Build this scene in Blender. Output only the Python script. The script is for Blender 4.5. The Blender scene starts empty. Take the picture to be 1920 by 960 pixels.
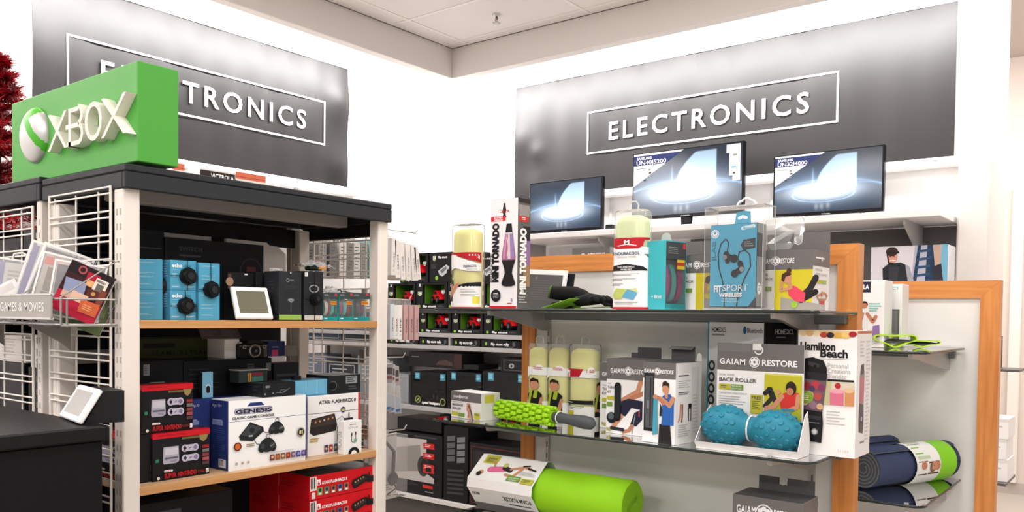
import bpy, bmesh, math, random
from mathutils import Vector, Matrix
random.seed(7)
PI = math.pi
R_ = math.radians
SC = bpy.context.scene
COL = SC.collection

# ---------------------------------------------------------------- camera
YAW, PITCH, ROLL = R_(37.9376), R_(-1.70155), R_(0.73138)
FOC, CY = 1568.742, 639.129                     # focal length and principal row in a 1920x960 frame
EYE = Vector((0.0, 0.0, 1.5))
FW = Vector((math.cos(YAW)*math.cos(PITCH), math.sin(YAW)*math.cos(PITCH), math.sin(PITCH)))
_r = Vector((math.sin(YAW), -math.cos(YAW), 0.0))
_u = _r.cross(FW)
RT = _r*math.cos(ROLL) + _u*math.sin(ROLL)
UP = -_r*math.sin(ROLL) + _u*math.cos(ROLL)
cam_d = bpy.data.cameras.new('camera')
cam = bpy.data.objects.new('camera', cam_d)
COL.objects.link(cam)
cam.matrix_world = Matrix(((RT.x, UP.x, -FW.x, EYE.x), (RT.y, UP.y, -FW.y, EYE.y), (RT.z, UP.z, -FW.z, EYE.z), (0, 0, 0, 1)))
cam_d.sensor_fit = 'HORIZONTAL'
cam_d.sensor_width = 36.0
cam_d.lens = FOC/1920*36.0
cam_d.shift_y = (CY-480)/1920
cam_d.clip_start = 0.05
cam_d.clip_end = 100
SC.camera = cam

# ---------------------------------------------------------------- light and exposure
SC.view_settings.view_transform = 'Standard'
SC.view_settings.look = 'None'
SC.view_settings.exposure = -0.22
SC.view_settings.gamma = 1.0
SC.view_settings.use_curve_mapping = False
wd = bpy.data.worlds.new('store_air')
SC.world = wd
wd.use_nodes = True
wd.node_tree.nodes['Background'].inputs[0].default_value = (1.0, 0.965, 0.94, 1)
wd.node_tree.nodes['Background'].inputs[1].default_value = 0.58

def area(name, loc, sx, sy, power, rot=(0, 0, 0), col=(1, 0.972, 0.95), spread=PI):
    l = bpy.data.lights.new(name, 'AREA')
    l.shape = 'RECTANGLE'; l.size = sx; l.size_y = sy; l.energy = power; l.color = col; l.spread = spread
    o = bpy.data.objects.new(name, l); COL.objects.link(o)
    o.location = loc; o.rotation_euler = rot
    return o
# ceiling troffers around the photographer, then added fill lamps farther out
for i, (x, y, p) in enumerate([(-1.2, -1.6, 50), (1.6, -1.6, 50), (-1.2, 0.9, 60), (1.5, 0.6, 50), (-1.2, 3.3, 55), (3.9, 0.6, 45), (1.4, 3.4, 40), (3.6, 2.6, 40),
                              (-3.6, -1.6, 90), (-3.6, 0.9, 110), (-3.6, 3.3, 90), (-6.0, 1.0, 120), (1.0, -4.2, 90), (-2.0, -4.2, 90)]):  # unseen fill added to brighten the fixture fronts
    area('troffer_and_fill', (x, y, 3.76), 0.6, 1.2, p*0.9)
for y in (-0.6, 2.2):                                  # unseen fill lamps added to lighten the far aisle wall
    area('troffer_and_fill', (7.3, y, 3.76), 0.6, 1.2, 70)
# strip lamps hidden behind the bulkhead, washing the two walls
area('cove_lamp_right', (5.535, 1.9, 3.66), 0.18, 7.2, 300, rot=(0, -R_(62), 0), col=(1, 0.985, 0.98))
area('cove_lamp_left', (1.6, 5.035, 3.66), 7.2, 0.18, 300, rot=(R_(62), 0, 0), col=(1, 0.985, 0.98))

def ray(px, py):
    return FW + RT*((px-960)/FOC) - UP*((py-CY)/FOC)
def at(px, py, ax, v):
    """point where the photograph's pixel (px,py) meets the plane ax = v"""
    d = ray(px, py); i = 'XYZ'.index(ax)
    return EYE + d*((v-EYE[i])/d[i])

# ---------------------------------------------------------------- materials
_M = {}
def lin(h):
    h = h.lstrip('#'); c = [int(h[i:i+2], 16)/255 for i in (0, 2, 4)]
    return tuple(x/12.92 if x <= 0.04045 else ((x+0.055)/1.055)**2.4 for x in c) + (1,)
def M(h, rough=0.5, metal=0.0, spec=0.2, grain=0.0, scale=60.0):
    k = (h, rough, metal, spec, grain, scale)
    if k in _M: return _M[k]
    m = bpy.data.materials.new('m_'+h.strip('#')); m.use_nodes = True
    nt = m.node_tree; b = nt.nodes['Principled BSDF']
    b.inputs['Base Color'].default_value = lin(h)
    b.inputs['Roughness'].default_value = rough; b.inputs['Metallic'].default_value = metal
    b.inputs['Specular IOR Level'].default_value = spec
    n = nt.nodes.new('ShaderNodeTexNoise'); n.inputs['Scale'].default_value = scale; n.inputs['Detail'].default_value = 4
    tc = nt.nodes.new('ShaderNodeTexCoord'); nt.links.new(tc.outputs['Object'], n.inputs['Vector'])
    if grain > 0:
        bp = nt.nodes.new('ShaderNodeBump'); bp.inputs['Strength'].default_value = grain; bp.inputs['Distance'].default_value = 0.002
        nt.links.new(n.outputs['Fac'], bp.inputs['Height']); nt.links.new(bp.outputs['Normal'], b.inputs['Normal'])
    mr = nt.nodes.new('ShaderNodeMapRange'); mr.inputs['To Min'].default_value = max(0, rough-0.05); mr.inputs['To Max'].default_value = min(1, rough+0.05)
    nt.links.new(n.outputs['Fac'], mr.inputs['Value']); nt.links.new(mr.outputs['Result'], b.inputs['Roughness'])
    _M[k] = m; return m
def EM(h, s=1.0):
    k = ('em', h, s)
    if k in _M: return _M[k]
    m = bpy.data.materials.new('lit_'+h.strip('#')); m.use_nodes = True; nt = m.node_tree; nt.nodes.clear()
    e = nt.nodes.new('ShaderNodeEmission'); e.inputs[0].default_value = lin(h); e.inputs[1].default_value = s
    o = nt.nodes.new('ShaderNodeOutputMaterial'); nt.links.new(e.outputs[0], o.inputs[0])
    _M[k] = m; return m
def CLEAR(h='#ffffff', gloss=0.10, rough=0.06, ior=1.25, haze=0.0):
    """thin clear plastic or glass: tinted see-through sheet with a fresnel shine and a little haze"""
    k = ('cl', h, gloss, rough, ior, haze)
    if k in _M: return _M[k]
    m = bpy.data.materials.new('clear_'+h.strip('#')); m.use_nodes = True; nt = m.node_tree; nt.nodes.clear()
    t = nt.nodes.new('ShaderNodeBsdfTransparent'); t.inputs[0].default_value = lin(h)
    g = nt.nodes.new('ShaderNodeBsdfGlossy'); g.inputs['Roughness'].default_value = rough
    f = nt.nodes.new('ShaderNodeFresnel'); f.inputs[0].default_value = ior
    a = nt.nodes.new('ShaderNodeMath'); a.operation = 'ADD'; a.inputs[1].default_value = gloss; a.use_clamp = True
    nt.links.new(f.outputs[0], a.inputs[0])
    last = t
    if haze > 0:
        d = nt.nodes.new('ShaderNodeBsdfDiffuse'); d.inputs[0].default_value = (0.85, 0.85, 0.84, 1)
        mh = nt.nodes.new('ShaderNodeMixShader'); mh.inputs[0].default_value = haze
        nt.links.new(t.outputs[0], mh.inputs[1]); nt.links.new(d.outputs[0], mh.inputs[2]); last = mh
    mx = nt.nodes.new('ShaderNodeMixShader'); o = nt.nodes.new('ShaderNodeOutputMaterial')
    nt.links.new(a.outputs[0], mx.inputs[0]); nt.links.new(last.outputs[0], mx.inputs[1]); nt.links.new(g.outputs[0], mx.inputs[2])
    nt.links.new(mx.outputs[0], o.inputs[0])
    _M[k] = m; return m
def WOOD(name, h1, h2, axis=1, rough=0.4):
    m = bpy.data.materials.new(name); m.use_nodes = True; nt = m.node_tree; b = nt.nodes['Principled BSDF']
    tc = nt.nodes.new('ShaderNodeTexCoord'); mp = nt.nodes.new('ShaderNodeMapping')
    s = [38, 38, 38]; s[axis] = 2.2
    mp.inputs['Scale'].default_value = s
    n = nt.nodes.new('ShaderNodeTexNoise'); n.inputs['Scale'].default_value = 1.6; n.inputs['Detail'].default_value = 6; n.inputs['Distortion'].default_value = 0.6
    cr = nt.nodes.new('ShaderNodeValToRGB'); cr.color_ramp.elements[0].position = 0.3; cr.color_ramp.elements[1].position = 0.72
    cr.color_ramp.elements[0].color = lin(h1); cr.color_ramp.elements[1].color = lin(h2)
    nt.links.new(tc.outputs['Object'], mp.inputs[0]); nt.links.new(mp.outputs[0], n.inputs['Vector'])
    nt.links.new(n.outputs['Fac'], cr.inputs[0]); nt.links.new(cr.outputs[0], b.inputs['Base Color'])
    b.inputs['Roughness'].default_value = rough
    return m

WHITE = M('#e9e6e4', 0.42); PAPER = M('#eceaea', 0.4); CREAM = M('#e6ded6', 0.45)
BLACK = M('#121214', 0.35); BLACKM = M('#17171a', 0.55); CHAR = M('#2c2d2f', 0.5); INK = M('#1b1a1d', 0.6)
GREY = M('#8b8a8a', 0.5); LGREY = M('#c3c0be', 0.5); DGREY = M('#4c4a4b', 0.5)
STEEL = M('#b9b8b6', 0.3, 0.9); RED = M('#c31520', 0.4)
WALLM = M('#eeebe9', 0.7)
GLASS = CLEAR('#eef4f1', 0.04, 0.03, 1.4)
PLAST = CLEAR('#ffffff', 0.025, 0.08, 1.12, 0.05)
PLASTW = CLEAR('#ffffff', 0.05, 0.12, 1.15, 0.28)
TUBEC = CLEAR('#ffffff', 0.02, 0.10, 1.07, 0.16)
ORANGEW = WOOD('beech_frame', '#b96f2f', '#d58d48', 2)
ORANGEWH = WOOD('beech_rail', '#b96f2f', '#d58d48', 1)
SHELFW = WOOD('beech_shelf', '#c29a72', '#d3b08a', 0)
SHELFE = WOOD('beech_edge', '#b98450', '#c99764', 0)

# ---------------------------------------------------------------- text
_T = {}
def text_geo(s, bold=0.0, sp=1.0):
    k = (s, bold, sp)
    if k in _T: return _T[k]
    c = bpy.data.curves.new('t', 'FONT'); c.body = s; c.size = 1; c.offset = bold; c.resolution_u = 3; c.space_character = sp
    o = bpy.data.objects.new('t', c)
    me = bpy.data.meshes.new_from_object(o)
    vs = [(v.co.x, v.co.y) for v in me.vertices]; fs = [tuple(p.vertices) for p in me.polygons]
    bpy.data.objects.remove(o); bpy.data.curves.remove(c); bpy.data.meshes.remove(me)
    x0 = min(v[0] for v in vs); x1 = max(v[0] for v in vs)
    CAP = 0.729
    vs = [((v[0]-x0)/CAP, v[1]/CAP) for v in vs]
    _T[k] = (vs, fs, (x1-x0)/CAP); return _T[k]

# ---------------------------------------------------------------- mesh collector
class G:
    def __init__(s):
        s.v = []; s.f = []; s.mi = []; s.sm = []; s.mats = []
    def m(s, mat):
        if mat not in s.mats: s.mats.append(mat)
        return s.mats.index(mat)
    def add(s, vs, fs, mat, smooth=False):
        n = len(s.v); s.v += [Vector(v) for v in vs]; i = s.m(mat)
        for f in fs: s.f.append(tuple(n+j for j in f)); s.mi.append(i); s.sm.append(smooth)
    def poly(s, pts, mat): s.add(pts, [tuple(range(len(pts)))], mat)
    def box(s, a, b, mat, bev=0.0, xf=None, skip=()):
        x0, y0, z0 = [min(a[i], b[i]) for i in range(3)]; x1, y1, z1 = [max(a[i], b[i]) for i in range(3)]
        if bev <= 0:
            vs = [(x0,y0,z0),(x1,y0,z0),(x1,y1,z0),(x0,y1,z0),(x0,y0,z1),(x1,y0,z1),(x1,y1,z1),(x0,y1,z1)]
            F = {'bottom':(3,2,1,0),'top':(4,5,6,7),'front':(0,1,5,4),'right':(1,2,6,5),'back':(2,3,7,6),'left':(3,0,4,7)}
            fs = [F[k] for k in F if k not in skip]
        else:
            c = bev; X = ((x0,x0+c),(x1,x1-c)); Y = ((y0,y0+c),(y1,y1-c)); Z = ((z0,z0+c),(z1,z1-c))
            vs = []; idx = {}
            for i in (0,1):
                for j in (0,1):
                    for k in (0,1):
                        for a_ in range(3):
                            idx[(i,j,k,a_)] = len(vs)
                            vs.append((X[i][0 if a_==0 else 1], Y[j][0 if a_==1 else 1], Z[k][0 if a_==2 else 1]))
            fs = []
            for a_ in range(3):
                for sgn in (0,1):
                    q = [(0,0),(1,0),(1,1),(0,1)]
                    f = []
                    for (p, r) in q:
                        t = [0,0,0]; t[a_] = sgn; t[(a_+1)%3] = p; t[(a_+2)%3] = r
                        f.append(idx[(t[0],t[1],t[2],a_)])
                    fs.append(tuple(f) if sgn else tuple(reversed(f)))
            for a_ in range(3):                     # edge chamfers along axis a_
                b_ = (a_+1)%3; c_ = (a_+2)%3
                for p in (0,1):
                    for r in (0,1):
                        def I(t_, ax):
                            t = [0,0,0]; t[a_] = t_; t[b_] = p; t[c_] = r
                            return idx[(t[0],t[1],t[2],ax)]
                        f = (I(0,b_), I(1,b_), I(1,c_), I(0,c_))
                        fs.append(f if p != r else tuple(reversed(f)))
            for i in (0,1):
                for j in (0,1):
                    for k in (0,1):
                        f = (idx[(i,j,k,0)], idx[(i,j,k,1)], idx[(i,j,k,2)])
                        fs.append(f if (i+j+k)%2 else tuple(reversed(f)))
        if xf is not None: vs = [xf @ Vector(v) for v in vs]
        s.add(vs, fs, mat)
    def loft(s, rings, mat, cap=True, smooth=True, closed=True):
        n = len(rings[0]); vs = [p for r in rings for p in r]; fs = []
        for i in range(len(rings)-1):
            for j in range(n if closed else n-1):
                a = i*n+j; b = i*n+(j+1)%n
                fs.append((a, b, b+n, a+n))
        s.add(vs, fs, mat, smooth)
        if cap:
            s.add(rings[0], [tuple(reversed(range(n)))], mat); s.add(rings[-1], [tuple(range(n))], mat)
    def cyl(s, p0, p1, r0, mat, r1=None, n=12, cap=True, smooth=True):
        p0 = Vector(p0); p1 = Vector(p1); r1 = r0 if r1 is None else r1
        d = (p1-p0).normalized(); a = d.orthogonal().normalized(); b = d.cross(a)
        ring = lambda p, r: [p+(a*math.cos(2*PI*i/n)+b*math.sin(2*PI*i/n))*r for i in range(n)]
        s.loft([ring(p0, r0), ring(p1, r1)], mat, cap, smooth)
    def tube(s, pts, r, mat, n=8, cap=True):
        pts = [Vector(p) for p in pts]; rings = []; a = None
        for i, p in enumerate(pts):
            d = ((pts[min(i+1, len(pts)-1)]-pts[max(i-1, 0)])).normalized()
            if a is None: a = d.orthogonal().normalized()
            a = (a-d*a.dot(d)).normalized(); b = d.cross(a)
            rr = r[i] if isinstance(r, (list, tuple)) else r
            rings.append([p+(a*math.cos(2*PI*k/n)+b*math.sin(2*PI*k/n))*rr for k in range(n)])
        s.loft(rings, mat, cap)
    def lathe(s, prof, mat, base=(0,0,0), ax='Z', n=24, cap=True, sx=1.0, sy=1.0):
        base = Vector(base); rings = []
        for r, h in prof:
            ring = []
            for i in range(n):
                c, q = r*math.cos(2*PI*i/n)*sx, r*math.sin(2*PI*i/n)*sy
                ring.append(base+Vector({'Z':(c,q,h),'Y':(c,h,-q),'X':(h,c,q)}[ax]))
            rings.append(ring)
        s.loft(rings, mat, cap)
    def prism(s, pts, d, mat, smooth=False):
        """extrude a planar polygon (list of 3-D points) by vector d"""
        d = Vector(d); p = [Vector(q) for q in pts]; n = len(p)
        vs = p+[q+d for q in p]
        fs = [tuple(reversed(range(n))), tuple(range(n, 2*n))]
        s.add(vs, fs, mat)
        s.add(vs, [(i, (i+1)%n, n+(i+1)%n, n+i) for i in range(n)], mat, smooth)
    def sphere(s, c, r, mat, n=16, sc=(1,1,1)):
        c = Vector(c); rings = []
        for i in range(1, n):
            t = PI*i/n
            rings.append([c+Vector((r*sc[0]*math.sin(t)*math.cos(2*PI*j/(2*n)), r*sc[1]*math.sin(t)*math.sin(2*PI*j/(2*n)), -r*sc[2]*math.cos(t))) for j in range(2*n)])
        s.loft(rings, mat, True)
    def face(s, o, u, dn, W, H): return Face(s, o, u, dn, W, H)
    def build(s, name, parent=None, loc=None, rz=0.0, rot=None, label=None, cat=None, group=None, world=False, kind=None, bevel=0):
        off = Vector((0,0,0))
        if world and parent is not None: off = parent.location
        if world and parent is None and loc is not None: off = Vector(loc)
        me = bpy.data.meshes.new(name)
        me.from_pydata([v-off for v in s.v], [], s.f)
        for mt in s.mats: me.materials.append(mt)
        me.polygons.foreach_set('material_index', s.mi); me.polygons.foreach_set('use_smooth', s.sm)
        me.update()
        o = bpy.data.objects.new(name, me); COL.objects.link(o)
        if parent is not None: o.parent = parent
        if loc is not None: o.location = loc
        if rot is not None: o.rotation_euler = rot
        elif rz: o.rotation_euler = (0, 0, rz)
        if label: o['label'] = label
        if cat: o['category'] = cat
        if group: o['group'] = group
        if kind: o['kind'] = kind
        return o

class Face:
    """a flat printed face; x runs 0..100 across, y runs 0..100 downwards"""
    def __init__(s, g, o, u, dn, W, H, lift=0.0004, step=0.00012):
        s.g = g; s.o = Vector(o); s.u = Vector(u).normalized(); s.d = Vector(dn).normalized(); s.W = W; s.H = H
        s.n = s.d.cross(s.u); s.l = lift; s.st = step; s.a = H/W
        s.n = -(s.u.cross(s.d))
    def P(s, x, y, l=None): return s.o+s.u*(x/100*s.W)+s.d*(y/100*s.H)+s.n*(s.l if l is None else l)
    def up(s): s.l += s.st
    def _p(s, pts, mat):
        ar = sum(pts[i][0]*pts[(i+1)%len(pts)][1]-pts[(i+1)%len(pts)][0]*pts[i][1] for i in range(len(pts)))
        if ar > 0: pts = pts[::-1]
        s.g.poly([s.P(*p) for p in pts], mat)
    def poly(s, pts, mat): s._p(pts, mat); s.up(); return s
    def rect(s, x0, y0, x1, y1, mat): return s.poly([(x0,y0),(x1,y0),(x1,y1),(x0,y1)], mat)
    def ell(s, cx, cy, ry, mat, rx=None, n=20, a0=0.0, a1=2*PI):
        """ry in % of height; rx too (default round on the real face)"""
        rx = ry if rx is None else rx
        full = abs(a1-a0-2*PI) < 1e-6
        s._p([(cx+rx*s.a*math.cos(a0+(a1-a0)*i/(n if full else n-1)), cy+ry*math.sin(a0+(a1-a0)*i/(n if full else n-1))) for i in range(n)], mat); s.up(); return s
    def ring(s, cx, cy, ry, w, mat, rx=None, n=28, a0=0.0, a1=2*PI):
        rx = ry if rx is None else rx
        p = []
        for i in range(n+1):
            t = a0+(a1-a0)*i/n; p.append((math.cos(t), math.sin(t)))
        for i in range(n):
            (c, q), (c2, q2) = p[i], p[i+1]
            s._p([(cx+rx*s.a*c, cy+ry*q), (cx+rx*s.a*c2, cy+ry*q2), (cx+(rx-w)*s.a*c2, cy+(ry-w)*q2), (cx+(rx-w)*s.a*c, cy+(ry-w)*q)], mat)
        s.up(); return s
    def stroke(s, pts, w, mat, w1=None, joints=True):
        """thick line through points, width in % of height, round joints"""
        q = [(x/s.a, y) for x, y in pts]; n = len(q); w1 = w if w1 is None else w1
        for i in range(n-1):
            (x0, y0), (x1, y1) = q[i], q[i+1]; L = math.hypot(x1-x0, y1-y0) or 1e-6
            wa = (w+(w1-w)*i/(n-1))/2; wb = (w+(w1-w)*(i+1)/(n-1))/2
            nx, ny = -(y1-y0)/L, (x1-x0)/L
            s._p([((x0+nx*wa)*s.a, y0+ny*wa), ((x1+nx*wb)*s.a, y1+ny*wb), ((x1-nx*wb)*s.a, y1-ny*wb), ((x0-nx*wa)*s.a, y0-ny*wa)], mat)
        s.up()
        if joints:
            for i, (x, y) in enumerate(q):
                r = (w+(w1-w)*i/(n-1))/2
                s._p([((x+r*math.cos(2*PI*k/10))*s.a, y+r*math.sin(2*PI*k/10)) for k in range(10)], mat); s.l += 0.00002
            s.up()
        return s
    def frame(s, x0, y0, x1, y1, w, mat):
        wx = w*s.a
        for r in ((x0,y0,x1,y0+w),(x0,y1-w,x1,y1),(x0,y0+w,x0+wx,y1-w),(x1-wx,y0+w,x1,y1-w)):
            s._p([(r[0],r[1]),(r[2],r[1]),(r[2],r[3]),(r[0],r[3])], mat)
        s.up(); return s
    def text(s, t, x, y, h, mat, w=None, bold=0.0, al='l', sp=1.0, rot=0, flip=False, depth=0.0):
        """cap height h in % of height, baseline y; w squeezes to % of width; rot in degrees ccw; flip mirrors"""
        vs, fs, L = text_geo(t, bold, sp)
        hm = h/100*s.H
        k = hm if w is None else (w/100*s.W if rot % 180 == 0 else w/100*s.H)/L
        ox = {'l': 0, 'c': -L/2, 'r': -L}[al]
        c, q = math.cos(R_(rot)), math.sin(R_(rot)); o = s.P(x, y); ex = s.u*c-s.d*q; ey = -s.u*q-s.d*c
        if flip: ex = -ex
        P = [o+ex*((a+ox)*k)+ey*(b*hm) for a, b in vs]
        s.g.add(P, [tuple(reversed(f)) for f in fs] if flip else fs, mat)
        s.up(); return s
    def para(s, x0, y0, x1, y1, n, mat, fill=0.5, ragged=True):
        """rows of unreadably small print"""
        rnd = random.Random(int(x0*13+y0*7+n)); hh = (y1-y0)/n
        for i in range(n):
            e = x1 if not ragged else x0+(x1-x0)*rnd.uniform(0.6, 1.0)
            s._p([(x0, y0+i*hh), (e, y0+i*hh), (e, y0+i*hh+hh*fill), (x0, y0+i*hh+hh*fill)], mat)
        s.up(); return s

def faces(g, w, d, h, base=(0,0,0)):
    b = Vector(base)
    return {'front': Face(g, b+Vector((-w/2,-d/2,h)), (1,0,0), (0,0,-1), w, h),
            'right': Face(g, b+Vector((w/2,-d/2,h)), (0,1,0), (0,0,-1), d, h),
            'left': Face(g, b+Vector((-w/2,d/2,h)), (0,-1,0), (0,0,-1), d, h),
            'back': Face(g, b+Vector((w/2,d/2,h)), (-1,0,0), (0,0,-1), w, h),
            'top': Face(g, b+Vector((-w/2,d/2,h)), (1,0,0), (0,-1,0), w, d)}

def carton_geo(w, d, h, mat, front=None, right=None, left=None, top=None, base=(0,0,0), bev=0.0012):
    g = G(); b = Vector(base)
    g.box((b.x-w/2, b.y-d/2, b.z), (b.x+w/2, b.y+d/2, b.z+h), mat, bev)
    f = faces(g, w, d, h, base)
    if front: f['front'].rect(0.4, 0.4, 99.6, 99.6, front)
    if right: f['right'].rect(0.4, 0.4, 99.6, 99.6, right)
    if left: f['left'].rect(0.4, 0.4, 99.6, 99.6, left)
    if top: f['top'].rect(0.4, 0.4, 99.6, 99.6, top)
    return g, f

def thing(name, label, cat, loc, rz=0.0, group=None, rot=None):
    o = bpy.data.objects.new(name, None); o.empty_display_size = 0.05; COL.objects.link(o)
    o.location = loc; o.rotation_euler = rot if rot is not None else (0, 0, rz)
    o['label'] = label; o['category'] = cat
    if group: o['group'] = group
    return o
def dup(root, loc, rz=None, label=None):
    r = root.copy(); COL.objects.link(r); r.location = loc
    if rz is not None: r.rotation_euler = (0, 0, rz)
    if label: r['label'] = label
    for ch in list(root.children):
        c = ch.copy(); COL.objects.link(c); c.parent = r
        for g_ in list(ch.children):
            d = g_.copy(); COL.objects.link(d); d.parent = c
    return r
def struct(g, name, **k): return g.build(name, kind='structure', **k)

def spotL(l, r, top, bot, Yf, zs):
    """a box on a shelf of the left fixture: front (facing -Y) on plane Yf; gives x centre, width, height"""
    a = at(l, bot, 'Y', Yf); b = at(r, bot, 'Y', Yf); t = at((l+r)/2, top, 'Y', Yf)
    return (a.x+b.x)/2, b.x-a.x, t.z-zs
def spotR(l, r, top, bot, Xf, zs):
    """a box on a shelf of the right fixture: front (facing -X) on plane Xf; gives y centre, width, height"""
    a = at(l, bot, 'X', Xf); b = at(r, bot, 'X', Xf); t = at((l+r)/2, top, 'X', Xf)
    return (a.y+b.y)/2, a.y-b.y, t.z-zs
RZ = -PI/2                                            # things on the right fixture face -X

# ================================================================ THE ROOM
g = G(); g.box((-7, -7, -0.1), (12, 9, 0), M('#b3a99f', 0.35, grain=0.1, scale=8)); struct(g, 'floor')
g = G(); g.box((6.2, 0.9, 0), (6.32, 5.76, 4.2), WALLM); struct(g, 'wall_right')
g = G(); g.box((-7, 5.643, 0), (6.32, 5.76, 4.2), WALLM); struct(g, 'wall_left')
g = G(); g.box((6.0, 0.885, 0), (6.62, at(1797, 300, 'X', 6.0).y, 4.2), M('#d3ccc6', 0.6), 0.012); struct(g, 'wall_column')
FARM = M('#d9ccc3', 0.7)
g = G(); g.box((8.45, -7, 0), (8.6, 3.2, 4.2), FARM); struct(g, 'wall_far')
g = G(); g.box((6.33, -7, 3.8), (9, 6, 3.9), M('#cfc4bc', 0.8)); struct(g, 'ceiling_aisle')
g = G()                                                         # pale door frame on the far wall
yd = at(1893, 600, 'X', 8.45).y
g.box((8.41, yd-0.09, 0.1), (8.45, yd, 2.66), CREAM, 0.006); g.box((8.41, yd-1.1, 2.57), (8.45, yd-0.09, 2.66), CREAM, 0.006)
g.box((8.43, yd-1.1, 0.1), (8.45, yd-0.16, 2.5), M('#d3c7bf', 0.6), 0.004)
struct(g, 'door_1')
g = G(); g.box((8.435, -7, 0), (8.45, 1.2, 0.1), M('#b9aea6', 0.5)); struct(g, 'baseboard_far')
# dropped ceiling of 2 x 4 foot tiles inside an L shaped bulkhead, the cove beyond it
BX, BY, CZ = 5.424, 4.924, 3.80
TILE = M('#e8e1dd', 0.85, grain=0.25, scale=220)
g = G(); g.box((-7, -7, CZ), (BX-0.012, BY-0.012, CZ+0.05), TILE); struct(g, 'ceiling')
g = G(); TB = M('#efe9e5', 0.5)
x = 5.30
while x > -7:
    g.box((x-0.012, -7, CZ-0.004), (x+0.012, BY-0.014, CZ+0.01), TB); x -= 0.61
y = 4.72
while y > -7:
    g.box((-7, y-0.012, CZ-0.0045), (BX-0.014, y+0.012, CZ+0.01), TB); y -= 1.22
struct(g, 'trim_ceiling_grid')
BULK = M('#e9e2dd', 0.7)
g = G(); g.box((BX, -7, 3.548), (BX+0.09, BY+0.09, 4.1), BULK, 0.004); g.box((-7, BY, 3.548), (BX, BY+0.09, 4.1), BULK, 0.004)
struct(g, 'trim_bulkhead')
g = G(); SH = M('#5c524c', 0.8)
g.box((BX-0.012, -7, CZ-0.001), (BX-0.001, BY-0.001, CZ+0.03), SH); g.box((-7, BY-0.012, CZ-0.001), (BX-0.012, BY-0.001, CZ+0.03), SH)
struct(g, 'trim_shadow_gap')
g = G(); g.box((BX+0.09, -7, 4.05), (6.32, 5.76, 4.1), M('#efecea', 0.8)); g.box((-7, BY+0.09, 4.05), (BX+0.09, 5.76, 4.1), M('#efecea', 0.8)); struct(g, 'ceiling_cove')
# ledges capping the wall bays under the two banners and slim upright strips between the bays
g = G()
g.box((6.11, 1.08, 2.525), (6.199, 4.86, 2.585), WHITE, 0.006); struct(g, 'trim_ledge_right')
g = G(); g.box((-1.0, 5.55, 2.525), (4.95, 5.642, 2.585), WHITE, 0.006); struct(g, 'trim_ledge_left')
g = G()
for px in (1146, 1448): 
    y = at(px, 380, 'X', 6.19).y; g.box((6.18, y-0.012, 0.1), (6.199, y+0.012, 2.52), M('#cfccca', 0.4))
for px in (555, 700):
    x = at(px, 350, 'Y', 5.63).x; g.box((x-0.012, 5.622, 0.1), (x+0.012, 5.642, 2.52), M('#cfccca', 0.4))
struct(g, 'trim_wall_standards')
g = G(); g.box((6.15, 1.09, 1.76), (6.199, 3.0, 2.13), M('#6d6a68', 0.6)); struct(g, 'trim_bay_shade')  # dark grey panel painted in for the shade under the television shelf

# sprinkler head in the ceiling
p = at(931, 27, 'Z', CZ)
t = thing('sprinkler_head', 'small chrome sprinkler head hanging under the ceiling tile', 'sprinkler', (p.x, p.y, CZ))
g = G(); g.lathe([(0.034,-0.001),(0.034,-0.006),(0.02,-0.012),(0.012,-0.016)], M('#d9d5d1', 0.35, 0.3), n=20); g.build('escutcheon', t)
g = G(); CH = M('#6f6a66', 0.25, 0.8)
g.cyl((0,0,-0.012), (0,0,-0.03), 0.009, CH); g.tube([(0.007,0,-0.03),(0.017,0,-0.045),(0.004,0,-0.064)], 0.0025, CH); g.tube([(-0.007,0,-0.03),(-0.017,0,-0.045),(-0.004,0,-0.064)], 0.0025, CH)
g.build('frame', t)
g = G(); g.cyl((0,0,-0.028), (0,0,-0.06), 0.003, M('#b2402c', 0.2), n=8); g.build('glass_bulb', t)
g = G(); g.cyl((0,0,-0.063), (0,0,-0.066), 0.019, CH, n=16)
for k in range(8):
    a = 2*PI*k/8; g.box((-0.004,0.017,-0.066), (0.004,0.03,-0.064), CH, xf=Matrix.Rotation(a, 4, 'Z'))
g.build('deflector', t)

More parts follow.
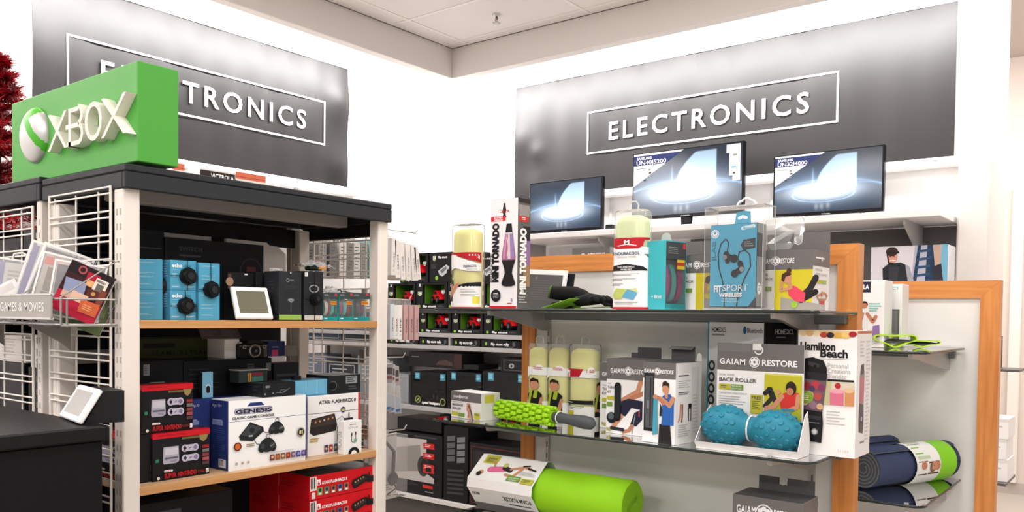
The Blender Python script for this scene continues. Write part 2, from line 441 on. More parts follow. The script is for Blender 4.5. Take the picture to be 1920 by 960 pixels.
# ---------------------------------------------------------------- the two ELECTRONICS banners
BAN = M('#171415', 0.45, 0.0, 0.62)
BANW = M('#f4f2f1', 0.5)
def banner(name, label, O, u, W, H, bx0, bx1, by0, by1, tx0, tx1, curl):
    """O top-left corner on the wall, u along the banner"""
    u = Vector(u); n = -(u.cross(Vector((0,0,-1))))
    c = O+u*(W/2)+Vector((0,0,-H))
    t = thing(name, label, 'banner', c)
    rnd = random.Random(3); g = G(); nu, nv = 120, 30
    def wav(a, b):
        e = 0.0035*math.sin(a*9+b*2)+0.0025*math.sin(a*23+1)
        for (ca, cb, s_, amp) in curl: e += amp*math.exp(-((a-ca)**2+(b-cb)**2)/s_)
        return 0.012+e
    vs = [O+u*(W*i/nu)+Vector((0,0,-H*j/nv))+n*wav(W*i/nu, H*j/nv) for j in range(nv+1) for i in range(nu+1)]
    fs = [(j*(nu+1)+i, (j+1)*(nu+1)+i, (j+1)*(nu+1)+i+1, j*(nu+1)+i+1) for j in range(nv) for i in range(nu)]
    g.add(vs, fs, BAN, True)
    back = [v-n*0.004 for v in vs]; g.add(back, [tuple(reversed(f)) for f in fs], BAN, True)
    g.build('banner_sheet', t, world=True)
    g = G(); g.box((0,0,0), (1,1,1), STEEL, xf=Matrix.Translation(O+n*0.008+Vector((0,0,0.0)))@Matrix(((u.x*W,n.x*0.016,0,0),(u.y*W,n.y*0.016,0,0),(0,0,0.006,0),(0,0,0,1))))
    g.build('hanging_rail', t, world=True)
    f = Face(G(), O+n*0.022, u, (0,0,-1), W, H)
    f.frame(bx0/W*100, by0/H*100, bx1/W*100, by1/H*100, 1.4, BANW); f.g.build('border_line', t, world=True)
    f = Face(G(), O+n*0.022, u, (0,0,-1), W, H)
    m_ = (by0+by1)/2; ch = 0.155
    f.text('ELECTRONICS', tx0/W*100, (m_+ch/2+0.004)/H*100, ch/H*100, BANW, w=(tx1-tx0)/W*100, bold=0.014, sp=1.3)
    f.g.build('lettering', t, world=True)
DR, DL = 6.2, 5.643
ZT, ZB, BT, BB = 3.609, 2.599, 3.283, 2.916
a = at(1144, 245, 'X', DR).y; b = at(1519, 195, 'X', DR).y
banner('wall_banner', 'charcoal banner with white ELECTRONICS lettering on the right hand wall above the televisions', Vector((DR, 4.81, ZT)), (0,-1,0), 4.81-1.134, ZT-ZB,
       4.81-4.016, 4.81-1.884, ZT-BT, ZT-BB, 4.81-a, 4.81-b, [(0.05,0.5,0.02,0.02),(0.25,0.62,0.006,0.016),(0.2,0.95,0.02,0.02),(3.3,0.35,0.3,0.006),(1.3,0.12,0.1,0.004)])
# left banner: lettering keeps the same place inside its border
dx = 2.511
banner('wall_banner', 'charcoal banner with white ELECTRONICS lettering on the left wall, behind the green box sign', Vector((2.304, DL, ZT)), (1,0,0), 4.867-2.304, ZT-ZB,
       dx-2.304, 4.615-2.304, ZT-BT, ZT-BB, dx-2.304+(4.016-a), dx-2.304+(4.016-b)-0.02, [(2.5,0.3,0.03,0.03),(2.45,0.85,0.02,0.02),(0.05,0.5,0.05,0.012)])

# ---------------------------------------------------------------- television shelf on the right wall
SZ = 2.185
def bracket_pts(x0, x1, z, drop): return [(x0, z), (x1, z), (x1, z-drop), (x1-0.03, z-drop), (x0, z-0.035)]
t = thing('display_shelf', 'long white wall shelf carrying the three televisions', 'shelf', (5.9, 2.8, SZ))
g = G(); g.box((5.6, 1.09, SZ-0.045), (6.185, 4.52, SZ), WHITE, 0.004); g.build('board', t, world=True)
for y in (4.44, 3.55, 2.4, 1.3):
    g = G(); g.prism([(x, y, z) for x, z in bracket_pts(5.66, 6.18, SZ-0.046, 0.24)], (0, 0.012, 0), M('#b5b3b1', 0.45)); g.build('bracket', t, world=True)
t = thing('display_shelf', 'white wall shelf below the television shelf, holding the scooter carton', 'shelf', (5.95, 2.8, 1.752))
g = G(); g.box((5.72, 1.09, 1.717), (6.185, 4.52, 1.752), WHITE, 0.004); g.build('board', t, world=True)
for y in (4.44, 2.9, 1.4):
    g = G(); g.prism([(x, y, z) for x, z in bracket_pts(5.78, 6.18, 1.716, 0.2)], (0, 0.012, 0), M('#b5b3b1', 0.45)); g.build('bracket', t, world=True)

# televisions, all showing the same clip: a glowing tower of light over a ring
def screen_mat():
    m = bpy.data.materials.new('lit_screen'); m.use_nodes = True; nt = m.node_tree; nt.nodes.clear(); L = nt.links.new
    tc = nt.nodes.new('ShaderNodeTexCoord'); sx = nt.nodes.new('ShaderNodeSeparateXYZ'); L(tc.outputs['UV'], sx.inputs[0])
    U, V = sx.outputs[0], sx.outputs[1]
    def mt(op, a, b=None, clamp=False):
        n = nt.nodes.new('ShaderNodeMath'); n.operation = op; n.use_clamp = clamp
        for i, q in enumerate((a, b)):
            if q is None: continue
            if isinstance(q, (int, float)): n.inputs[i].default_value = q
            else: L(q, n.inputs[i])
        return n.outputs[0]
    def ss(e0, e1, x):
        n = nt.nodes.new('ShaderNodeMapRange'); n.interpolation_type = 'SMOOTHSTEP'
        n.inputs['From Min'].default_value = e0; n.inputs['From Max'].default_value = e1; L(x, n.inputs['Value']); return n.outputs[0]
    def blob(cu, cv, ru, rv):
        a = mt('POWER', mt('DIVIDE', mt('SUBTRACT', U, cu), ru), 2); b = mt('POWER', mt('DIVIDE', mt('SUBTRACT', V, cv), rv), 2)
        return mt('EXPONENT', mt('MULTIPLY', mt('ADD', a, b), -1))
    def rad(cu, cv, ru, rv):
        a = mt('POWER', mt('DIVIDE', mt('SUBTRACT', U, cu), ru), 2); b = mt('POWER', mt('DIVIDE', mt('SUBTRACT', V, cv), rv), 2)
        return mt('SQRT', mt('ADD', a, b))
    inv = lambda x: mt('SUBTRACT', 1.0, x)
    core = blob(0.47, 0.355, 0.27, 0.125)
    halo = blob(0.48, 0.40, 0.42, 0.27)
    # tower of light: left edge leans in, right edge upright
    le = mt('ADD', 0.40, mt('MULTIPLY', mt('POWER', mt('MAXIMUM', mt('SUBTRACT', V, 0.45), 0.0), 2), 0.75))
    d1 = mt('SUBTRACT', U, le); beam = mt('MULTIPLY', ss(0.0, 0.025, d1), inv(ss(0.765, 0.785, U)))
    beam = mt('MULTIPLY', beam, mt('MULTIPLY', ss(0.35, 0.45, V), inv(ss(0.90, 0.93, mt('ADD', V, mt('MULTIPLY', U, -0.04))))))
    beam = mt('MULTIPLY', beam, mt('SUBTRACT', 1.45, mt('MULTIPLY', V, 0.95)))
    ray_ = mt('MULTIPLY', mt('EXPONENT', mt('MULTIPLY', mt('ABSOLUTE', mt('SUBTRACT', U, 0.372)), -130)), mt('MULTIPLY', ss(0.4, 0.5, V), inv(ss(0.62, 0.8, V))))
    rg = rad(0.47, 0.295, 0.29, 0.135); ring = mt('EXPONENT', mt('MULTIPLY', mt('ABSOLUTE', mt('SUBTRACT', rg, 1.0)), -42))
    ring = mt('MULTIPLY', ring, inv(ss(0.40, 0.45, V)))
    ar = rad(0.5, 0.18, 0.62, 0.36); arc = mt('MULTIPLY', mt('EXPONENT', mt('MULTIPLY', mt('ABSOLUTE', mt('SUBTRACT', ar, 1.0)), -30)), ss(0.3, 0.4, V))
    a2 = rad(0.5, 0.30, 0.66, 0.17); arc2 = mt('MULTIPLY', mt('EXPONENT', mt('MULTIPLY', mt('ABSOLUTE', mt('SUBTRACT', a2, 1.0)), -36)), ss(0.32, 0.4, V))
    dots = mt('MULTIPLY', mt('ADD', mt('ADD', blob(0.41, 0.09, 0.018, 0.05), blob(0.46, 0.09, 0.018, 0.05)), blob(0.52, 0.1, 0.018, 0.05)), 0.35)
    def scal(x, k): return mt('MULTIPLY', x, k)
    def summ(*xs):
        r = xs[0]
        for q in xs[1:]: r = mt('ADD', r, q)
        return r
    vg = mt('MULTIPLY', mt('ABSOLUTE', mt('SUBTRACT', U, 0.45)), 0.05)
    lite = scal(inv(ss(0.0, 0.5, U)), 0.05)
    cm = nt.nodes.new('ShaderNodeCombineXYZ')
    chan = {'x': (2.2, 0.30, 0.95, 0.35, 0.5, 0.18, 0.03), 'y': (2.3, 0.46, 1.3, 0.5, 0.75, 0.34, 0.045), 'z': (2.4, 0.70, 1.6, 0.65, 1.0, 0.55, 0.075)}
    for i, k in enumerate('xyz'):
        c, h, b, r, g_, a_, base = chan[k]
        v = summ(scal(core, c), scal(halo, h), scal(beam, b), scal(ray_, r), scal(ring, g_), scal(arc, a_), scal(arc2, a_), scal(dots, 1.0), lite, mt('SUBTRACT', base, mt('MULTIPLY', vg, 0.5)))
        L(v, cm.inputs[i])
    e = nt.nodes.new('ShaderNodeEmission'); L(cm.outputs[0], e.inputs[0]); e.inputs[1].default_value = 1.0
    gl = nt.nodes.new('ShaderNodeBsdfGlossy'); gl.inputs['Roughness'].default_value = 0.12; gl.inputs[0].default_value = (0.05, 0.05, 0.05, 1)
    ad = nt.nodes.new('ShaderNodeAddShader'); L(e.outputs[0], ad.inputs[0]); L(gl.outputs[0], ad.inputs[1])
    o = nt.nodes.new('ShaderNodeOutputMaterial'); L(ad.outputs[0], o.inputs[0])
    return m
SCRM = screen_mat()
NAVY = M('#2a3566', 0.4)
def television(px0, px1, py, W, H, Xp, label, model=None, sticker=False, stand='feet', tz=0.0, rzo=0.0):
    yc = (at(px0, py, 'X', Xp).y+at(px1, py, 'X', Xp).y)/2
    t = thing('television', label, 'television', (Xp, yc, SZ), RZ+rzo, 'flat televisions on the wall shelf')
    z0 = 0.018+tz; BZ = 0.012
    g = G(); g.box((-W/2, -0.012, z0), (W/2, 0.03, z0+H), M('#0d0d10', 0.2), 0.004); g.box((-W*0.36, 0.03, z0+0.06), (W*0.36, 0.07, z0+H-0.1), BLACKM, 0.012)
    f = Face(g, (-W/2, -0.012, z0+H), (1,0,0), (0,0,-1), W, H); f.rect(46, 97.6, 54, 98.8, M('#9a9aa0', 0.3))
    g.build('housing', t)
    g = G(); g.poly([(-W/2+BZ, -0.0135, z0+BZ+0.012), (W/2-BZ, -0.0135, z0+BZ+0.012), (W/2-BZ, -0.0135, z0+H-BZ), (-W/2+BZ, -0.0135, z0+H-BZ)], SCRM)
    s = g.build('screen', t)
    uv = s.data.uv_layers.new(name='UVMap')
    for i, c in enumerate(((0,0),(1,0),(1,1),(0,1))): uv.data[i].uv = c
    if model:
        f = Face(G(), (-W/2+BZ, -0.0142, z0+H-BZ), (1,0,0), (0,0,-1), W-2*BZ, H-2*BZ-0.012)
        f.poly([(0,0),(48,0),(0,52)], M('#eceae8', 0.4)); f.poly([(0,3),(45.5,3),(31,18.5),(0,18.5)], NAVY)
        f.text(model[0], 3, 9.2, 4.2, PAPER, bold=0.03); f.text(model[1], 2.6, 17.2, 6.6, PAPER, w=29, bold=0.02)
        f.para(2.5, 23, 14, 25, 1, GREY); f.para(2.5, 28, 17, 41, 4, M('#bdbcbc', 0.5), 0.12)
        for k, (x, y) in enumerate(((14.5,25),(15,30),(14,36),(10,41))): f.rect(x, y, x+2.4, y+2.6, DGREY if k % 2 else GREY)
        f.g.build('model_card', t)
    if sticker:
        f = Face(G(), (-W/2+BZ, -0.0142, z0+H-BZ), (1,0,0), (0,0,-1), W-2*BZ, H-2*BZ-0.012)
        f.poly([(86.5,1.5),(98.5,1.5),(98.5,56),(92,56),(92,48),(89,48),(89,14),(86.5,14)], M('#e4ebef', 0.4))
        f.para(88, 4, 97, 10, 3, M('#b9c2cc', 0.5)); f.rect(92, 16, 95.5, 19, GREY); f.rect(91, 34, 95, 37, M('#7fb6d8', 0.5)); f.rect(92, 43, 94.5, 46, DGREY)
        f.g.build('energy_label', t)
    g = G()
    if stand == 'feet':
        for sx in (-0.3, 0.3):
            if sx > 0: g.build('foot', t); g = G()
            g.tube([(sx*W, -0.09, 0.004), (sx*W+0.01, -0.02, 0.02), (sx*W, 0.02, 0.035+tz), (sx*W+0.01, 0.07, 0.012), (sx*W, 0.11, 0.004)], 0.005, BLACK, 6)
    else:
        g.lathe([(0.07,0.0),(0.07,0.006),(0.03,0.012),(0.024,0.03),(0.026,0.06+tz)], BLACK, (0,0.02,0), n=20, sx=1.9)
    g.build('foot' if stand == 'feet' else 'stand', t)
television(993, 1131, 385, 0.735, 0.435, 5.80, 'small television at the left end of the wall shelf, without any model card', tz=0.005)
television(1186, 1397, 340, 0.912, 0.520, 5.80, 'largest television, middle of the wall shelf, with model card and energy label', ('SAMSUNG', 'UN40J5200'), True, 'neck', 0.062)
television(1451, 1658, 345, 0.735, 0.435, 5.80, 'television at the right end of the wall shelf, model card but no energy label', ('SAMSUNG', 'UN32J4000'), tz=0.01)
# small black box beside the left television, and cables
y = at(1147, 425, 'X', 5.72).y
g = G(); g.box((-0.03,-0.05,0), (0.03,0.05,0.045), BLACK, 0.004); g.box((-0.028,-0.052,0.012), (0.028,-0.05,0.018), DGREY)
g.build('media_box', loc=(5.72, y, SZ), rz=RZ, label='small black media box on the wall shelf beside the left television', cat='electronics')
# cartons on the lower wall shelf
yc, w, h = spotR(1070, 1146, 462, 500, 5.76, 1.752)
g, f = carton_geo(0.36, 0.2, at(1108, 464, 'X', 5.76).z-1.752, M('#e6e3e1', 0.4))
f['front'].rect(0,0,100,42,M('#7d7977',0.45)); f['front'].text('GAIAM', 22, 30, 16, PAPER, bold=0.02, sp=1.2); f['front'].ell(52, 24, 10, PAPER); f['front'].text('RESTORE', 58, 30, 16, PAPER, w=30, bold=0.02)
g.build('fitness_carton', loc=(5.86, yc, 1.752), rz=RZ, label='grey and white fitness carton on the lower wall shelf under the left television', cat='box')
yc2 = at(1062, 468, 'X', 5.80).y
g, f = carton_geo(0.09, 0.2, 0.262, RED); f['front'].rect(8,0,92,8,PAPER)
g.build('red_carton', loc=(5.90, yc2+0.075, 1.752), rz=RZ, label='slim red carton peeking out left of the grey carton on the lower wall shelf', cat='box')
# big carton printed with a boy in a helmet
y0, y1 = at(1633, 495, 'X', 5.78).y, at(1777, 495, 'X', 5.78).y
H = at(1700, 461, 'X', 5.78).z-1.752
g, f = carton_geo(y0-y1, 0.32, H, M('#d9d6d8', 0.45)); F = f['front']
F.rect(0,0,100,100,M('#cfc9cf',0.4)); F.poly([(58,0),(100,0),(100,100),(54,100)],M('#a9a8b4',0.4)); F.poly([(93,0),(100,0),(100,100),(88,100)],M('#6ea6bf',0.4))
F.poly([(56,100),(62,0),(66,0),(61,100)],M('#23364f',0.4)); F.poly([(72,100),(74,0),(81,0),(86,100)],M('#23364f',0.4))
for k in range(4): F.poly([(61,14+22*k),(78,10+22*k),(78,17+22*k),(61,21+22*k)],M('#2c4a6c',0.4))
F.poly([(82,0),(90,0),(92,48),(84,60)],M('#b99a86',0.5)); F.poly([(80,60),(92,52),(95,100),(84,100)],M('#2b2a33',0.5))
F.poly([(17,100),(16,62),(24,48),(40,46),(50,56),(55,100)],M('#26252a',0.5)); F.poly([(46,52),(52,60),(58,100),(50,100)],M('#9a98a0',0.5)); F.poly([(24,58),(38,58),(36,100),(26,100)],M('#34343a',0.5))
F.ell(29,31,17,M('#c98f78',0.5),13); F.ell(28,15,13,M('#33241f',0.4),16); F.stroke([(22,22),(24,46),(30,48)],4,M('#241b18',0.5)); F.poly([(20,16),(37,14),(38,20),(21,22)],M('#241c1a',0.5)); F.ell(26,28,1.6,INK); F.ell(31,27.5,1.6,INK); F.stroke([(26,40),(33,40)],2.4,M('#efe3dd',0.5))
g.build('scooter_carton', loc=(5.94, (y0+y1)/2, 1.752), rz=RZ, label='carton printed with a smiling boy in a dark helmet, on the lower wall shelf', cat='box')

# record player cartons on the left wall, seen above the black canopy
t = thing('display_shelf', 'white shelf on the left wall behind the canopy, holding record player cartons', 'shelf', (3.5, 5.45, 2.28))
g = G(); g.box((1.2, 5.1, 2.25), (4.85, 5.63, 2.28), WHITE, 0.004); g.build('board', t, world=True)
for x in (1.3, 3.0, 4.7):
    g = G(); g.prism([(x, 5.15, 2.249), (x, 5.62, 2.249), (x, 5.62, 2.03), (x, 5.59, 2.03), (x, 5.15, 2.21)], (0.012,0,0), M('#b5b3b1', 0.45)); g.build('bracket', t, world=True)
x0 = at(375, 318, 'Y', 5.2).x; x1 = at(441, 322, 'Y', 5.2).x; h = at(400, 318, 'Y', 5.2).z-2.28
g, f = carton_geo(x1-x0, 0.34, h, M('#d9cfc8', 0.5)); F = f['front']; F.rect(1,6,99,98,M('#2c2524',0.5)); F.text('VICTROLA', 30, 28, 15, PAPER, w=66, bold=0.02); F.text('VICTROLA', 30, 70, 15, PAPER, w=66, bold=0.02)
g.build('record_player_carton', loc=((x0+x1)/2, 5.2+0.17, 2.28), label='dark printed carton on the left wall shelf, its top showing over the canopy', cat='box')
for (l, r, tp, lab) in ((441, 498, 326, 'orange topped carton right of the dark carton on the left wall shelf'), (322, 346, 306, 'orange topped carton beside the green box sign on the left wall shelf')):
    x0 = at(l, tp, 'Y', 5.2).x+0.004; x1 = at(r, tp, 'Y', 5.2).x; h = at((l+r)/2, tp, 'Y', 5.2).z-2.28
    g, f = carton_geo(x1-x0, 0.34, h, M('#e0d5cd', 0.5)); F = f['front']; F.rect(0,0,100,22,M('#c8654a',0.5)); F.rect(0,14,100,16,M('#8f4231',0.5)); F.para(10,40,80,80,5,M('#b3a79f',0.5))
    g.build('record_player_carton', loc=((x0+x1)/2, 5.37, 2.28), label=lab, cat='box')

# ================================================================ BLACK TOPPED GONDOLAS ON THE LEFT
GX0, GX1, GY0, GYM, GY1 = 1.075, 2.0, 2.10, 2.52, 3.0           # outer posts and the spine between the two halves
Z_TOP, Z_MID, Z_LOW = 1.477, 1.038, 0.700
POST = M('#e4dcd4', 0.42); WIREM = M('#ebe4dc', 0.35); CANOPY = M('#2c2e31', 0.55, grain=0.05, scale=120); UNDER = M('#8f8a86', 0.5); DARKBAR = M('#0f0f11', 0.5)
def slots(g, x, y0, y1, z0, z1, side, step=0.038):
    z = z0
    while z < z1:
        g.box((x, y0, z), (x+side*0.0012, y1, z+0.016), M('#b5aca4', 0.5)); z += step
def post(parent, x0, x1, y0, y1, z1=1.818, slot=None):
    g = G(); g.box((x0,y0,0.0),(x1,y1,z1), POST, 0.003)
    if slot:
        xs = x0 if slot < 0 else x1
        slots(g, xs, y0+0.008, y0+0.014, 0.15, z1-0.05, slot); slots(g, xs, y0+0.026, y0+0.032, 0.15, z1-0.05, slot)
    return g.build('post', parent, world=True)
def wire_grid(parent, x, y0, y1, z0, z1, zs=None, ystep=0.126, r=0.0027, yfirst=None):
    g = G(); z = z1
    while z > z0:
        for dz in (0, -0.0165): g.cyl((x, y0, z+dz), (x, y1, z+dz), r, WIREM, n=6)
        z -= 0.062
    y = y0+0.09 if yfirst is None else yfirst
    while y < y1-0.01:
        g.cyl((x+0.006, y, z0), (x+0.006, y, z1), r, WIREM, n=6); y += ystep
    for y in (y0, y1): g.cyl((x, y, z0-0.02), (x, y, z1+0.003), r*1.4, WIREM, n=6)
    return g.build('wire_grid', parent, world=True)
def shelf_board(parent, name, x0, x1, y0, y1, z, th=0.022):
    g = G(); g.box((x0,y0+0.001,z-th),(x1,y1,z), SHELFW, 0.0015)
    g.box((x0,y0,z-th),(x1,y0+0.003,z-0.0005), SHELFE)
    o = g.build(name, parent, world=True)
    for x in (x0+0.004, x1-0.008):
        g = G(); pts = [(x, y0+0.03, z-th-0.001)]
        for k in range(9):
            a = PI/2*k/8; pts.append((x, y0+0.03+0.32*math.sin(a), z-th-0.02-0.085*(1-math.cos(a))))
        pts += [(x, y1, z-th-0.105), (x, y1, z-th-0.001)]
        g.prism(pts, (0.004,0,0), POST); g.build('bracket', o, world=False)
        
def canopy(parent, x0, x1, y0, y1, z0, z1, drop=0.0):
    g = G(); t_ = 0.016
    def skirt(a, b): g.box(a, b, CANOPY, 0.003)
    skirt((x0,y0,z1-0.018),(x1,y1,z1)); skirt((x0,y0,z0),(x1,y0+t_,z1-0.019)); skirt((x0,y0+t_,z0),(x0+t_,y1,z1-0.019)); skirt((x1-t_,y0+t_,z0),(x1,y1,z1-0.019))
    return g.build('canopy', parent, world=True)
t = thing('gondola_shelving', 'white post gondola with black canopy and beech shelves, holding speakers and game consoles', 'shelving unit', ((GX0+GX1)/2, (GY0+GYM)/2, 0))
GONDOLA = t
post(t, GX0, GX0+0.046, GY0, GY0+0.045, slot=-1); post(t, GX1-0.046, GX1, GY0, GY0+0.045, slot=1)
post(t, GX0, GX0+0.05, GYM-0.06, GYM, 1.80); post(t, GX1-0.085, GX1-0.04, GYM-0.05, GYM+0.0, 1.80)
canopy(t, GX0-0.004, GX1-0.002, GY0-0.02, GYM+0.035, 1.812, 1.874)
g = G(); g.box((GX0+0.05, GY0+0.15, 1.80), (GX1-0.05, GY0+0.2, 1.852), UNDER, 0.003); g.build('cross_rail', t, world=True)
g = G(); g.box((GX0+0.02, GY0+0.02, 1.848), (GX1-0.02, GYM-0.02, 1.853), UNDER); g.build('canopy_lining', t, world=True)
g = G(); g.box((GX0+0.05, GYM-0.03, 1.735), (GX1-0.088, GYM-0.005, 1.80), DARKBAR, 0.003); g.build('spine_rail', t, world=True)
g = G(); g.box((GX1-0.035, GY0+0.05, 1.765), (GX1-0.02, GYM, 1.81), DARKBAR, 0.003); g.build('end_rail', t, world=True)
g = G(); g.box((GX0+0.05, GYM-0.045, Z_TOP-0.02), (GX1-0.085, GYM-0.035, Z_TOP+0.02), UNDER, 0.002); g.box((GX0+0.05, GYM-0.045, 1.345), (GX1-0.085, GYM-0.03, 1.385), UNDER, 0.002); g.build('back_rail', t, world=True)
wire_grid(t, GX0-0.006, GY0+0.05, GYM-0.02, 0.3, 1.82, yfirst=at(185, 500, 'X', GX0).y)
wire_grid(t, GX1+0.004, GY0+0.03, GYM-0.02, 0.3, 1.82-0.045, yfirst=at(682, 500, 'X', GX1).y, ystep=0.117)
for z, nm in ((Z_TOP, 'shelf'), (Z_MID, 'shelf'), (Z_LOW, 'shelf'), (0.30, 'shelf')):
    shelf_board(t, nm, GX0+0.047, GX1-0.047, GY0+0.002, GYM-0.06, z)
# rear half, back to back with the first
t2 = thing('gondola_shelving', 'rear white post gondola with black canopy, standing behind the game console shelves', 'shelving unit', ((GX0+GX1)/2, (GYM+GY1)/2, 0))
RY0 = GYM+0.05
post(t2, GX0, GX0+0.046, RY0, RY0+0.03, slot=-1); post(t2, GX0, GX0+0.046, GY1+0.45, GY1+0.49, slot=-1); post(t2, GX1-0.046, GX1, GY1+0.45, GY1+0.49); post(t2, GX1-0.046, GX1, RY0, RY0+0.03)
canopy(t2, GX0-0.008, GX1-0.002, RY0-0.008, GY1+0.5, 1.816, 1.884)
wire_grid(t2, GX0-0.006, RY0+0.04, GY1+0.45, 0.3, 1.80, ystep=0.13)
for z in (1.50, 1.13, 0.70): shelf_board(t2, 'shelf', GX0+0.047, GX1-0.047, RY0+0.03, GY1+0.45, z)
g = G(); g.box((GX0+0.05, RY0+0.002, 0.1), (GX1-0.09, RY0+0.012, 1.477), BLACKM); g.build('back_panel', t2, world=True)

g = G(); g.box((1.75, RY0+0.04, 0.1), (1.762, GY1+0.44, 1.80), BLACKM); g.build('divider_panel', t2, world=True)
g = G(); g.box((GX0+0.05, GY1+0.455, 0.1), (GX1-0.05, GY1+0.467, 1.80), BLACKM); g.build('end_panel', t2, world=True)

# ---------------------------------------------------------------- green box sign on top
XX = GX0+0.03
ya, yb = at(258, 113, 'X', XX).y, at(22, 180, 'X', XX).y
ztop = at(258, 113, 'X', XX).z; x1 = at(335, 138, 'Y', ya).x
XW, XD, XH = yb-ya, x1-XX, ztop-1.875
t = thing('box_sign', 'green box sign with white XBOX lettering and silver ball, on the black canopy', 'sign', ((XX+x1)/2, (ya+yb)/2, 1.8845), RZ)
GRN = M('#4f9f42', 0.45)
g = G(); g.box((-XW/2,-XD/2,0),(XW/2,XD/2,XH-0.0095), GRN, 0.002); g.build('sign_box', t)
def L2(px, py):                                             # a photo point on the sign's face, in the sign's own frame
    q = at(px, py, 'X', XX-0.028); return (-(q.y-(ya+yb)/2), q.z-1.8845)
LET = M('#e9e4d9', 0.45); D = 0.028
def letter(polys, holes=None):
    g = G()
    for k, p in enumerate(polys): g.prism([(x, -XD/2, z) for x, z in p], (0, -D-0.0004*(k % 3), 0), LET)
    g.build('letter', t)
def bar(a, b, w):
    (x0,z0),(x1_,z1) = a, b; w = w*0.55
    return [(x0-w,z0),(x0+w,z0),(x1_+w,z1),(x1_-w,z1)]
def arcband(cx, cz, rx, rz, w, a0, a1, n=14):
    out = []
    for i in range(n):
        t0 = a0+(a1-a0)*i/n; t1 = a0+(a1-a0)*(i+1)/n
        c0, s0, c1, s1 = math.cos(t0), math.sin(t0), math.cos(t1), math.sin(t1)
        out.append([(cx+rx*c0,cz+rz*s0),(cx+rx*c1,cz+rz*s1),(cx+(rx-w)*c1,cz+(rz-w)*s1),(cx+(rx-w)*c0,cz+(rz-w)*s0)])
    return out
x_l, zb_ = L2(90, 278); x_r, zt_ = L2(236, 178)
zb2 = L2(236, 256)[1]; zt2 = L2(92, 210)[1]
zlo = (zb_+zb2)/2; zhi = (zt_+zt2)/2; LH = zhi-zlo; LW = x_r-x_l
def XA(f): return x_l+LW*f
SW = LH*0.135
letter([bar((XA(0.015),zhi),(XA(0.245),zlo),SW), bar((XA(0.245),zhi),(XA(0.015),zlo),SW)])
b0, b1 = XA(0.285), XA(0.475); zm = zlo+LH*0.52
pol = [[(b0,zlo),(b0+SW,zlo),(b0+SW,zhi),(b0,zhi)], [(b0+SW,zhi-SW*.85),(b1-LH*.24,zhi-SW*.85),(b1-LH*.24,zhi),(b0+SW,zhi)], [(b0-SW*1.1,zm-SW*.42),(b1-LH*.24,zm-SW*.42),(b1-LH*.24,zm+SW*.42),(b0-SW*1.1,zm+SW*.42)], [(b0-SW*.6,zlo),(b1-LH*.24,zlo),(b1-LH*.24,zlo+SW*.85),(b0-SW*.6,zlo+SW*.85)]]
pol += arcband(b1-LH*.24, (zm+zhi)/2+SW*.21, LH*.24, (zhi-zm)/2+SW*.21, SW*.9, -PI/2, PI/2) + arcband(b1-LH*.24, (zm+zlo)/2-SW*.21+SW*.42, LH*.26, (zm-zlo)/2+SW*.21, SW*.9, -PI/2, PI/2)
letter(pol)
letter(arcband((XA(0.505)+XA(0.715))/2, (zlo+zhi)/2, (XA(0.715)-XA(0.505))/2, LH/2, SW*.95, 0, 2*PI, 36))
letter([bar((XA(0.725),zhi),(XA(0.985),zlo),SW), bar((XA(0.985),zhi),(XA(0.725),zlo),SW)])
def L3(px, py):
    q = at(px, py, 'X', XX-0.010); return (-(q.y-(ya+yb)/2), q.z-1.8845)
cx, cz = L3(62, 253); rr = (L2(62, 199)[1]-L2(62, 306)[1])/2
rx_ = (L2(90,253)[0]-L2(34,253)[0])/2
g = G(); SIL = M('#c9c9c8', 0.38, 0.5); GR2 = M('#4fae2f', 0.35)
n1, n2 = 40, 96; vs = []; 
for i in range(n1+1):
    a = PI/2*i/n1
    for j in range(n2):
        b = 2*PI*j/n2; vs.append((cx+rr*math.sin(a)*math.cos(b), -XD/2-0.035*math.cos(a), cz+rr*math.sin(a)*math.sin(b)))
base = len(g.v); g.v += [Vector(v) for v in vs]; si, gi = g.m(SIL), g.m(GR2)
for i in range(n1):
    for j in range(n2):
        f = (i*n2+j, (i+1)*n2+j, (i+1)*n2+(j+1)%n2, i*n2+(j+1)%n2)
        c = sum((Vector(vs[k]) for k in f), Vector())/4; u_, v_ = (c.x-cx)/rr, (c.z-cz)/rr
        dl = (v_+1.2*(u_-0.42))/1.56
        green = not ((v_ < 0.42+0.5*u_ and dl > 0.15) or dl < -0.15)
        g.f.append(f); g.mi.append(gi if green else si); g.sm.append(True)
g.build('ball_emblem', t)

# red tinsel tree behind the sign
tx, ty = 1.55, 4.15
tz = at(38, 113, 'Y', ty).z
tr = thing('tinsel_tree', 'red tinsel Christmas tree rising behind the green box sign', 'christmas tree', (tx, ty, 0))
rnd = random.Random(11); g = G(); RT1, RT2 = M('#a80f1c', 0.3, 0.3), M('#7d0713', 0.35, 0.3)
for k in range(330):
    z = 1.55+(tz-1.55)*(1-rnd.random()**1.3*0.98); w = 0.03+0.42*(tz-z)/(tz-1.55); a = rnd.uniform(0, 2*PI)
    dirv = Vector((math.cos(a), math.sin(a), rnd.uniform(-0.1, 0.45))).normalized(); p0 = Vector((0,0,z)); L = w*rnd.uniform(0.75, 1.1)
    for j in range(16):
        q = p0+dirv*(L*(j+1)/16)
        for s_ in range(7):
            d = Vector((rnd.gauss(0,1),rnd.gauss(0,1),rnd.gauss(0,1))).normalized()*rnd.uniform(0.02,0.045); e = d.orthogonal().normalized()*0.0034
            g.add([q-e, q+e, q+d+dirv*0.02], [(0,1,2)], RT1 if rnd.random() < 0.6 else RT2)
o = g.build('tinsel', tr); o['kind'] = 'stuff'
g = G(); g.cyl((0,0,0),(0,0,tz-0.05),0.018,M('#4a1a14',0.6),n=8)
g.build('trunk', tr)
g = G()
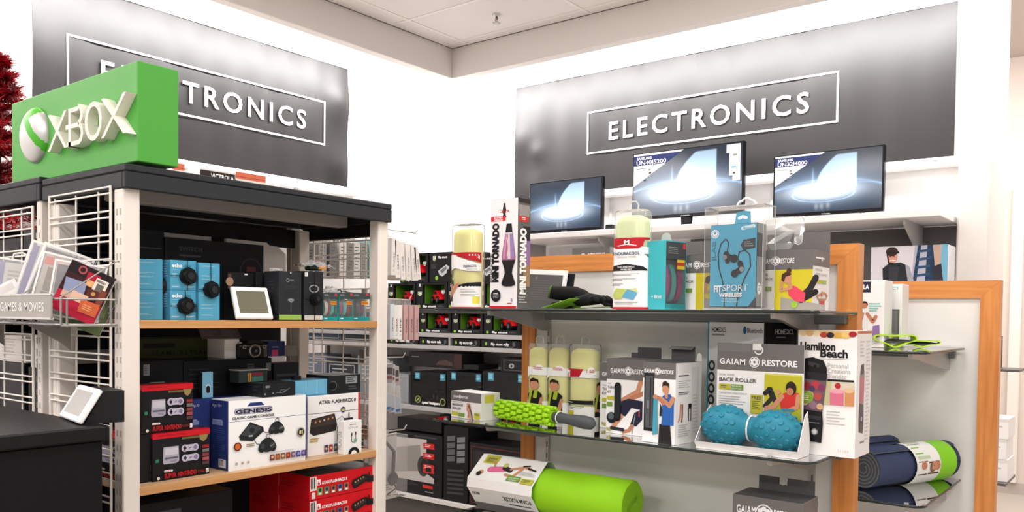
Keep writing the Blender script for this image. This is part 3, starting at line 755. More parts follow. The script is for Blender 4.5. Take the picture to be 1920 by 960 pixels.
for k in range(4): g.tube([(0,0,0.06),(0.14*math.cos(k*PI/2),0.14*math.sin(k*PI/2),0.03),(0.25*math.cos(k*PI/2),0.25*math.sin(k*PI/2),0.006)],0.009,BLACK)
g.build('stand', tr)

# ---------------------------------------------------------------- wire basket of discs on the end grid
BXF, BXB, BY0 = 0.925, GX0-0.012, 2.105
zr1, zr0 = at(103, 551, 'X', BXF).z, at(103, 598, 'X', BXF).z
BYR = at(104, 575, 'X', BXF).y
t = thing('disc_basket', 'grey wire basket with a sign rail, hung on the end grid and full of discs', 'basket', ((BXF+BXB)/2, 2.5, 1.44))
CHR = M('#a9a5a2', 0.3, 0.8); BYE = 3.0; zt_b = 1.528; zb_b = 1.465
g = G()
for z in (zt_b, zb_b): g.tube([(BXB,BY0,z),(BXF,BY0,z),(BXF,BYE,z),(BXB,BYE,z)], 0.0028, CHR, 6)
for x in (BXF, BXF+0.014, BXB-0.016): g.cyl((x,BY0,zb_b),(x,BY0,zt_b),0.0028,CHR,n=6)
for k in range(6):
    x = BXF+(BXB-BXF)*(k+0.5)/6; g.cyl((x,BY0,zb_b),(x,BYE,zb_b),0.0016,CHR,n=6)
for k in range(10): g.cyl((BXF,BY0+0.09*k,zb_b-0.003),(BXB,BY0+0.09*k,zb_b-0.003),0.0018,CHR,n=6)
pb = at(222, 490, 'X', BXB); pf = at(103, 556, 'X', BXF)
g.tube([(BXB, BY0+0.004, pb.z), (BXF, BY0+0.004, zt_b+0.003)], 0.002, CHR, 6); g.tube([(BXB, 2.36, pb.z), (BXF, 2.36, zt_b+0.003)], 0.002, CHR, 6)
g.tube([(BXB+0.008, BY0+0.004, pb.z), (BXB-0.02, BY0+0.004, pb.z+0.001), (BXB-0.024, BY0+0.02, pb.z)], 0.002, CHR, 6)
g.build('wire_frame', t, world=True)
g = G(); 
for y in (2.36, 2.8):
    g.prism([(BXB,y,zb_b-0.006),(BXF+0.03,y,zb_b-0.006),(BXB-0.03,y,zb_b-0.05),(BXB,y,zb_b-0.075)], (0,0.003,0), M('#9b9690',0.4,0.5))
    g.build('bracket', t, world=True); g = G()
g.box((BXF-0.012, BYR, zr0), (BXF-0.006, BYE, zr1), M('#a5a098', 0.45), 0.001)
g.box((BXF-0.014, BYR, zr1-0.004), (BXF-0.004, BYE, zr1+0.001), M('#cfcac4', 0.35)); g.box((BXF-0.014, BYR, zr0-0.002), (BXF-0.004, BYE, zr0+0.003), M('#cfcac4', 0.35))
o = BYE; f = Face(g, (BXF-0.0122, BYE, zr1), (0,-1,0), (0,0,-1), BYE-BYR, zr1-zr0)
# the visible end of the rail reads GAMES & MOVIES
def fx(px): return (BYE-at(px, 575, 'X', BXF-0.0125).y)/(BYE-BYR)*100
f.text('VIDEO GAMES & MOVIES', fx(82), 70, 38, PAPER, w=(fx(82)-fx(0))*1.42, al='r', bold=0.006)
g.build('sign_rail', t, world=True)
# discs: clear security cases and bare cases, leaning in the basket
def disc(name, label, w, h, d, loc, rot, case, art, keeper=False, cat='disc case', hand=False):
    t_ = thing(name, label, cat, loc, rot=rot, group='discs in the wire basket')
    g, f = carton_geo(w, d, h, case, bev=0.001); art(f['front']); f['right'].rect(15,4,85,96,PAPER); f['left'].rect(15,4,85,96,PAPER); g.build('case', t_)
    if keeper:
        g = G(); g.box((-w/2-0.008,-d/2-0.004,-0.006),(w/2+0.008,d/2+0.004,h+0.012), PLASTW, 0.002)
        g.frame = None; f = faces(g, w+0.016, d+0.008, h+0.018, (0,0,-0.006)); f['front'].frame(0,0,100,100,3.2,M('#eae8e6',0.3)); g.build('security_case', t_)
    if hand:
        g = G(); g.tube([(-0.022,0,h+0.008),(-0.02,0,h+0.026),(0,0,h+0.033),(0.02,0,h+0.026),(0.022,0,h+0.008)],0.0035,M('#dcdad8',0.35),6); g.build('hang_loop', t_)
def art_red(F):
    F.rect(0,0,100,100,M('#b3213c',0.35)); F.rect(0,0,100,60,M('#3a1d22',0.35)); F.rect(0,0,100,22,M('#231a1d',0.35)); F.ell(30,10,8,M('#a84b52',0.4)); F.ell(30,10,5,M('#2a191c',0.4))
    F.poly([(42,8),(72,8),(70,30),(44,28)],M('#a71c36',0.4)); F.poly([(4,34),(50,30),(56,60),(12,66)],M('#8892b0',0.4)); F.rect(64,12,92,40,M('#e4dccf',0.4)); F.rect(70,22,86,36,M('#6a6258',0.5)); F.rect(48,22,64,34,M('#d9a672',0.4)); F.rect(58,36,84,52,M('#5a2d22',0.4)); F.rect(10,58,40,70,M('#c9a48e',0.4))
    F.rect(30,52,66,70,M('#d7b49b',0.4)); F.poly([(54,62),(96,58),(98,84),(58,86)],M('#c8603c',0.4)); F.rect(84,30,98,58,M('#7a4030',0.4)); F.ell(72,44,4,M('#c08a55',0.4)); F.para(66,15,90,20,3,INK); F.para(62,68,92,80,3,M('#e09a6a',0.5))
def art_skull(F):
    F.rect(0,0,100,100,M('#2b2834',0.4)); F.ring(45,55,24,5,M('#c8c3c0',0.4)); F.ell(45,55,15,M('#8c8890',0.4)); F.ell(40,52,4,INK); F.ell(52,52,4,INK); F.rect(38,62,54,66,INK); F.rect(4,4,96,14,M('#46424e',0.4)); F.rect(66,8,90,22,M('#aaa5a0',0.4))
def art_green(F): F.rect(0,0,100,100,M('#5aa63c',0.4)); F.rect(10,20,90,80,M('#e7e3da',0.4)); F.para(15,30,80,70,6,GREY)
def art_dull(F): F.rect(0,0,100,100,M('#6a7850',0.4)); F.rect(8,10,92,60,M('#8a8f6a',0.4))
def art_orange(F): F.rect(0,0,100,100,M('#c9bfb4',0.4)); F.rect(0,0,100,14,M('#e06a58',0.4)); F.rect(12,18,88,60,M('#8a6e52',0.4)); F.ell(55,32,10,M('#d9a672',0.4)); F.rect(10,62,60,90,M('#7d776f',0.4)); F.para(14,66,80,90,4,M('#d9d3cb',0.5))
def art_multi(F): F.rect(0,0,100,100,M('#4a4350',0.4)); F.rect(6,5,94,20,M('#d98f78',0.4)); F.rect(8,24,60,66,M('#6a5670',0.4)); F.ell(36,40,10,M('#c89b80',0.4)); F.rect(6,72,94,97,M('#cf3a34',0.4)); F.rect(64,26,92,66,M('#7f97b3',0.4))
def art_white(F): F.rect(0,0,100,100,M('#e6e2df',0.35)); F.rect(0,0,14,100,M('#8e86b8',0.4)); F.para(24,14,86,60,6,M('#bdb8b4',0.5)); F.rect(24,68,80,88,M('#5a6fb0',0.4))
def art_blank(F): F.rect(0,0,100,100,M('#f0eeec',0.3)); F.rect(10,8,90,30,M('#dcd7d4',0.4))
zb = zb_b+0.012
def dpos(px, py, x): q = at(px, py, 'X', x); return (x, q.y, q.z)
DZ = R_(-42)
disc('disc_case', 'red backed disc case tilted at the right end of the basket', 0.112, 0.132, 0.012, dpos(134, 593, 0.985), (0.0, R_(25), DZ), M('#3b2529',0.4), art_red)
disc('disc_case', 'green card disc case slipping out under the red backed case', 0.10, 0.12, 0.010, dpos(150, 616, 1.02), (0.0, R_(25), DZ), M('#5f6d45',0.4), art_dull)
disc('disc_case', 'dark skull covered disc in a white security case behind the red backed one', 0.112, 0.128, 0.012, dpos(138, 594, 1.005), (-0.02, R_(9), DZ), WHITE, art_skull, True)
disc('disc_case', 'slim bright green disc case between two security cases', 0.03, 0.125, 0.012, dpos(100, 590, 0.99), (-0.05, R_(24), DZ), M('#5fb04a',0.4), art_green)
disc('disc_case', 'orange headed disc in a clear security case, middle of the basket', 0.105, 0.150, 0.012, dpos(98, 592, 1.0), (-0.04, R_(14), DZ), WHITE, art_orange, True)
disc('disc_case', 'tall disc with a red foot in a clear security case', 0.118, 0.178, 0.012, dpos(84, 594, 1.0), (-0.04, R_(20), DZ), WHITE, art_multi, True)
disc('disc_case', 'tallest clear cased disc, leaning at the back of the basket', 0.115, 0.19, 0.012, dpos(64, 594, 1.005), (-0.04, R_(17), DZ), WHITE, art_white, True)
disc('disc_case', 'blank white disc case leaning left of the clear cases', 0.11, 0.09, 0.012, dpos(22, 592, 0.985), (-0.1, R_(-28), DZ), WHITE, art_blank)
disc('disc_case', 'clear cased disc with a white hanging loop on top', 0.10, 0.15, 0.012, dpos(22, 592, 1.01), (-0.04, R_(8), DZ), WHITE, art_white, True, hand=True)
disc('disc_case', 'clear cased disc at the left edge of the photograph', 0.105, 0.145, 0.012, dpos(-8, 592, 1.0), (-0.04, R_(12), DZ), WHITE, art_multi, True)

# ---------------------------------------------------------------- black counter with a price display
CZT = 1.236; cxr = 0.95; cyf = at(207, 797, 'X', cxr).y
t = thing('counter', 'black laminate counter in the lower left corner', 'counter', (0.45, 2.3, 0))
CBK = M('#151517', 0.42, 0.0, 0.2, grain=0.03)
g = G(); g.box((-0.3, cyf+0.012, 0.05), (cxr-0.012, 2.95, CZT-0.035), M('#101012',0.6,0.0,0.15), 0.003); g.build('body', t, world=True)
g = G(); g.box((-0.32, cyf, CZT-0.034), (cxr, 2.97, CZT), CBK, 0.004); g.build('top', t, world=True)
g = G(); g.box((-0.28, cyf+0.05, 0), (cxr-0.05, 2.9, 0.05), M('#0c0c0d',0.6)); g.build('plinth', t, world=True)
def price_display(label, W, H, loc, rz, lean, screen, wd):
    t = thing('price_display', label, 'display', loc, rz, 'white framed electronic price displays')
    g = G(); c, s = math.cos(lean), math.sin(lean); y0, z0 = 0.0, 0.004
    M4 = Matrix(((1,0,0,0),(0,c,s,y0),(0,-s,c,z0),(0,0,0,1))).to_4x4() if False else Matrix.Translation((0,y0,z0))@Matrix.Rotation(-lean, 4, 'X')
    FRW = M('#efedeb', 0.35)
    g.box((-W/2,-0.006,0),(W/2,0.006,H), FRW, 0.003, xf=M4); g.build('frame', t)
    g = G(); f = Face(g, M4@Vector((-W/2,-0.006,H)), M4.to_3x3()@Vector((1,0,0)), M4.to_3x3()@Vector((0,0,-1)), W, H); f.rect(11,14,89,84,screen); g.build('screen', t)
    yt, zt = H*math.sin(lean)+0.006, H*math.cos(lean)
    g = G(); g.prism([(-W/2+0.012,0.012,0),(-W/2+0.012,wd,0),(-W/2+0.012,wd,zt),(-W/2+0.012,yt+0.004,zt)], (W-0.024,0,0), M('#1b1b1d',0.45)); g.build('wedge_stand', t)
A_ = at(114, 784, 'Z', CZT); B_ = at(150, 798, 'Z', CZT); dv = B_-A_
price_display('white framed price display with a grey screen, on the black counter', dv.length, 0.088, ((A_.x+B_.x)/2, (A_.y+B_.y)/2, CZT), math.atan2(dv.y, dv.x), R_(31), M('#a4a19e', 0.25), 0.1)

# ================================================================ GOODS ON THE GAME CONSOLE SHELVES
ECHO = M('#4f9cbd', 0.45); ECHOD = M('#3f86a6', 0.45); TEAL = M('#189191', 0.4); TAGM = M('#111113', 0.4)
def puck(parent, face, x, y, r=0.021):
    """black round spider-wrap alarm on a box face, with its wires"""
    g = G(); c = face.P(x, y, 0.0); n = face.n; 
    g.cyl(c, c+n*0.010, r*1.18, TAGM, n=8, smooth=False); g.cyl(c+n*0.010, c+n*0.020, r*0.95, TAGM, r1=r*0.8, n=20); g.cyl(c+n*0.020, c+n*0.022, r*0.45, M('#2a2a2d',0.3), n=16)
    for (a, b) in ((x, 0), (x, 100)): g.cyl(face.P(x, y, 0.004), face.P(a, b, 0.0015), 0.0009, TAGM, n=5)
    for (a, b) in ((0, y), (100, y)): g.cyl(face.P(x, y, 0.004), face.P(a, b, 0.0015), 0.0009, TAGM, n=5)
    return g.build('alarm_tag', parent)
def echo_front(F):
    F.text('echo', 7, 24, 13.5, PAPER, w=38, bold=0.03); F.text('dot', 53, 24, 14.5, M('#2e6f8c',0.5), w=26); F.para(7,31,40,34,1,M('#9cc6d8',0.5)); F.para(8,44,26,58,3,M('#9cc6d8',0.5))
    F.text('amazon', 7, 90, 6, PAPER, w=26); F.para(60,86,94,91,2,PAPER); F.rect(66,44,99,72,M('#35505c',0.4))
def echo_side(F):
    for y in (10, 44, 56, 80): F.para(12, y, 80, y+5, 2, M('#b5d7e4',0.5), 0.35)
def speaker_box(label, x, y, z, w, d, h, rz, kind, tag=(62, 50)):
    t = thing('speaker_box', label, 'box', (x, y, z), rz, 'blue smart speaker boxes')
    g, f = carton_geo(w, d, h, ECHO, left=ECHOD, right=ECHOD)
    (echo_front if kind == 'f' else echo_side)(f['front']); f['left'].para(20,12,80,60,6,M('#9cc6d8',0.5),0.3); f['right'].para(15,12,60,16,1,PAPER); f['right'].para(15,25,80,60,4,M('#9cc6d8',0.5),0.3)
    g.build('carton', t)
    if tag: puck(t, f[tag[2] if len(tag) > 2 else 'front'], tag[0], tag[1])
    return t
x, w, h = spotL(319, 368, 488, 598, 2.135, Z_TOP); hb = h/2-0.0005
for k, lab in ((0, 'blue smart speaker box at the bottom of the middle stack, on the top shelf'), (1, 'blue smart speaker box on top of the middle stack, tag beside its name')):
    speaker_box(lab, x, 2.135+0.028, Z_TOP+k*(hb+0.0004), w, 0.056, hb, 0, 'f', (64 if k else 56, 52))
x, w, h = spotL(372, 412, 493, 599, 2.125, Z_TOP); hc = h/2-0.0005
speaker_box('blue smart speaker box turned sideways at the bottom, right of the named boxes', x, 2.125+0.045, Z_TOP, w, 0.09, hc, 0, 's', None)
speaker_box('blue smart speaker box turned sideways, on top, with a round tag low on it', x, 2.125+0.045, Z_TOP+hc+0.0004, w, 0.09, hc, 0, 's', (56, 93))
x, w, h = spotL(255, 300, 484, 598, 2.15, Z_TOP); hc = h/2-0.0005
speaker_box('blue smart speaker box at the bottom of the angled stack beside the left post', GX0+0.115, 2.20, Z_TOP, 0.088, 0.05, hc, R_(-33), 's', None)
speaker_box('blue smart speaker box on top of the angled stack beside the left post', GX0+0.115, 2.20, Z_TOP+hc+0.0004, 0.088, 0.05, hc, R_(-33), 's', (50, 88, 'right'))

# price display on the top shelf
xm, w, h = spotL(448, 511, 547, 598, 2.115, Z_TOP)
price_display('white framed price display with an olive grey screen, on the top shelf', 0.118, 0.102, (xm-0.002, 2.118, Z_TOP), R_(-7), R_(23), M('#6d6a58', 0.25), 0.085)

NEARB = M('#101114', 0.4, 0.0, 0.15); SOOT = M('#1d1e21', 0.42); FAINT = M('#3b3c42', 0.5); PRINT = M('#8d8f93', 0.5)
# big black console cartons standing behind
x, w, h = spotL(310, 494, 452, 598, 2.33, Z_TOP)
g, f = carton_geo(w, 0.09, h, NEARB); F = f['front']
F.text('SWITCH', 13, 15, 5.2, FAINT, w=22, bold=0.02); F.para(13, 20, 38, 24, 1, FAINT); F.para(13, 29, 52, 44, 4, M('#28292e',0.5), 0.3); F.ring(86, 36, 17, 1.2, M('#2e2c34',0.5)); F.rect(81,30,91,40,M('#4d2027',0.5)); F.para(81,46,91,52,2,FAINT)
g.build('console_carton', loc=(x, 2.375, Z_TOP), label='wide black console carton with a dark red badge, behind the blue boxes', cat='box')
x, w, h = spotL(255, 308, 430, 598, 2.34, Z_TOP)
g, f = carton_geo(w, 0.09, h, NEARB); f['front'].frame(4,3,96,97,1.0,M('#1d1e22',0.5)); f['front'].rect(10,20,90,21.5,FAINT)
g.build('console_carton', loc=(x, 2.385, Z_TOP), label='plain black carton beside the left post, behind the angled blue stack', cat='box')
# white display tray with a clipped corner, and a white board, standing at the spine
def onY(pts, y): return [at(px, py, 'Y', y) for px, py in pts]
g = G(); g.prism([v for v in onY([(420,560),(425,447),(445,449),(500,455),(505,460),(521,463),(536,477),(536,560)], 2.438)], (0,0.014,0), M('#dcd6d2',0.5))
b0 = at(478, 598, 'Y', 2.438); 
g.box((b0.x-0.05,2.425,Z_TOP),(b0.x+0.05,2.439,Z_TOP+0.1),M('#dcd6d2',0.5))
g.build('display_card', loc=(b0.x, 2.44, Z_TOP), world=True, label='white display card with clipped corner behind the black console carton', cat='card')
x, w, h = spotL(308, 396, 440, 598, 2.438, Z_TOP)
g, f = carton_geo(w, 0.03, h, M('#dcd6d2',0.5)); f['front'].frame(0,0,100,100,1.5,M('#cbc5c0',0.5)); g.build('display_card', loc=(x, 2.442+0.012, Z_TOP), label='white display card whose top edge shows above the black console carton', cat='card')

# row of small dark camera and speaker boxes
def dark_box(label, l, r, tp, bt, yf, d, z, art=None, col=SOOT, tag=None, rz=0, name='camera_box', group='dark boxes on the top shelf', tab=None):
    x, w, h = spotL(l, r, tp, bt, yf, z); t = thing(name, label, 'box', (x, yf+d/2, z), rz, group)
    g, f = carton_geo(w, d, h, col)
    if art: art(f)
    g.build('carton', t)
    if tag: puck(t, f['front'], tag[0], tag[1], 0.017)
    if tab:
        g = G(); g.box((-w*0.3,d/2-0.004,h),(w*0.3,d/2-0.003,h+tab),PLASTW); g.tube([(-0.012,d/2-0.0035,h+tab*0.5),(-0.008,d/2-0.0035,h+tab*0.8),(0.008,d/2-0.0035,h+tab*0.8),(0.012,d/2-0.0035,h+tab*0.5)],0.0012,M('#e8e8e8',0.3),5); g.build('hang_tab', t)
    return t
def art_cam(f):
    F = f['front']; F.rect(60,2,72,5,PAPER); F.ring(72,58,13,2,FAINT); F.ring(72,58,7,1.5,M('#55565c',0.4)); F.para(12,30,50,42,3,FAINT); F.rect(5,92,60,96,M('#6f7074',0.5))
dark_box('dark camera box with a portrait on its left edge, behind the price display', 427, 478, 511, 598, 2.215, 0.07, Z_TOP, lambda f: (art_cam(f), f['front'].rect(0,4,12,52,M('#5b443a',0.5)), f['front'].ell(6,20,9,M('#b08a74',0.5))))
dark_box('dark camera box with a ringed lens print, right of the price display', 480, 522, 511, 599, 2.20, 0.08, Z_TOP, art_cam, tag=(70, 62))
def art_lime(f):
    F = f['front']; F.rect(0,88,100,98,M('#93b65a',0.45)); F.ring(38,18,4,1.2,PRINT); F.para(48,16,75,20,1,PRINT); F.para(24,29,80,37,3,FAINT,0.4); F.ell(52,58,3,PRINT,8); F.rect(49,58,55,84,M('#3f4147',0.4)); F.rect(47,60,57,63,PRINT); F.para(30,40,78,52,4,M('#30323a',0.5),0.3); F.ell(50,3,1.6,PAPER); f['left'].para(20,20,80,60,6,FAINT,0.3)
dark_box('dark tall box with a lime stripe along its foot, on the top shelf', 523, 565, 509, 600, 2.115, 0.075, Z_TOP, art_lime, M('#2a2d31',0.42), tab=0.012)
def art_glass(f):
    F = f['front']; F.rect(2,89,96,98,M('#cbc6c2',0.5)); F.para(6,91,90,96,1,M('#a9a4a0',0.5)); F.ring(50,35,8,2,M('#a5a8ab',0.4),12); F.poly([(42,42),(60,42),(58,58),(44,58)],M('#4f5359',0.4)); F.para(20,22,85,25,1,FAINT)
    F.rect(2,3,18,11,PAPER); F.para(4,5,15,9,2,GREY)
dark_box('dark tall box with a white strip along its foot and a round black tag', 570, 606, 509, 602, 2.115, 0.075, Z_TOP, art_glass, M('#25272b',0.42), tag=(52, 56))
# fitness band packs: teal open boxes with coloured bands under a clear front
def band_pack(label, l, r, tp, bt, yf, d, z, bands, rz=0.0, mid=None):
    x, w, h = spotL(l, r, tp, bt, yf, z); t = thing('fitness_band_pack', label, 'box', (x, yf+d/2, z), rz, 'teal fitness band packs on the top shelf')
    band_geo(t, w, d, h, bands); return t
def band_geo(t, w, d, h, bands):
    g = G(); g.box((-w/2,-d/2,0),(w/2,d/2,h*0.14),TEAL); g.box((-w/2,d/2-0.002,h*0.14),(w/2,d/2,h),TEAL); g.box((-w/2,-d/2,h*0.14),(-w/2+0.002,d/2-0.002,h),TEAL)
    g.box((-w/2+0.002,-d/2,h*0.78),(w/2,d/2-0.002,h),M('#3a4142',0.4)); f = Face(g,(-w/2,-d/2,h),(1,0,0),(0,0,-1),w,h); f.rect(0,0,100,22,M('#3d4546',0.4)); f.para(8,6,45,14,2,PRINT); f.rect(78,2,95,10,M('#c33a52',0.5)); f.para(10,90,40,95,1,PAPER)
    g.build('carton', t)
    for k, (bx, col, op) in enumerate(bands):
        g = G(); pts = []
        for q in range(13):
            a = -PI*0.5+PI*q/12 if not op else -PI*0.75+PI*1.2*q/12
            pts.append((bx*w/2+(0.06*w*math.cos(a) if op else 0), -math.cos(a)*d*0.34+d*0.02*(k % 2), h*0.46+math.sin(a)*h*0.27))
        hw = w*0.095; rings = []
        for q, p in enumerate(pts):
            a = -PI*0.5+PI*q/12; nn = Vector((0,-math.cos(a),math.sin(a)))*0.0022
            rings.append([Vector(p)+Vector((-hw,0,0)), Vector(p)+Vector((hw,0,0)), Vector(p)+Vector((hw,0,0))+nn, Vector(p)+Vector((-hw,0,0))+nn])
        g.loft(rings, M(col,0.4), True, False); g.build('band', t)
    g = G(); g.box((w*0.02,-d/2-0.0006,h*0.58),(w*0.40,-d/2-0.0002,h*0.70),M('#d9942f',0.45)); f = Face(g,(w*0.02,-d/2-0.0006,h*0.70),(1,0,0),(0,0,-1),w*0.38,h*0.12); f.rect(0,36,100,60,M('#b9462c',0.5)); g.build('price_sticker', t)
    g = G(); g.box((-w/2+0.003,-d/2-0.0002,h*0.14),(w/2-0.0003,-d/2,h*0.78),PLAST); g.build('window', t)
band_pack('teal band pack with a loose turquoise band, first from the left', 605, 633, 549, 603, 2.118, 0.045, Z_TOP, [(-0.35,'#c9c0b8',False),(0.0,'#7c2f4a',False),(0.35,'#3fb3ad',True)])
band_pack('teal band pack with pink, turquoise and wine bands, second from the left', 635, 662, 549, 604, 2.118, 0.045, Z_TOP, [(-0.5,'#a3356e',False),(0.05,'#3fb3ad',False),(0.5,'#7c2f4a',False)])
x, w, h = spotL(664, 703, 549, 605, 2.112, Z_TOP)
t = thing('fitness_band_pack', 'teal band pack showing its plain teal side, against the right post', 'box', (x+0.012, 2.112+0.045, Z_TOP), R_(-22), 'teal fitness band packs on the top shelf')
band_geo(t, w*0.66, 0.05, h, [(-0.3,'#5c4450',False),(0.25,'#6c2f48',False)])
# clear pouch lying across the dark boxes
q = at(592, 508, 'Y', 2.15)
t = thing('accessory_pouch', 'clear plastic pouch with a dark green gadget, lying on the dark tall box', 'pouch', (q.x, 2.155, q.z+0.001))
g = G(); n = 14; vs = []; rnd = random.Random(5)
for i in range(n+1):
    for j in range(6):
        vs.append((-0.065+0.13*i/n, -0.025+0.05*j/5, 0.008+0.02*math.sin(PI*i/n)*math.sin(PI*j/5)+rnd.uniform(0,0.010)))
fs = [(i*6+j, (i+1)*6+j, (i+1)*6+j+1, i*6+j+1) for i in range(n) for j in range(5)]
g.add(vs, fs, PLASTW, False); g.build('bag', t)
g = G(); g.box((-0.03,-0.018,0),(0.02,0.018,0.018),M('#182a26',0.35),0.005); g.build('gadget', t)
g = G(); g.box((0.0,-0.0205,0.004),(0.03,-0.0185,0.014),M('#c98a3c',0.5)); g.build('orange_label', t)
q = at(628, 549, 'Y', 2.135)
t = thing('plastic_bag', 'crumpled clear plastic bag lying on top of the teal band packs', 'bag', (q.x, 2.14, q.z+0.001))
g = G(); vs = []
for i in range(n+1):
    for j in range(6): vs.append((-0.07+0.14*i/n, -0.02+0.04*j/5, 0.001+rnd.uniform(0,0.02)*(1-abs(2*i/n-1))))
g.add(vs, fs, PLASTW, False); g.build('film', t)
g = G(); g.box((-0.05,-0.012,0.0015),(0.01,0.01,0.003),M('#dcdcdc',0.3)); g.build('label_strip', t)

# packs hanging on hooks at the right end of the gondola: white books of screen protectors outside the grid
HK = M('#c9c6c3', 0.3, 0.8)
def hook(label, x0, y, z, L, dirx=1):
    g = G(); g.tube([(x0,y,z),(x0+dirx*L,y,z-0.004),(x0+dirx*(L+0.012),y,z+0.012)],0.0024,HK,6); g.box((x0-0.004,y-0.012,z-0.02),(x0+0.002,y+0.012,z+0.03),HK)
    return g.build('peg_hook', loc=(x0, y, z), world=True, label=label, cat='hook')
GXR = GX1+0.012
yh = 2.20
zh = at(760, 437, 'Y', yh).z
hook('steel peg hook holding the upper white packs on the right end grid', GXR, yh+0.03, zh+0.012, 0.25)
hook('steel peg hook holding the pink and white packs on the right end grid', GXR, yh+0.03, at(760, 566, 'Y', yh).z+0.012, 0.22)
lab = ['white slim pack nearest the grid on the upper hook', 'white slim pack second from the grid on the upper hook', 'white slim pack third from the grid on the upper hook', 'white slim pack fourth from the grid on the upper hook', 'white slim pack fifth from the grid on the upper hook', 'white slim pack at the free end of the upper hook']
def hang_pack(label, px, yt, yb, tilt, wpx, col, txt, group, tcol=GREY):
    q0 = at(px, yb, 'Y', yh); q1 = at(px, yt, 'Y', yh); h = (q1.z-q0.z); th = at(px+wpx, yb, 'Y', yh).x-q0.x
    t = thing('hanging_pack', label, 'pack', (q0.x+th/2, yh+0.045, q0.z), group=group, rot=(0, R_(tilt), 0))
    g, f = carton_geo(th*0.93, 0.09, h, col); f['front'].text(txt, 68, 78, 5, tcol, w=40, rot=90, bold=0.03); f['front'].para(35,84,70,92,2,M('#bdb8b5',0.5)); f['left'].para(20,20,80,70,6,M('#c9c5c2',0.5),0.3)
    g.build('carton', t)
    g = G(); g.box((-0.001,-0.012,h),(0.001,0.02,h+0.022),PLASTW); g.build('hang_tab', t)
for k, (px, yt, yb, tl, tx) in enumerate(((733,446,516,1,'CASE'),(742,450,521,-3,'SLIM'),(752,453,524,-5,'THE CASE'),(762,456,525,-3,'THE CASE'),(773,458,525,-4,'CASE MATE'),(781,462,524,-8,'CASE'))):
    hang_pack(lab[k], px, yt, yb, tl, 9.5, M('#e3dedb',0.45), tx, 'white packs on the upper hook')
for k, (px, yt, yb, col, tx) in enumerate(((731,570,636,'#cfd2d8','GLASS'),(739,572,636,'#e2dfdd','CLEAR'),(746,572,637,'#e9e6e4','LIFE'),(757,572,638,'#c9a3a3','CASE'),(767,572,638,'#c9a3a3','CASE'),(777,572,638,'#c9a3a3','CASE'))):
    hang_pack(['grey slim pack nearest the grid on the lower hook','white slim pack second on the lower hook','white slim pack third on the lower hook','pink slim pack left of the three pink ones','pink slim pack, middle of the three pink ones','pink slim pack at the free end of the lower hook'][k], px, yt, yb, 0, 8.6, M(col,0.45), tx, 'packs on the lower hook', M('#6f5a5c',0.5))
# packs seen through the grid, hanging further back on the same end
for k, (px, col) in enumerate(((588,'#8f8b89'),(608,'#6f6d6c'),(626,'#c9c4c0'),(640,'#7b7876'),(652,'#c4c0bc'),(666,'#8a8785'),(684,'#86b0ad'))):
    yy = 2.66; q0 = at(px, 522, 'Y', yy); q1 = at(px, 456 if k < 6 else 450, 'Y', yy)
    t = thing('hanging_pack', ['smoked clear pack seen through the grid, nearest the spine post','dark pack seen through the grid, second from the spine post','pale pack seen through the grid, third from the spine post','grey pack seen through the grid, fourth from the spine post','pale pack seen through the grid, fifth from the spine post','grey pack seen through the grid, sixth from the spine post','pack with a teal corner seen through the grid beside the right post'][k], 'pack', (q0.x, yy, q0.z), group='packs seen through the end grid')
    g, f = carton_geo(0.038 if k < 6 else 0.05, 0.11, q1.z-q0.z, M(col,0.35)); f['front'].para(20,12,80,80,7,M('#55524f',0.5),0.25); f['left'].para(20,20,80,70,6,M('#55524f',0.5),0.3); g.build('carton', t)
    g = G(); g.tube([(-0.012,0,q1.z-q0.z),(-0.01,0,q1.z-q0.z+0.016),(0.01,0,q1.z-q0.z+0.016),(0.012,0,q1.z-q0.z)],0.003,PLASTW,6); g.build('hang_tab', t)
    if k % 2 == 0:
        hook(['steel peg hook nearest the spine post behind the grid','','steel peg hook in the middle behind the grid','','steel peg hook right of the middle behind the grid','','steel peg hook nearest the right post behind the grid'][k], q0.x, yy-0.03, q1.z+0.03, 0.02)

# ---------------------------------------------------------------- middle shelf: game consoles
REDF = M('#c21a26', 0.4); SNES = M('#18171b', 0.42); GRYC = M('#b9b4c4', 0.4)
def pad(F, cx, cy, s):
    F.stroke([(cx-s*0.8, cy), (cx+s*0.8, cy)], s*1.25, GRYC); F.ell(cx-s*0.85, cy, s*0.72, GRYC); F.ell(cx+s*0.85, cy, s*0.72, GRYC)
    F.ell(cx+s*0.85, cy, s*0.5, M('#a29cb4',0.4)); F.rect(cx-s*1.1,cy-s*0.16,cx-s*0.6,cy+s*0.16,INK); F.rect(cx-s*0.95,cy-s*0.45,cx-s*0.75,cy+s*0.45,INK); F.stroke([(cx-s*0.2,cy+s*0.1),(cx+s*0.15,cy-s*0.1)],s*0.18,M('#6d6880',0.5))
    for a, b in ((0.65,0),(1.05,0),(0.85,-0.25),(0.85,0.25)): F.ell(cx+s*a, cy+s*b, s*0.13, M('#5b4a86',0.4))
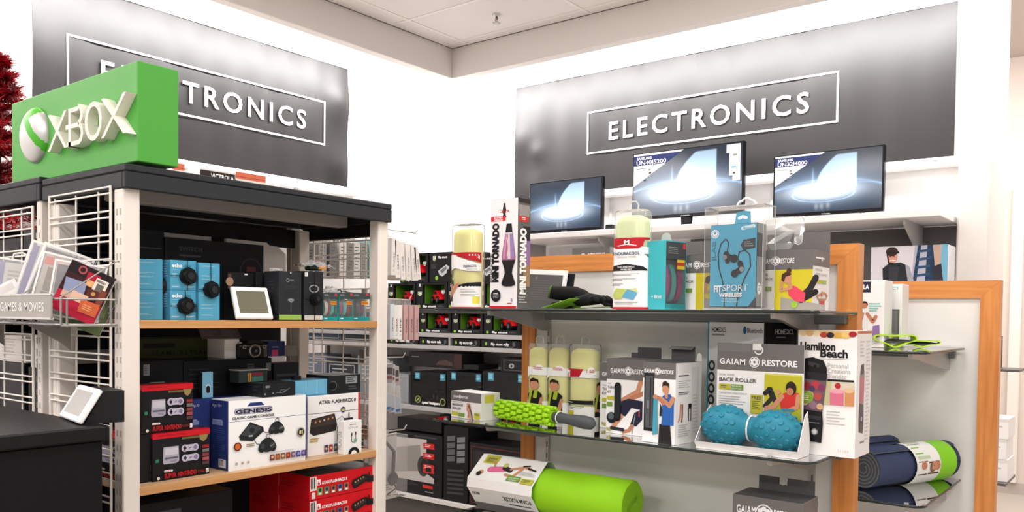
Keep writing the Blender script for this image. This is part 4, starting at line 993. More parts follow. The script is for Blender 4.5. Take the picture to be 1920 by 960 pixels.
def art_snes(f):
    F = f['front']; F.rect(0,0,100,11.5,REDF); F.para(10,4,70,8,1,M('#9a121c',0.5)); F.rect(50,13,80,17.5,M('#6d5b35',0.5)); F.poly([(80,12),(97,12),(94,22),(88,27),(82,22)],M('#8d7a4c',0.4))
    F.poly([(18,30),(44,30),(45,62),(40,66),(19,66),(17,62)],M('#a7a3b2',0.4)); F.rect(20,33,43,47,M('#c2becb',0.4)); F.rect(20,52,43,56,M('#5d5a68',0.4)); F.rect(30,58,41,63,M('#8b8798',0.4))
    pad(F, 64, 37, 11); pad(F, 64, 58, 11)
    for k, c in enumerate(('#8c2b2b','#6f6a6c','#7c3a3a','#9a4a4f','#54383c')): F.rect(85,34+9*k,97,41+9*k,M(c,0.5))
    F.rect(3,53,9,60,M('#2f7a5d',0.5)); F.stroke([(19,80),(31,80)],4.4,M('#e7e1de',0.4)); F.text('Nintendo', 18.5, 81.5, 2.6, M('#c21a26',0.5), w=13)
    F.text('SUPER', 18, 94.5, 9.5, M('#a51d22',0.4), w=21, bold=0.05); F.text('NINTENDO', 41, 94.5, 9.5, M('#a51d22',0.4), w=33, bold=0.05); F.text('CLASSIC', 76, 92, 5, M('#8a1b1f',0.5), w=14, bold=0.02)
    F.ell(8,93,3.2,M('#d8d2c0',0.4)); F.rect(91,86,96,95,PAPER); F.text('E', 92, 93.5, 5, INK)
    T = f['top']; T.rect(0,0,100,100,M('#3a1518',0.4)); T.rect(0,70,100,100,REDF); T.para(10,20,70,50,3,M('#7b2226',0.5))
    L = f['left']; L.rect(0,0,100,9,REDF); L.rect(8,14,92,30,M('#2a282c',0.5)); L.para(12,34,88,60,8,M('#5e615c',0.5),0.4); L.rect(10,64,90,78,M('#5a5e58',0.5)); L.rect(10,81,90,95,M('#50544f',0.5))
def snes(label, x, y, z, w, d, h, rz=0.0):
    t = thing('game_console_box', label, 'box', (x, y, z), rz, 'black and red game console boxes')
    g, f = carton_geo(w, d, h-0.0008, SNES); art_snes(f); g.build('carton', t)
    return t
xs1, ws, hs = spotL(286, 393, 813, 892, 2.145, Z_MID)
hs = at(340, 808, 'Y', 2.145).z-Z_MID
snes('lower black and red console box, right of the side turned one', xs1, 2.145+0.035, Z_MID, ws, 0.07, hs)
xs2, ws2, _ = spotL(266, 362, 728, 804, 2.155, Z_MID+hs)
snes('black and red console box lying on top of the other two', xs2, 2.155+0.035, Z_MID+hs, ws2, 0.07, hs)
snes('black and red console box turned sideways beside the left post', GX0+0.085, 2.145+0.11, Z_MID, 0.20, 0.066, hs, RZ)
# big black carton behind, with price labels, and others on top of it
x, w, h = spotL(262, 343, 676, 800, 2.27, Z_MID)
g, f = carton_geo(w, 0.16, h, NEARB); F = f['front']; F.rect(8,3,22,13,M('#74777a',0.5)); F.para(9,4,21,12,4,M('#55585b',0.5)); F.frame(22,19,56,35,1.4,M('#8b8e90',0.5)); F.rect(25,21,53,33,M('#6b6e70',0.5)); F.para(27,22,51,31,3,M('#2d2e30',0.5),0.7)
g.build('console_carton', loc=(x, 2.27+0.08, Z_MID), label='black carton with two grey price labels behind the red and black boxes', cat='box')
x, w, h = spotL(344, 509, 674, 800, 2.27, Z_MID)
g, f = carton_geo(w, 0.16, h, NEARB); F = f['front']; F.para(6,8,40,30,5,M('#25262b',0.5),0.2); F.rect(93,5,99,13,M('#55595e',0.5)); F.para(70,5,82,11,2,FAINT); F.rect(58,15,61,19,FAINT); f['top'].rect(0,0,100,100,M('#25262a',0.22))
g.build('console_carton', loc=(x, 2.27+0.08, Z_MID), label='long black carton behind the white console box, carrying the camera', cat='box')
ztb = Z_MID+h
# dark olive carton seen from the back, resting on the spine side
x, w, h2 = spotL(262, 405, 632, 668, 2.40, ztb)
g, f = carton_geo(w, 0.05, h2, M('#3b411f',0.5)); F = f['front']; F.rect(5,28,45,50,M('#1d1f14',0.5)); F.text('SNAPPER IMASI', 97, 84, 22, M('#20230f',0.5), w=80, flip=True, sp=1.3, bold=0.02); F.rect(0,0,100,8,M('#23260f',0.5))
g.build('olive_carton', loc=(x, 2.43, ztb+0.0005), label='dark olive carton printed with reversed lettering, under the top shelf', cat='box')
# white carton and vintage style camera on the long black carton
x, w, h2 = spotL(421, 449, 636, 669, 2.31, ztb)
g, f = carton_geo(w, 0.10, h2, PAPER); f['front'].para(6,30,70,78,4,M('#c9c5c2',0.5),0.12); g.build('white_carton', loc=(x, 2.36, ztb+0.0005), label='small white carton left of the camera on the middle shelf', cat='box')
x, w, h2 = spotL(449, 502, 640, 670, 2.29, ztb)
t = thing('camera', 'black vintage style camera with a chrome ringed lens, above the white console box', 'camera', (x, 2.31, ztb+0.0005), 0.0)
CB = M('#1e1c1c',0.4)
g = G(); g.box((-w/2,-0.02,0),(w/2,0.02,h2*0.86),CB,0.004); f = Face(g,(-w/2,-0.02,h2*0.86),(1,0,0),(0,0,-1),w,h2*0.86); f.rect(0,14,100,18,M('#8c8782',0.4)); f.rect(2,18,98,98,M('#141313',0.6)); f.rect(85,20,98,98,M('#4a4340',0.5)); g.build('body', t)
g = G(); g.prism([(-w*0.25,-0.018,h2*0.86),(w*0.35,-0.018,h2*0.86),(w*0.28,-0.018,h2*1.02),(-w*0.16,-0.018,h2*1.02)],(0,0.034,0),CB); g.cyl((-w*0.36,0,h2*0.86),(-w*0.36,0,h2*0.95),0.008,CHR,n=14); g.build('viewfinder_hump', t)
g = G(); g.lathe([(h2*0.40,-0.021),(h2*0.40,-0.027),(h2*0.34,-0.029),(h2*0.34,-0.027),(h2*0.2,-0.026),(h2*0.16,-0.03)],CHR,(0,0,h2*0.42),'Y',28); g.build('lens_ring', t)
g = G(); g.cyl((0,-0.0275,h2*0.42),(0,-0.031,h2*0.42),h2*0.26,M('#0b0b0d',0.15),n=24); g.cyl((0,-0.031,h2*0.42),(0,-0.032,h2*0.42),h2*0.09,M('#5b5350',0.15),n=16); g.build('lens', t)
for sx in (-0.36, 0.34):
    g = G(); g.cyl((w*sx,-0.0205,h2*0.66),(w*sx,-0.026,h2*0.66),h2*0.11,CHR,n=14); g.cyl((w*sx,-0.026,h2*0.66),(w*sx,-0.0265,h2*0.66),h2*0.07,INK,n=12); g.build('dial', t)
x, w, h2 = spotL(504, 536, 640, 678, 2.36, ztb-0.02)
t = thing('card_box', 'small navy box with a pink square, right of the camera', 'box', (x, 2.40, ztb-0.0195))
g, f = carton_geo(w, 0.07, h2, M('#2b3668',0.4)); F = f['front']; F.rect(22,42,58,72,M('#d74f86',0.4)); F.para(22,26,80,33,2,M('#aab4dc',0.5)); F.rect(0,74,100,100,PAPER); g.build('carton', t)
g = G(); g.box((-w/2,-0.0365,-0.001),(w/2,-0.0355,0.0),PAPER); g.build('price_strip', t)
g = G(); c0 = at(520, 682, 'Y', 2.35); g.box((c0.x-0.05,2.30,Z_MID+0.001),(c0.x+0.052,2.46,ztb-0.0205),SOOT,0.002); F = Face(g,(c0.x-0.05,2.30,ztb-0.0205),(1,0,0),(0,0,-1),0.102,ztb-0.02-Z_MID); F.para(10,12,90,30,3,FAINT)
g.build('console_carton', loc=(c0.x, 2.38, Z_MID), world=True, label='charcoal carton under the small navy box by the spine post', cat='box')

# white and navy classic console boxes
NAV = M('#26356f', 0.42)
xg, wg, hg = spotL(428, 574, 746, 871, 2.13, Z_MID)
dg = 0.088
t = thing('game_console_box', 'large white console box with navy sides, upright on the middle shelf', 'box', (xg, 2.13+dg/2, Z_MID), 0.0)
g, f = carton_geo(wg, dg, hg, PAPER, left=NAV, right=NAV); F = f['front']
F.rect(0,0,100,100,M('#eeeeef',0.4)); F.rect(98.7,0,100,100,NAV); F.rect(0,30,98.7,30.6,M('#5f6a94',0.5))
F.poly([(26,5),(40,5),(44,10),(22,10)],NAV); F.stroke([(10,16.5),(51,16.5)],9.5,M('#a9a8b8',0.35)); F.stroke([(10,16.5),(51,16.5)],7.6,M('#53536e',0.35)); F.stroke([(10,16.5),(51,16.5)],6.6,M('#c7c6d0',0.35)); F.text('GENESIS', 8, 19.2, 5.4, M('#23233c',0.4), w=45, bold=0.05)
F.text('CLASSIC GAME CONSOLE', 4, 27.2, 3.6, M('#3c3d4a',0.4), w=52, bold=0.03)
CON = M('#26282b',0.35); CON2 = M('#3d4044',0.35)
F.poly([(12,52),(26,33),(42,42),(43,48),(29,61),(14,58)],CON); F.poly([(15,50),(26,36),(40,43),(28,55)],CON2); F.ell(28,45,4.2,CON); F.rect(24,52,29,54,M('#b9b9bb',0.4)); F.stroke([(40,47),(46,51),(52,50)],0.9,CON); F.stroke([(30,58),(34,66),(42,68)],0.9,CON)
def gpad(cx, cy, s):
    F.stroke([(cx-s*0.42,cy+s*0.25),(cx-s*0.3,cy-s*0.02),(cx+s*0.3,cy-s*0.02),(cx+s*0.42,cy+s*0.25)],s*0.75,CON); F.ell(cx,cy,s*0.62,CON,s*0.75); F.ell(cx-s*0.36,cy+s*0.06,s*0.22,CON2); F.ell(cx+s*0.36,cy+s*0.06,s*0.26,CON2)
    for k in (-1,0,1): F.ell(cx+s*(0.36+0.11*k),cy+s*(0.06-0.06*k),s*0.06,M('#8b8d90',0.4))
    F.ring(cx+s*0.05,cy-s*0.75,s*0.22,s*0.06,CON)
gpad(59, 45, 15); gpad(47, 69, 17)
F.ell(10,66,6.2,M('#5a2416',0.4)); F.ell(10,66,4.4,M('#c8642a',0.4)); F.para(20,64,33,69,2,M('#8d7b4e',0.5))
F.ell(91,56,7,M('#23264a',0.4)); F.ring(91,56,6.5,0.8,M('#cfc06a',0.4)); F.text('81', 91, 58.6, 5.4, M('#e6d98c',0.4), al='c', bold=0.04)
for k, c in enumerate(('#6b3a3f','#8a5534','#7a5a46','#8c3b2f','#6b5570','#4a4f8c','#4f3f7a')): F.rect(50+6.9*k,84-0.0*k,55.6+6.9*k,93,M(c,0.45)); 
for k in range(7): F.ell(52.8+6.9*k,88,2.2,M(('#d9a672','#c96a3a','#e0c08a','#d95a3a','#b9a0c0','#8a90d0','#a080c0')[k],0.5))
for k, x in enumerate((8,15,22)): F.ring(x,90,2.4,0.5,GREY); F.rect(x-1,89,x+1,91,GREY)
F.para(50,80,92,82,1,M('#b9b9c0',0.5))
L = f['left']; L.text('Age 10+', 8, 10, 4.2, M('#c3cadf',0.5), w=55); L.para(10,28,70,33,1,M('#8d97c0',0.5)); L.rect(8,30,70,36,M('#7f89b5',0.5)); L.para(10,40,90,82,14,M('#3f4f8a',0.5),0.3); L.rect(45,84,88,96,M('#d5d6dd',0.5)); L.para(48,85,85,94,1,INK,0.9)
for k in range(6): L.rect(50+6*k,86,53+6*k,94,M('#d5d6dd',0.5))
f['top'].rect(0,0,100,100,M('#e5e5e8',0.4)); g.build('carton', t)
x, w, h2 = spotL(364, 397, 741, 880, 2.20, Z_MID)
g, f = carton_geo(w+0.16, 0.09, hg, NAV); F = f['front']; F.text('Age 10+', 5, 10, 4.2, M('#c3cadf',0.5), w=10); F.para(4,28,14,32,1,M('#8d97c0',0.5)); F.rect(4,30,14,36,M('#7f89b5',0.5)); f['left'].para(10,40,90,82,14,M('#3f4f8a',0.5),0.3)
g.build('game_console_box', loc=(x+0.08, 2.225+0.045+0.001, Z_MID), label='navy side of a second console box, tucked behind the large white one', cat='box')
# white flashback console box and cable box
xa, wa, ha = spotL(574, 671, 740, 856, 2.16, Z_MID)
t = thing('game_console_box', 'white console box with red right edge, next to the right post on the middle shelf', 'box', (xa+0.006, 2.16+0.04, Z_MID), 0.0)
g, f = carton_geo(wa, 0.08, ha, PAPER, right=REDF); F = f['front']; F.rect(97,0,100,100,REDF); F.rect(0,29,97,29.8,M('#55555c',0.5))
F.text('ATARI FLASHBACK 8', 20, 14.5, 6, M('#2c2b30',0.4), w=72, bold=0.03)
F.poly([(3,60),(6,38),(50,32),(55,52),(52,62),(10,66)],M('#2b2523',0.4)); F.poly([(6,52),(7,40),(49,34),(52,50)],M('#3a3330',0.4))
for k, c in enumerate(('#c97a3a','#c97a3a','#b9b2aa','#c97a3a','#c97a3a')): F.ell(14+8*k,44-1.2*k,1.8,M(c,0.4))
F.rect(68,42,86,51,M('#262223',0.4)); F.stroke([(78,44),(78,34)],2.4,M('#1b1819',0.4)); F.rect(55,55,66,80,M('#262223',0.4)); F.stroke([(61,58),(61,46)],2.4,M('#1b1819',0.4)); F.stroke([(54,43),(64,38),(70,44)],0.7,M('#1b1819',0.5))
F.ell(66,27,5,M('#2d2d55',0.4)); F.text('105', 66, 29, 3.8, M('#e6d98c',0.4), al='c', bold=0.04); F.para(3,70,20,78,2,M('#b9953a',0.5))
for k, c in enumerate(('#4a3d55','#8a3a34','#3d5a6a','#7a4a3a')): F.rect(30+9*k,84,37+9*k,96,M(c,0.45)); F.ell(33.5+9*k,90,2.2,M('#d9a672',0.5))
g.build('carton', t)
xc, wc, hc = spotL(645, 678, 789, 851, 2.108, Z_MID)
t = thing('cable_box', 'small white charging cable box standing before the white console box', 'box', (xc, 2.108+0.016, Z_MID))
g, f = carton_geo(wc, 0.032, hc, PAPER); F = f['front']; F.text('MICRO USB', 50, 23, 5.2, M('#8c8a88',0.5), al='c', w=52); F.para(30,10,70,14,1,GREY); F.stroke([(42,40),(42,62),(52,66)],2.2,M('#33332f',0.4)); F.stroke([(64,38),(64,60),(56,66)],2.2,M('#33332f',0.4)); F.rect(39,36,45,45,INK); F.rect(61,34,67,43,INK); F.ell(62,60,6.5,M('#7fa39a',0.4)); F.ell(54,100,20,M('#1c1c1c',0.4),22,n=18,a0=PI,a1=2*PI); F.ell(54,100,10,M('#efefef',0.4),11,n=18,a0=PI,a1=2*PI)
f['left'].text('MICRO USB', 60, 86, 20, GREY, w=55, rot=90); g.build('carton', t)
# small things lying on the console boxes
zg = Z_MID+hg+0.0006
x, w, h2 = spotL(386, 406, 698, 748, 2.22, zg)
t = thing('flash_drive_pack', 'slim light blue pack with a black oval, upright on the navy console box', 'pack', (x, 2.245, zg), 0.0)
g, f = carton_geo(w, 0.014, h2, M('#79b4d4',0.4), left=M('#22252a',0.4)); F = f['front']; F.stroke([(52,56),(52,74)],19,M('#dfe6ea',0.4)); F.stroke([(52,60),(52,74)],16,M('#1c1c1f',0.3)); g.build('carton', t)
xr0 = at(493, 746, 'Y', 2.135).x; xr1 = at(554, 744, 'Y', 2.135).x; hr = at(520, 718, 'Y', 2.135).z-zg
g, f = carton_geo(xr1-xr0, 0.2, hr, M('#1f2124',0.32)); F = f['front']; F.para(8,16,26,36,2,PRINT); F.ring(60,62,12,2,M('#8d8f93',0.4),26); F.stroke([(40,70),(58,74),(80,44)],6,M('#6d7074',0.4)); F.ell(6,76,7,PRINT); F.ell(30,72,6,PRINT)
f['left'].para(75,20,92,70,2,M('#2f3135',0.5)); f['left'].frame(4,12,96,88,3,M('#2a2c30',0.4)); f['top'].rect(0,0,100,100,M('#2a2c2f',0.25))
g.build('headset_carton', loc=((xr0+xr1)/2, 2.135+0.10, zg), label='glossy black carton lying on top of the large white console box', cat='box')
x, w, h2 = spotL(452, 505, 693, 716, 2.19, zg+hr)
t = thing('accessory_case', 'clear topped case with orange and wine stripes, on the glossy black carton', 'case', (x, 2.225, zg+hr+0.0006))
g, f = carton_geo(w, 0.05, h2*0.9, M('#27302f',0.3)); F = f['front']; F.rect(32,20,36,95,M('#c9923c',0.5)); F.rect(38,20,42,95,M('#b9822c',0.5)); F.rect(44,18,82,48,M('#6e2733',0.5)); F.rect(44,52,84,96,M('#3a6660',0.5)); g.build('tray', t)
g = G(); g.box((-w/2-0.002,-0.028,h2*0.9),(w/2+0.002,0.028,h2),PLASTW,0.001); g.build('lid', t)
za = Z_MID+ha+0.0006
x, w, h2 = spotL(553, 616, 709, 734, 2.165, za)
t = thing('media_stick_pack', 'crumpled light blue pack lying on the white console box', 'pack', (x, 2.205, za), R_(3))
g, f = carton_geo(w, 0.07, h2*0.9, M('#6fb0d2',0.35)); F = f['front']; F.rect(32,5,33,95,M('#a9d3e6',0.4)); F.rect(66,5,67,95,M('#a9d3e6',0.4)); F.rect(0,92,100,100,M('#4b8aac',0.4)); f['top'].rect(0,0,100,100,M('#3d6c86',0.35)); g.build('carton', t)
g = G(); g.cyl((-w*0.25,0,h2*0.9),(-w*0.25,0,h2*0.9+0.012),0.016,TAGM,n=12); g.build('alarm_tag', t)
x, w, h2 = spotL(617, 676, 703, 733, 2.165, za)
t = thing('headset_carton', 'black carton with a grey price label, lying above the white console box', 'box', (x, 2.165+0.06, za))
g, f = carton_geo(w, 0.12, h2, M('#202326',0.35)); F = f['front']; F.rect(52,8,88,48,M('#8d9194',0.5)); F.para(56,12,84,44,3,M('#33363a',0.5),0.6); F.ring(12,55,26,5,M('#5a5e62',0.4)); F.para(60,60,92,88,2,M('#4b4e52',0.5)); g.build('carton', t)
g = G(); g.cyl((-w*0.42,-0.0605,h2*0.45),(-w*0.42,-0.068,h2*0.45),0.012,TAGM,n=14); g.build('alarm_tag', t)
# price cards hanging under the top shelf
for k, (px, lab) in enumerate(((392, 'grey price card hanging under the top shelf, left one of two'), (428, 'grey price card hanging under the top shelf, right one of two'))):
    q = at(px, 622, 'Y', 2.25); g = G(); g.box((-0.034,-0.0008,-0.03),(0.034,0.0008,0.006),M('#4a4447',0.5)); g.box((-0.03,-0.0012,0.006),(0.03,0.0012,0.009),M('#6a6668',0.4)); f = Face(g,(-0.034,-0.0008,0.006),(1,0,0),(0,0,-1),0.068,0.036); f.para(10,15,90,80,4,M('#6b6568',0.5),0.3)
    g.build('price_card', loc=(q.x, 2.25, Z_TOP-0.022-0.0095), rot=(R_(-35), 0, 0), label=lab, cat='price card', group='price cards under the top shelf')

# ---------------------------------------------------------------- bottom shelf: red console cartons, dark cartons
xr0 = at(580, 900, 'Y', 2.12).x; xr1 = at(706, 880, 'Y', 2.12).x
zt_ = at(640, 883, 'Y', 2.12).z; hrd = zt_-at(580, 939, 'Y', 2.12).z; hrd = (at(580, 893, 'Y', 2.12).z-at(580, 939, 'Y', 2.12).z)
REDB = M('#c9161f', 0.38)
def art_flash(f):
    F = f['front']; F.rect(1,4,10,62,M('#d8d4d0',0.5)); F.para(2,8,9,58,1,INK,0.9)
    for k in range(3): F.rect(3+2.2*k,8,4+2.2*k,58,M('#d8d4d0',0.5))
    F.rect(3,68,8,94,M('#d8d4d0',0.5)); F.rect(10,18,15.5,42,PAPER); F.poly([(11,39),(12.8,22),(14.6,39)],REDB)
    F.text('ATARI FLASHBACK 8', 17, 40, 12.5, PAPER, w=37, bold=0.035)
    for k, c in enumerate(('#6f9a5a','#5a7a6a','#8d5a48','#4a5a86','#a06a5a')): F.rect(11+9.5*k,52,18+9.5*k,84,M(c,0.45)); F.rect(12.5+9.5*k,74,16.5+9.5*k,82,M('#e5ddd0',0.5)); F.ell(14.5+9.5*k,63,7,M('#2f2c34',0.5))
    F.poly([(60,62),(62,46),(80,30),(86,34),(86,58),(64,86)],M('#231d1e',0.35)); F.poly([(63,54),(80,38),(83,50),(66,72)],M('#3b3231',0.35))
    for k in range(4): F.ell(66+4*k,57-5*k,3,M('#d8a06a',0.4))
    F.rect(84,42,96,68,M('#1d1a1c',0.35)); F.stroke([(88,46),(87,24)],5,M('#151315',0.35)); F.stroke([(94,40),(95,26)],4,M('#151315',0.35))
    T = f['top']; T.rect(0,0,100,100,M('#2b2426',0.25)); T.para(10,20,60,60,4,M('#3f3638',0.4))
    L = f['left']; L.rect(0,0,100,100,M('#b0121b',0.4)); L.para(10,25,60,60,3,M('#8d0e16',0.5))  # left side painted a darker red, as it stands in shadow
for row, (yy, dd) in enumerate(((2.12, 0.155), (2.281, 0.155))):
    for k in range(3):
        lab = ['bottom', 'middle', 'top'][k]
        lab = {(0,2):'red console carton, upper one of the front stack on the lowest shelf', (0,1):'red console carton, second from the top of the front stack on the lowest shelf', (0,0):'red console carton at the foot of the front stack on the lowest shelf',
               (1,2):'red console carton, upper one of the rear stack on the lowest shelf', (1,1):'red console carton, second from the top of the rear stack on the lowest shelf', (1,0):'red console carton at the foot of the rear stack on the lowest shelf'}[(row,k)]
        z = zt_-(3-k)*hrd
        if k == 0: hh_, zz = zt_-2*hrd-Z_LOW, Z_LOW
        else: hh_, zz = hrd, z
        g, f = carton_geo(xr1-xr0, dd, hh_-0.0006, REDB); art_flash(f)
        g.build('game_console_carton', loc=((xr0+xr1)/2, yy+dd/2, zz), label=lab, cat='box', group='red console cartons on the lowest shelf')
x, w, h2 = spotL(262, 436, 932, 980, 2.16, Z_LOW)
g, f = carton_geo(w, 0.26, h2, NEARB); f['top'].rect(0,0,100,100,M('#2c2d31',0.2)); f['front'].para(5,10,60,40,3,FAINT); f['top'].para(30,30,80,60,3,M('#55575c',0.3))  # sheen painted in: top face greyer than the black sides
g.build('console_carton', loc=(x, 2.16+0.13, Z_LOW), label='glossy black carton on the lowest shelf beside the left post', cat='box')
# ---------------------------------------------------------------- goods on the rear gondola, seen through grid and frame
def rear_box(label, x0, x1, y0, d, z, h, col, art=None, cat='box', name='stock_carton'):
    g, f = carton_geo(x1-x0, d, h, M(col,0.4))
    if art: art(f)
    else: f['front'].para(10,12,70,40,4,FAINT,0.3); f['left'].para(15,15,80,45,4,FAINT,0.3); f['left'].frame(6,6,94,94,1.5,M('#26262a',0.5))
    g.build(name, loc=((x0+x1)/2, y0+d/2, z), label=label, cat=cat, group='stock on the rear gondola')
RZ1, RZ2, RZ3 = 1.50, 1.13, 0.70
rear_box('tall black carton behind the end grid, upper shelf of the rear gondola', 1.14, 1.40, RY0+0.06, 0.22, RZ1, 0.25, '#18181b')
rear_box('black carton at the far end of the rear gondola, upper shelf', 1.14, 1.42, RY0+0.30, 0.22, RZ1, 0.23, '#1b1b1f')
rear_box('wide black carton behind the red badged carton, upper shelf of the rear gondola', 1.42, 1.74, RY0+0.1, 0.3, RZ1, 0.20, '#1a1a1e')
rear_box('black carton behind the end grid, middle shelf of the rear gondola', 1.14, 1.45, RY0+0.05, 0.20, RZ2, 0.19, '#19191c')
rear_box('black carton left of the others, middle shelf of the rear gondola', 1.14, 1.45, RY0+0.28, 0.2, RZ2, 0.20, '#1c1b1e')
rear_box('black carton right of the others, middle shelf of the rear gondola', 1.48, 1.74, RY0+0.08, 0.3, RZ2, 0.17, '#1b1a1d')
def art_knobs(f):
    L = f['left']; L.rect(0,0,100,100,PAPER)
    for k in range(3): L.ell(28,18+30*k,8,M('#3a3a3a',0.4)); L.ell(28,18+30*k,4,M('#777777',0.4))
    L.rect(52,40,90,78,M('#8a6a4c',0.5)); L.rect(48,78,96,98,INK); L.rect(60,12,84,40,M('#4a4642',0.5))
rear_box('white carton printed with three knobs, on the rear gondola behind the end grid', 1.14, 1.36, RY0+0.06, 0.17, RZ2+0.191, 0.10, '#e8e5e2', art_knobs)
rear_box('white carton at the far left on the rear gondola, behind the end grid', 1.14, 1.36, RY0+0.27, 0.2, RZ2+0.201, 0.085, '#e4ded8', lambda f: f['left'].para(10,20,80,70,4,M('#c9c2bc',0.5)))
rear_box('low black carton, lowest shelf of the rear gondola', 1.14, 1.7, RY0+0.06, 0.4, RZ3, 0.25, '#17171a')

for k, (xa, xb, ya_, zz_, hh_) in enumerate(((1.14,1.46,RY0+0.52,RZ2,0.24),(1.48,1.74,RY0+0.45,RZ2,0.22),(1.14,1.46,RY0+0.56,RZ1,0.24),(1.5,1.74,RY0+0.5,RZ1,0.22),(1.14,1.7,RY0+0.5,RZ3,0.3))):
    rear_box(['black carton deep on the middle shelf of the rear gondola, left','black carton deep on the middle shelf of the rear gondola, right','black carton deep on the upper shelf of the rear gondola, left','black carton deep on the upper shelf of the rear gondola, right','large black carton deep on the lowest shelf of the rear gondola'][k], xa, xb, ya_, 0.26, zz_, hh_, '#18181b')

# ================================================================ TOY GONDOLA IN THE MIDDLE, BEHIND
TX = 4.05
tyl, tyr = at(548, 650, 'X', TX).y, at(1012, 650, 'X', TX).y
zA = at(880, 580, 'X', TX).z; zB = at(880, 626, 'X', TX).z; zC = at(880, 650, 'X', TX).z; zD = at(850, 766, 'X', TX).z; zE = 0.30
SHG = M('#a9a7a6', 0.4, 0.2); 
t = thing('toy_gondola', 'grey shelved gondola of toy car boxes, behind the two front fixtures', 'shelving unit', (TX+0.2, (tyl+tyr)/2, 0))
g = G(); g.box((TX+0.34, tyr, 0.0), (TX+0.37, tyl, 1.70), M('#dedad7',0.5)); g.build('back_panel', t, world=True)
for y in (tyr+0.02, tyl-0.02):
    g = G(); g.box((TX+0.31, y-0.015, 0.0), (TX+0.34, y+0.015, 1.72), SHG, 0.002); g.build('upright', t, world=True)
for z, dpt, col in ((zA, 0.0, M('#3a3a3b',0.4)), (zB, 0.0, SHG), (zC, 0.0, SHG), (zD, 0.04, SHG), (zE, 0.06, M('#d9d5d2',0.45))):
    g = G(); g.box((TX-dpt-0.015, tyr, z-0.028), (TX+0.335, tyl, z), col, 0.002)
    o = g.build('shelf', t, world=True)
g = G(); y = at(845, 640, 'X', TX).y; g.box((TX-0.014, y-0.006, zC), (TX+0.3, y+0.006, zB-0.029), SHG); g.build('divider', t, world=True)
g = G(); g.box((TX-0.03, tyr, 0.0), (TX+0.3, tyl, zE-0.03), M('#55524f',0.5)); g.build('base', t, world=True)
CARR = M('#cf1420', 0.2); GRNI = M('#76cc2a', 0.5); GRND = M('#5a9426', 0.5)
def toy_car(parent, w, d, loc, col, dark=False):
    g = G(); L = w; 
    body = [(-0.5,0.16),(-0.5,0.30),(-0.30,0.36),(-0.16,0.52),(0.12,0.52),(0.30,0.36),(0.5,0.28),(0.5,0.16)]
    g.prism([(x*L, -d/2, z*L) for x, z in body], (0, d, 0), col)
    g.prism([(x*L, -d/2-0.001, z*L) for x, z in [(-0.24,0.37),(-0.13,0.49),(0.10,0.49),(0.22,0.37)]], (0, d+0.002, 0), INK)
    for x in (-0.3, 0.3):
        for y in (-1, 1):
            g.cyl((x*L, y*d*0.36, 0.15*L), (x*L, y*d*0.62, 0.15*L), 0.15*L, BLACK, n=14); g.cyl((x*L, y*d*0.62, 0.15*L), (x*L, y*d*0.63, 0.15*L), 0.08*L, M('#7c7c80',0.3,0.6), n=10)
    return g.build('toy_car', parent, loc=loc, rz=-0.5)
def badge(F, x, y, s, c):
    F.poly([(x-s,y-s*1.2),(x+s,y-s*1.2),(x+s,y+s*0.5),(x,y+s*1.5),(x-s,y+s*0.5)],M('#c9c6b0',0.4)); F.poly([(x-s*.75,y-s*.9),(x+s*.75,y-s*.9),(x+s*.75,y+s*0.3),(x,y+s*1.1),(x-s*.75,y+s*0.3)],M(c,0.4)); F.text('24' if c != '#5d7f93' else '8+', x, y+s*.4, s*1.2, PAPER, al='c', bold=0.03)
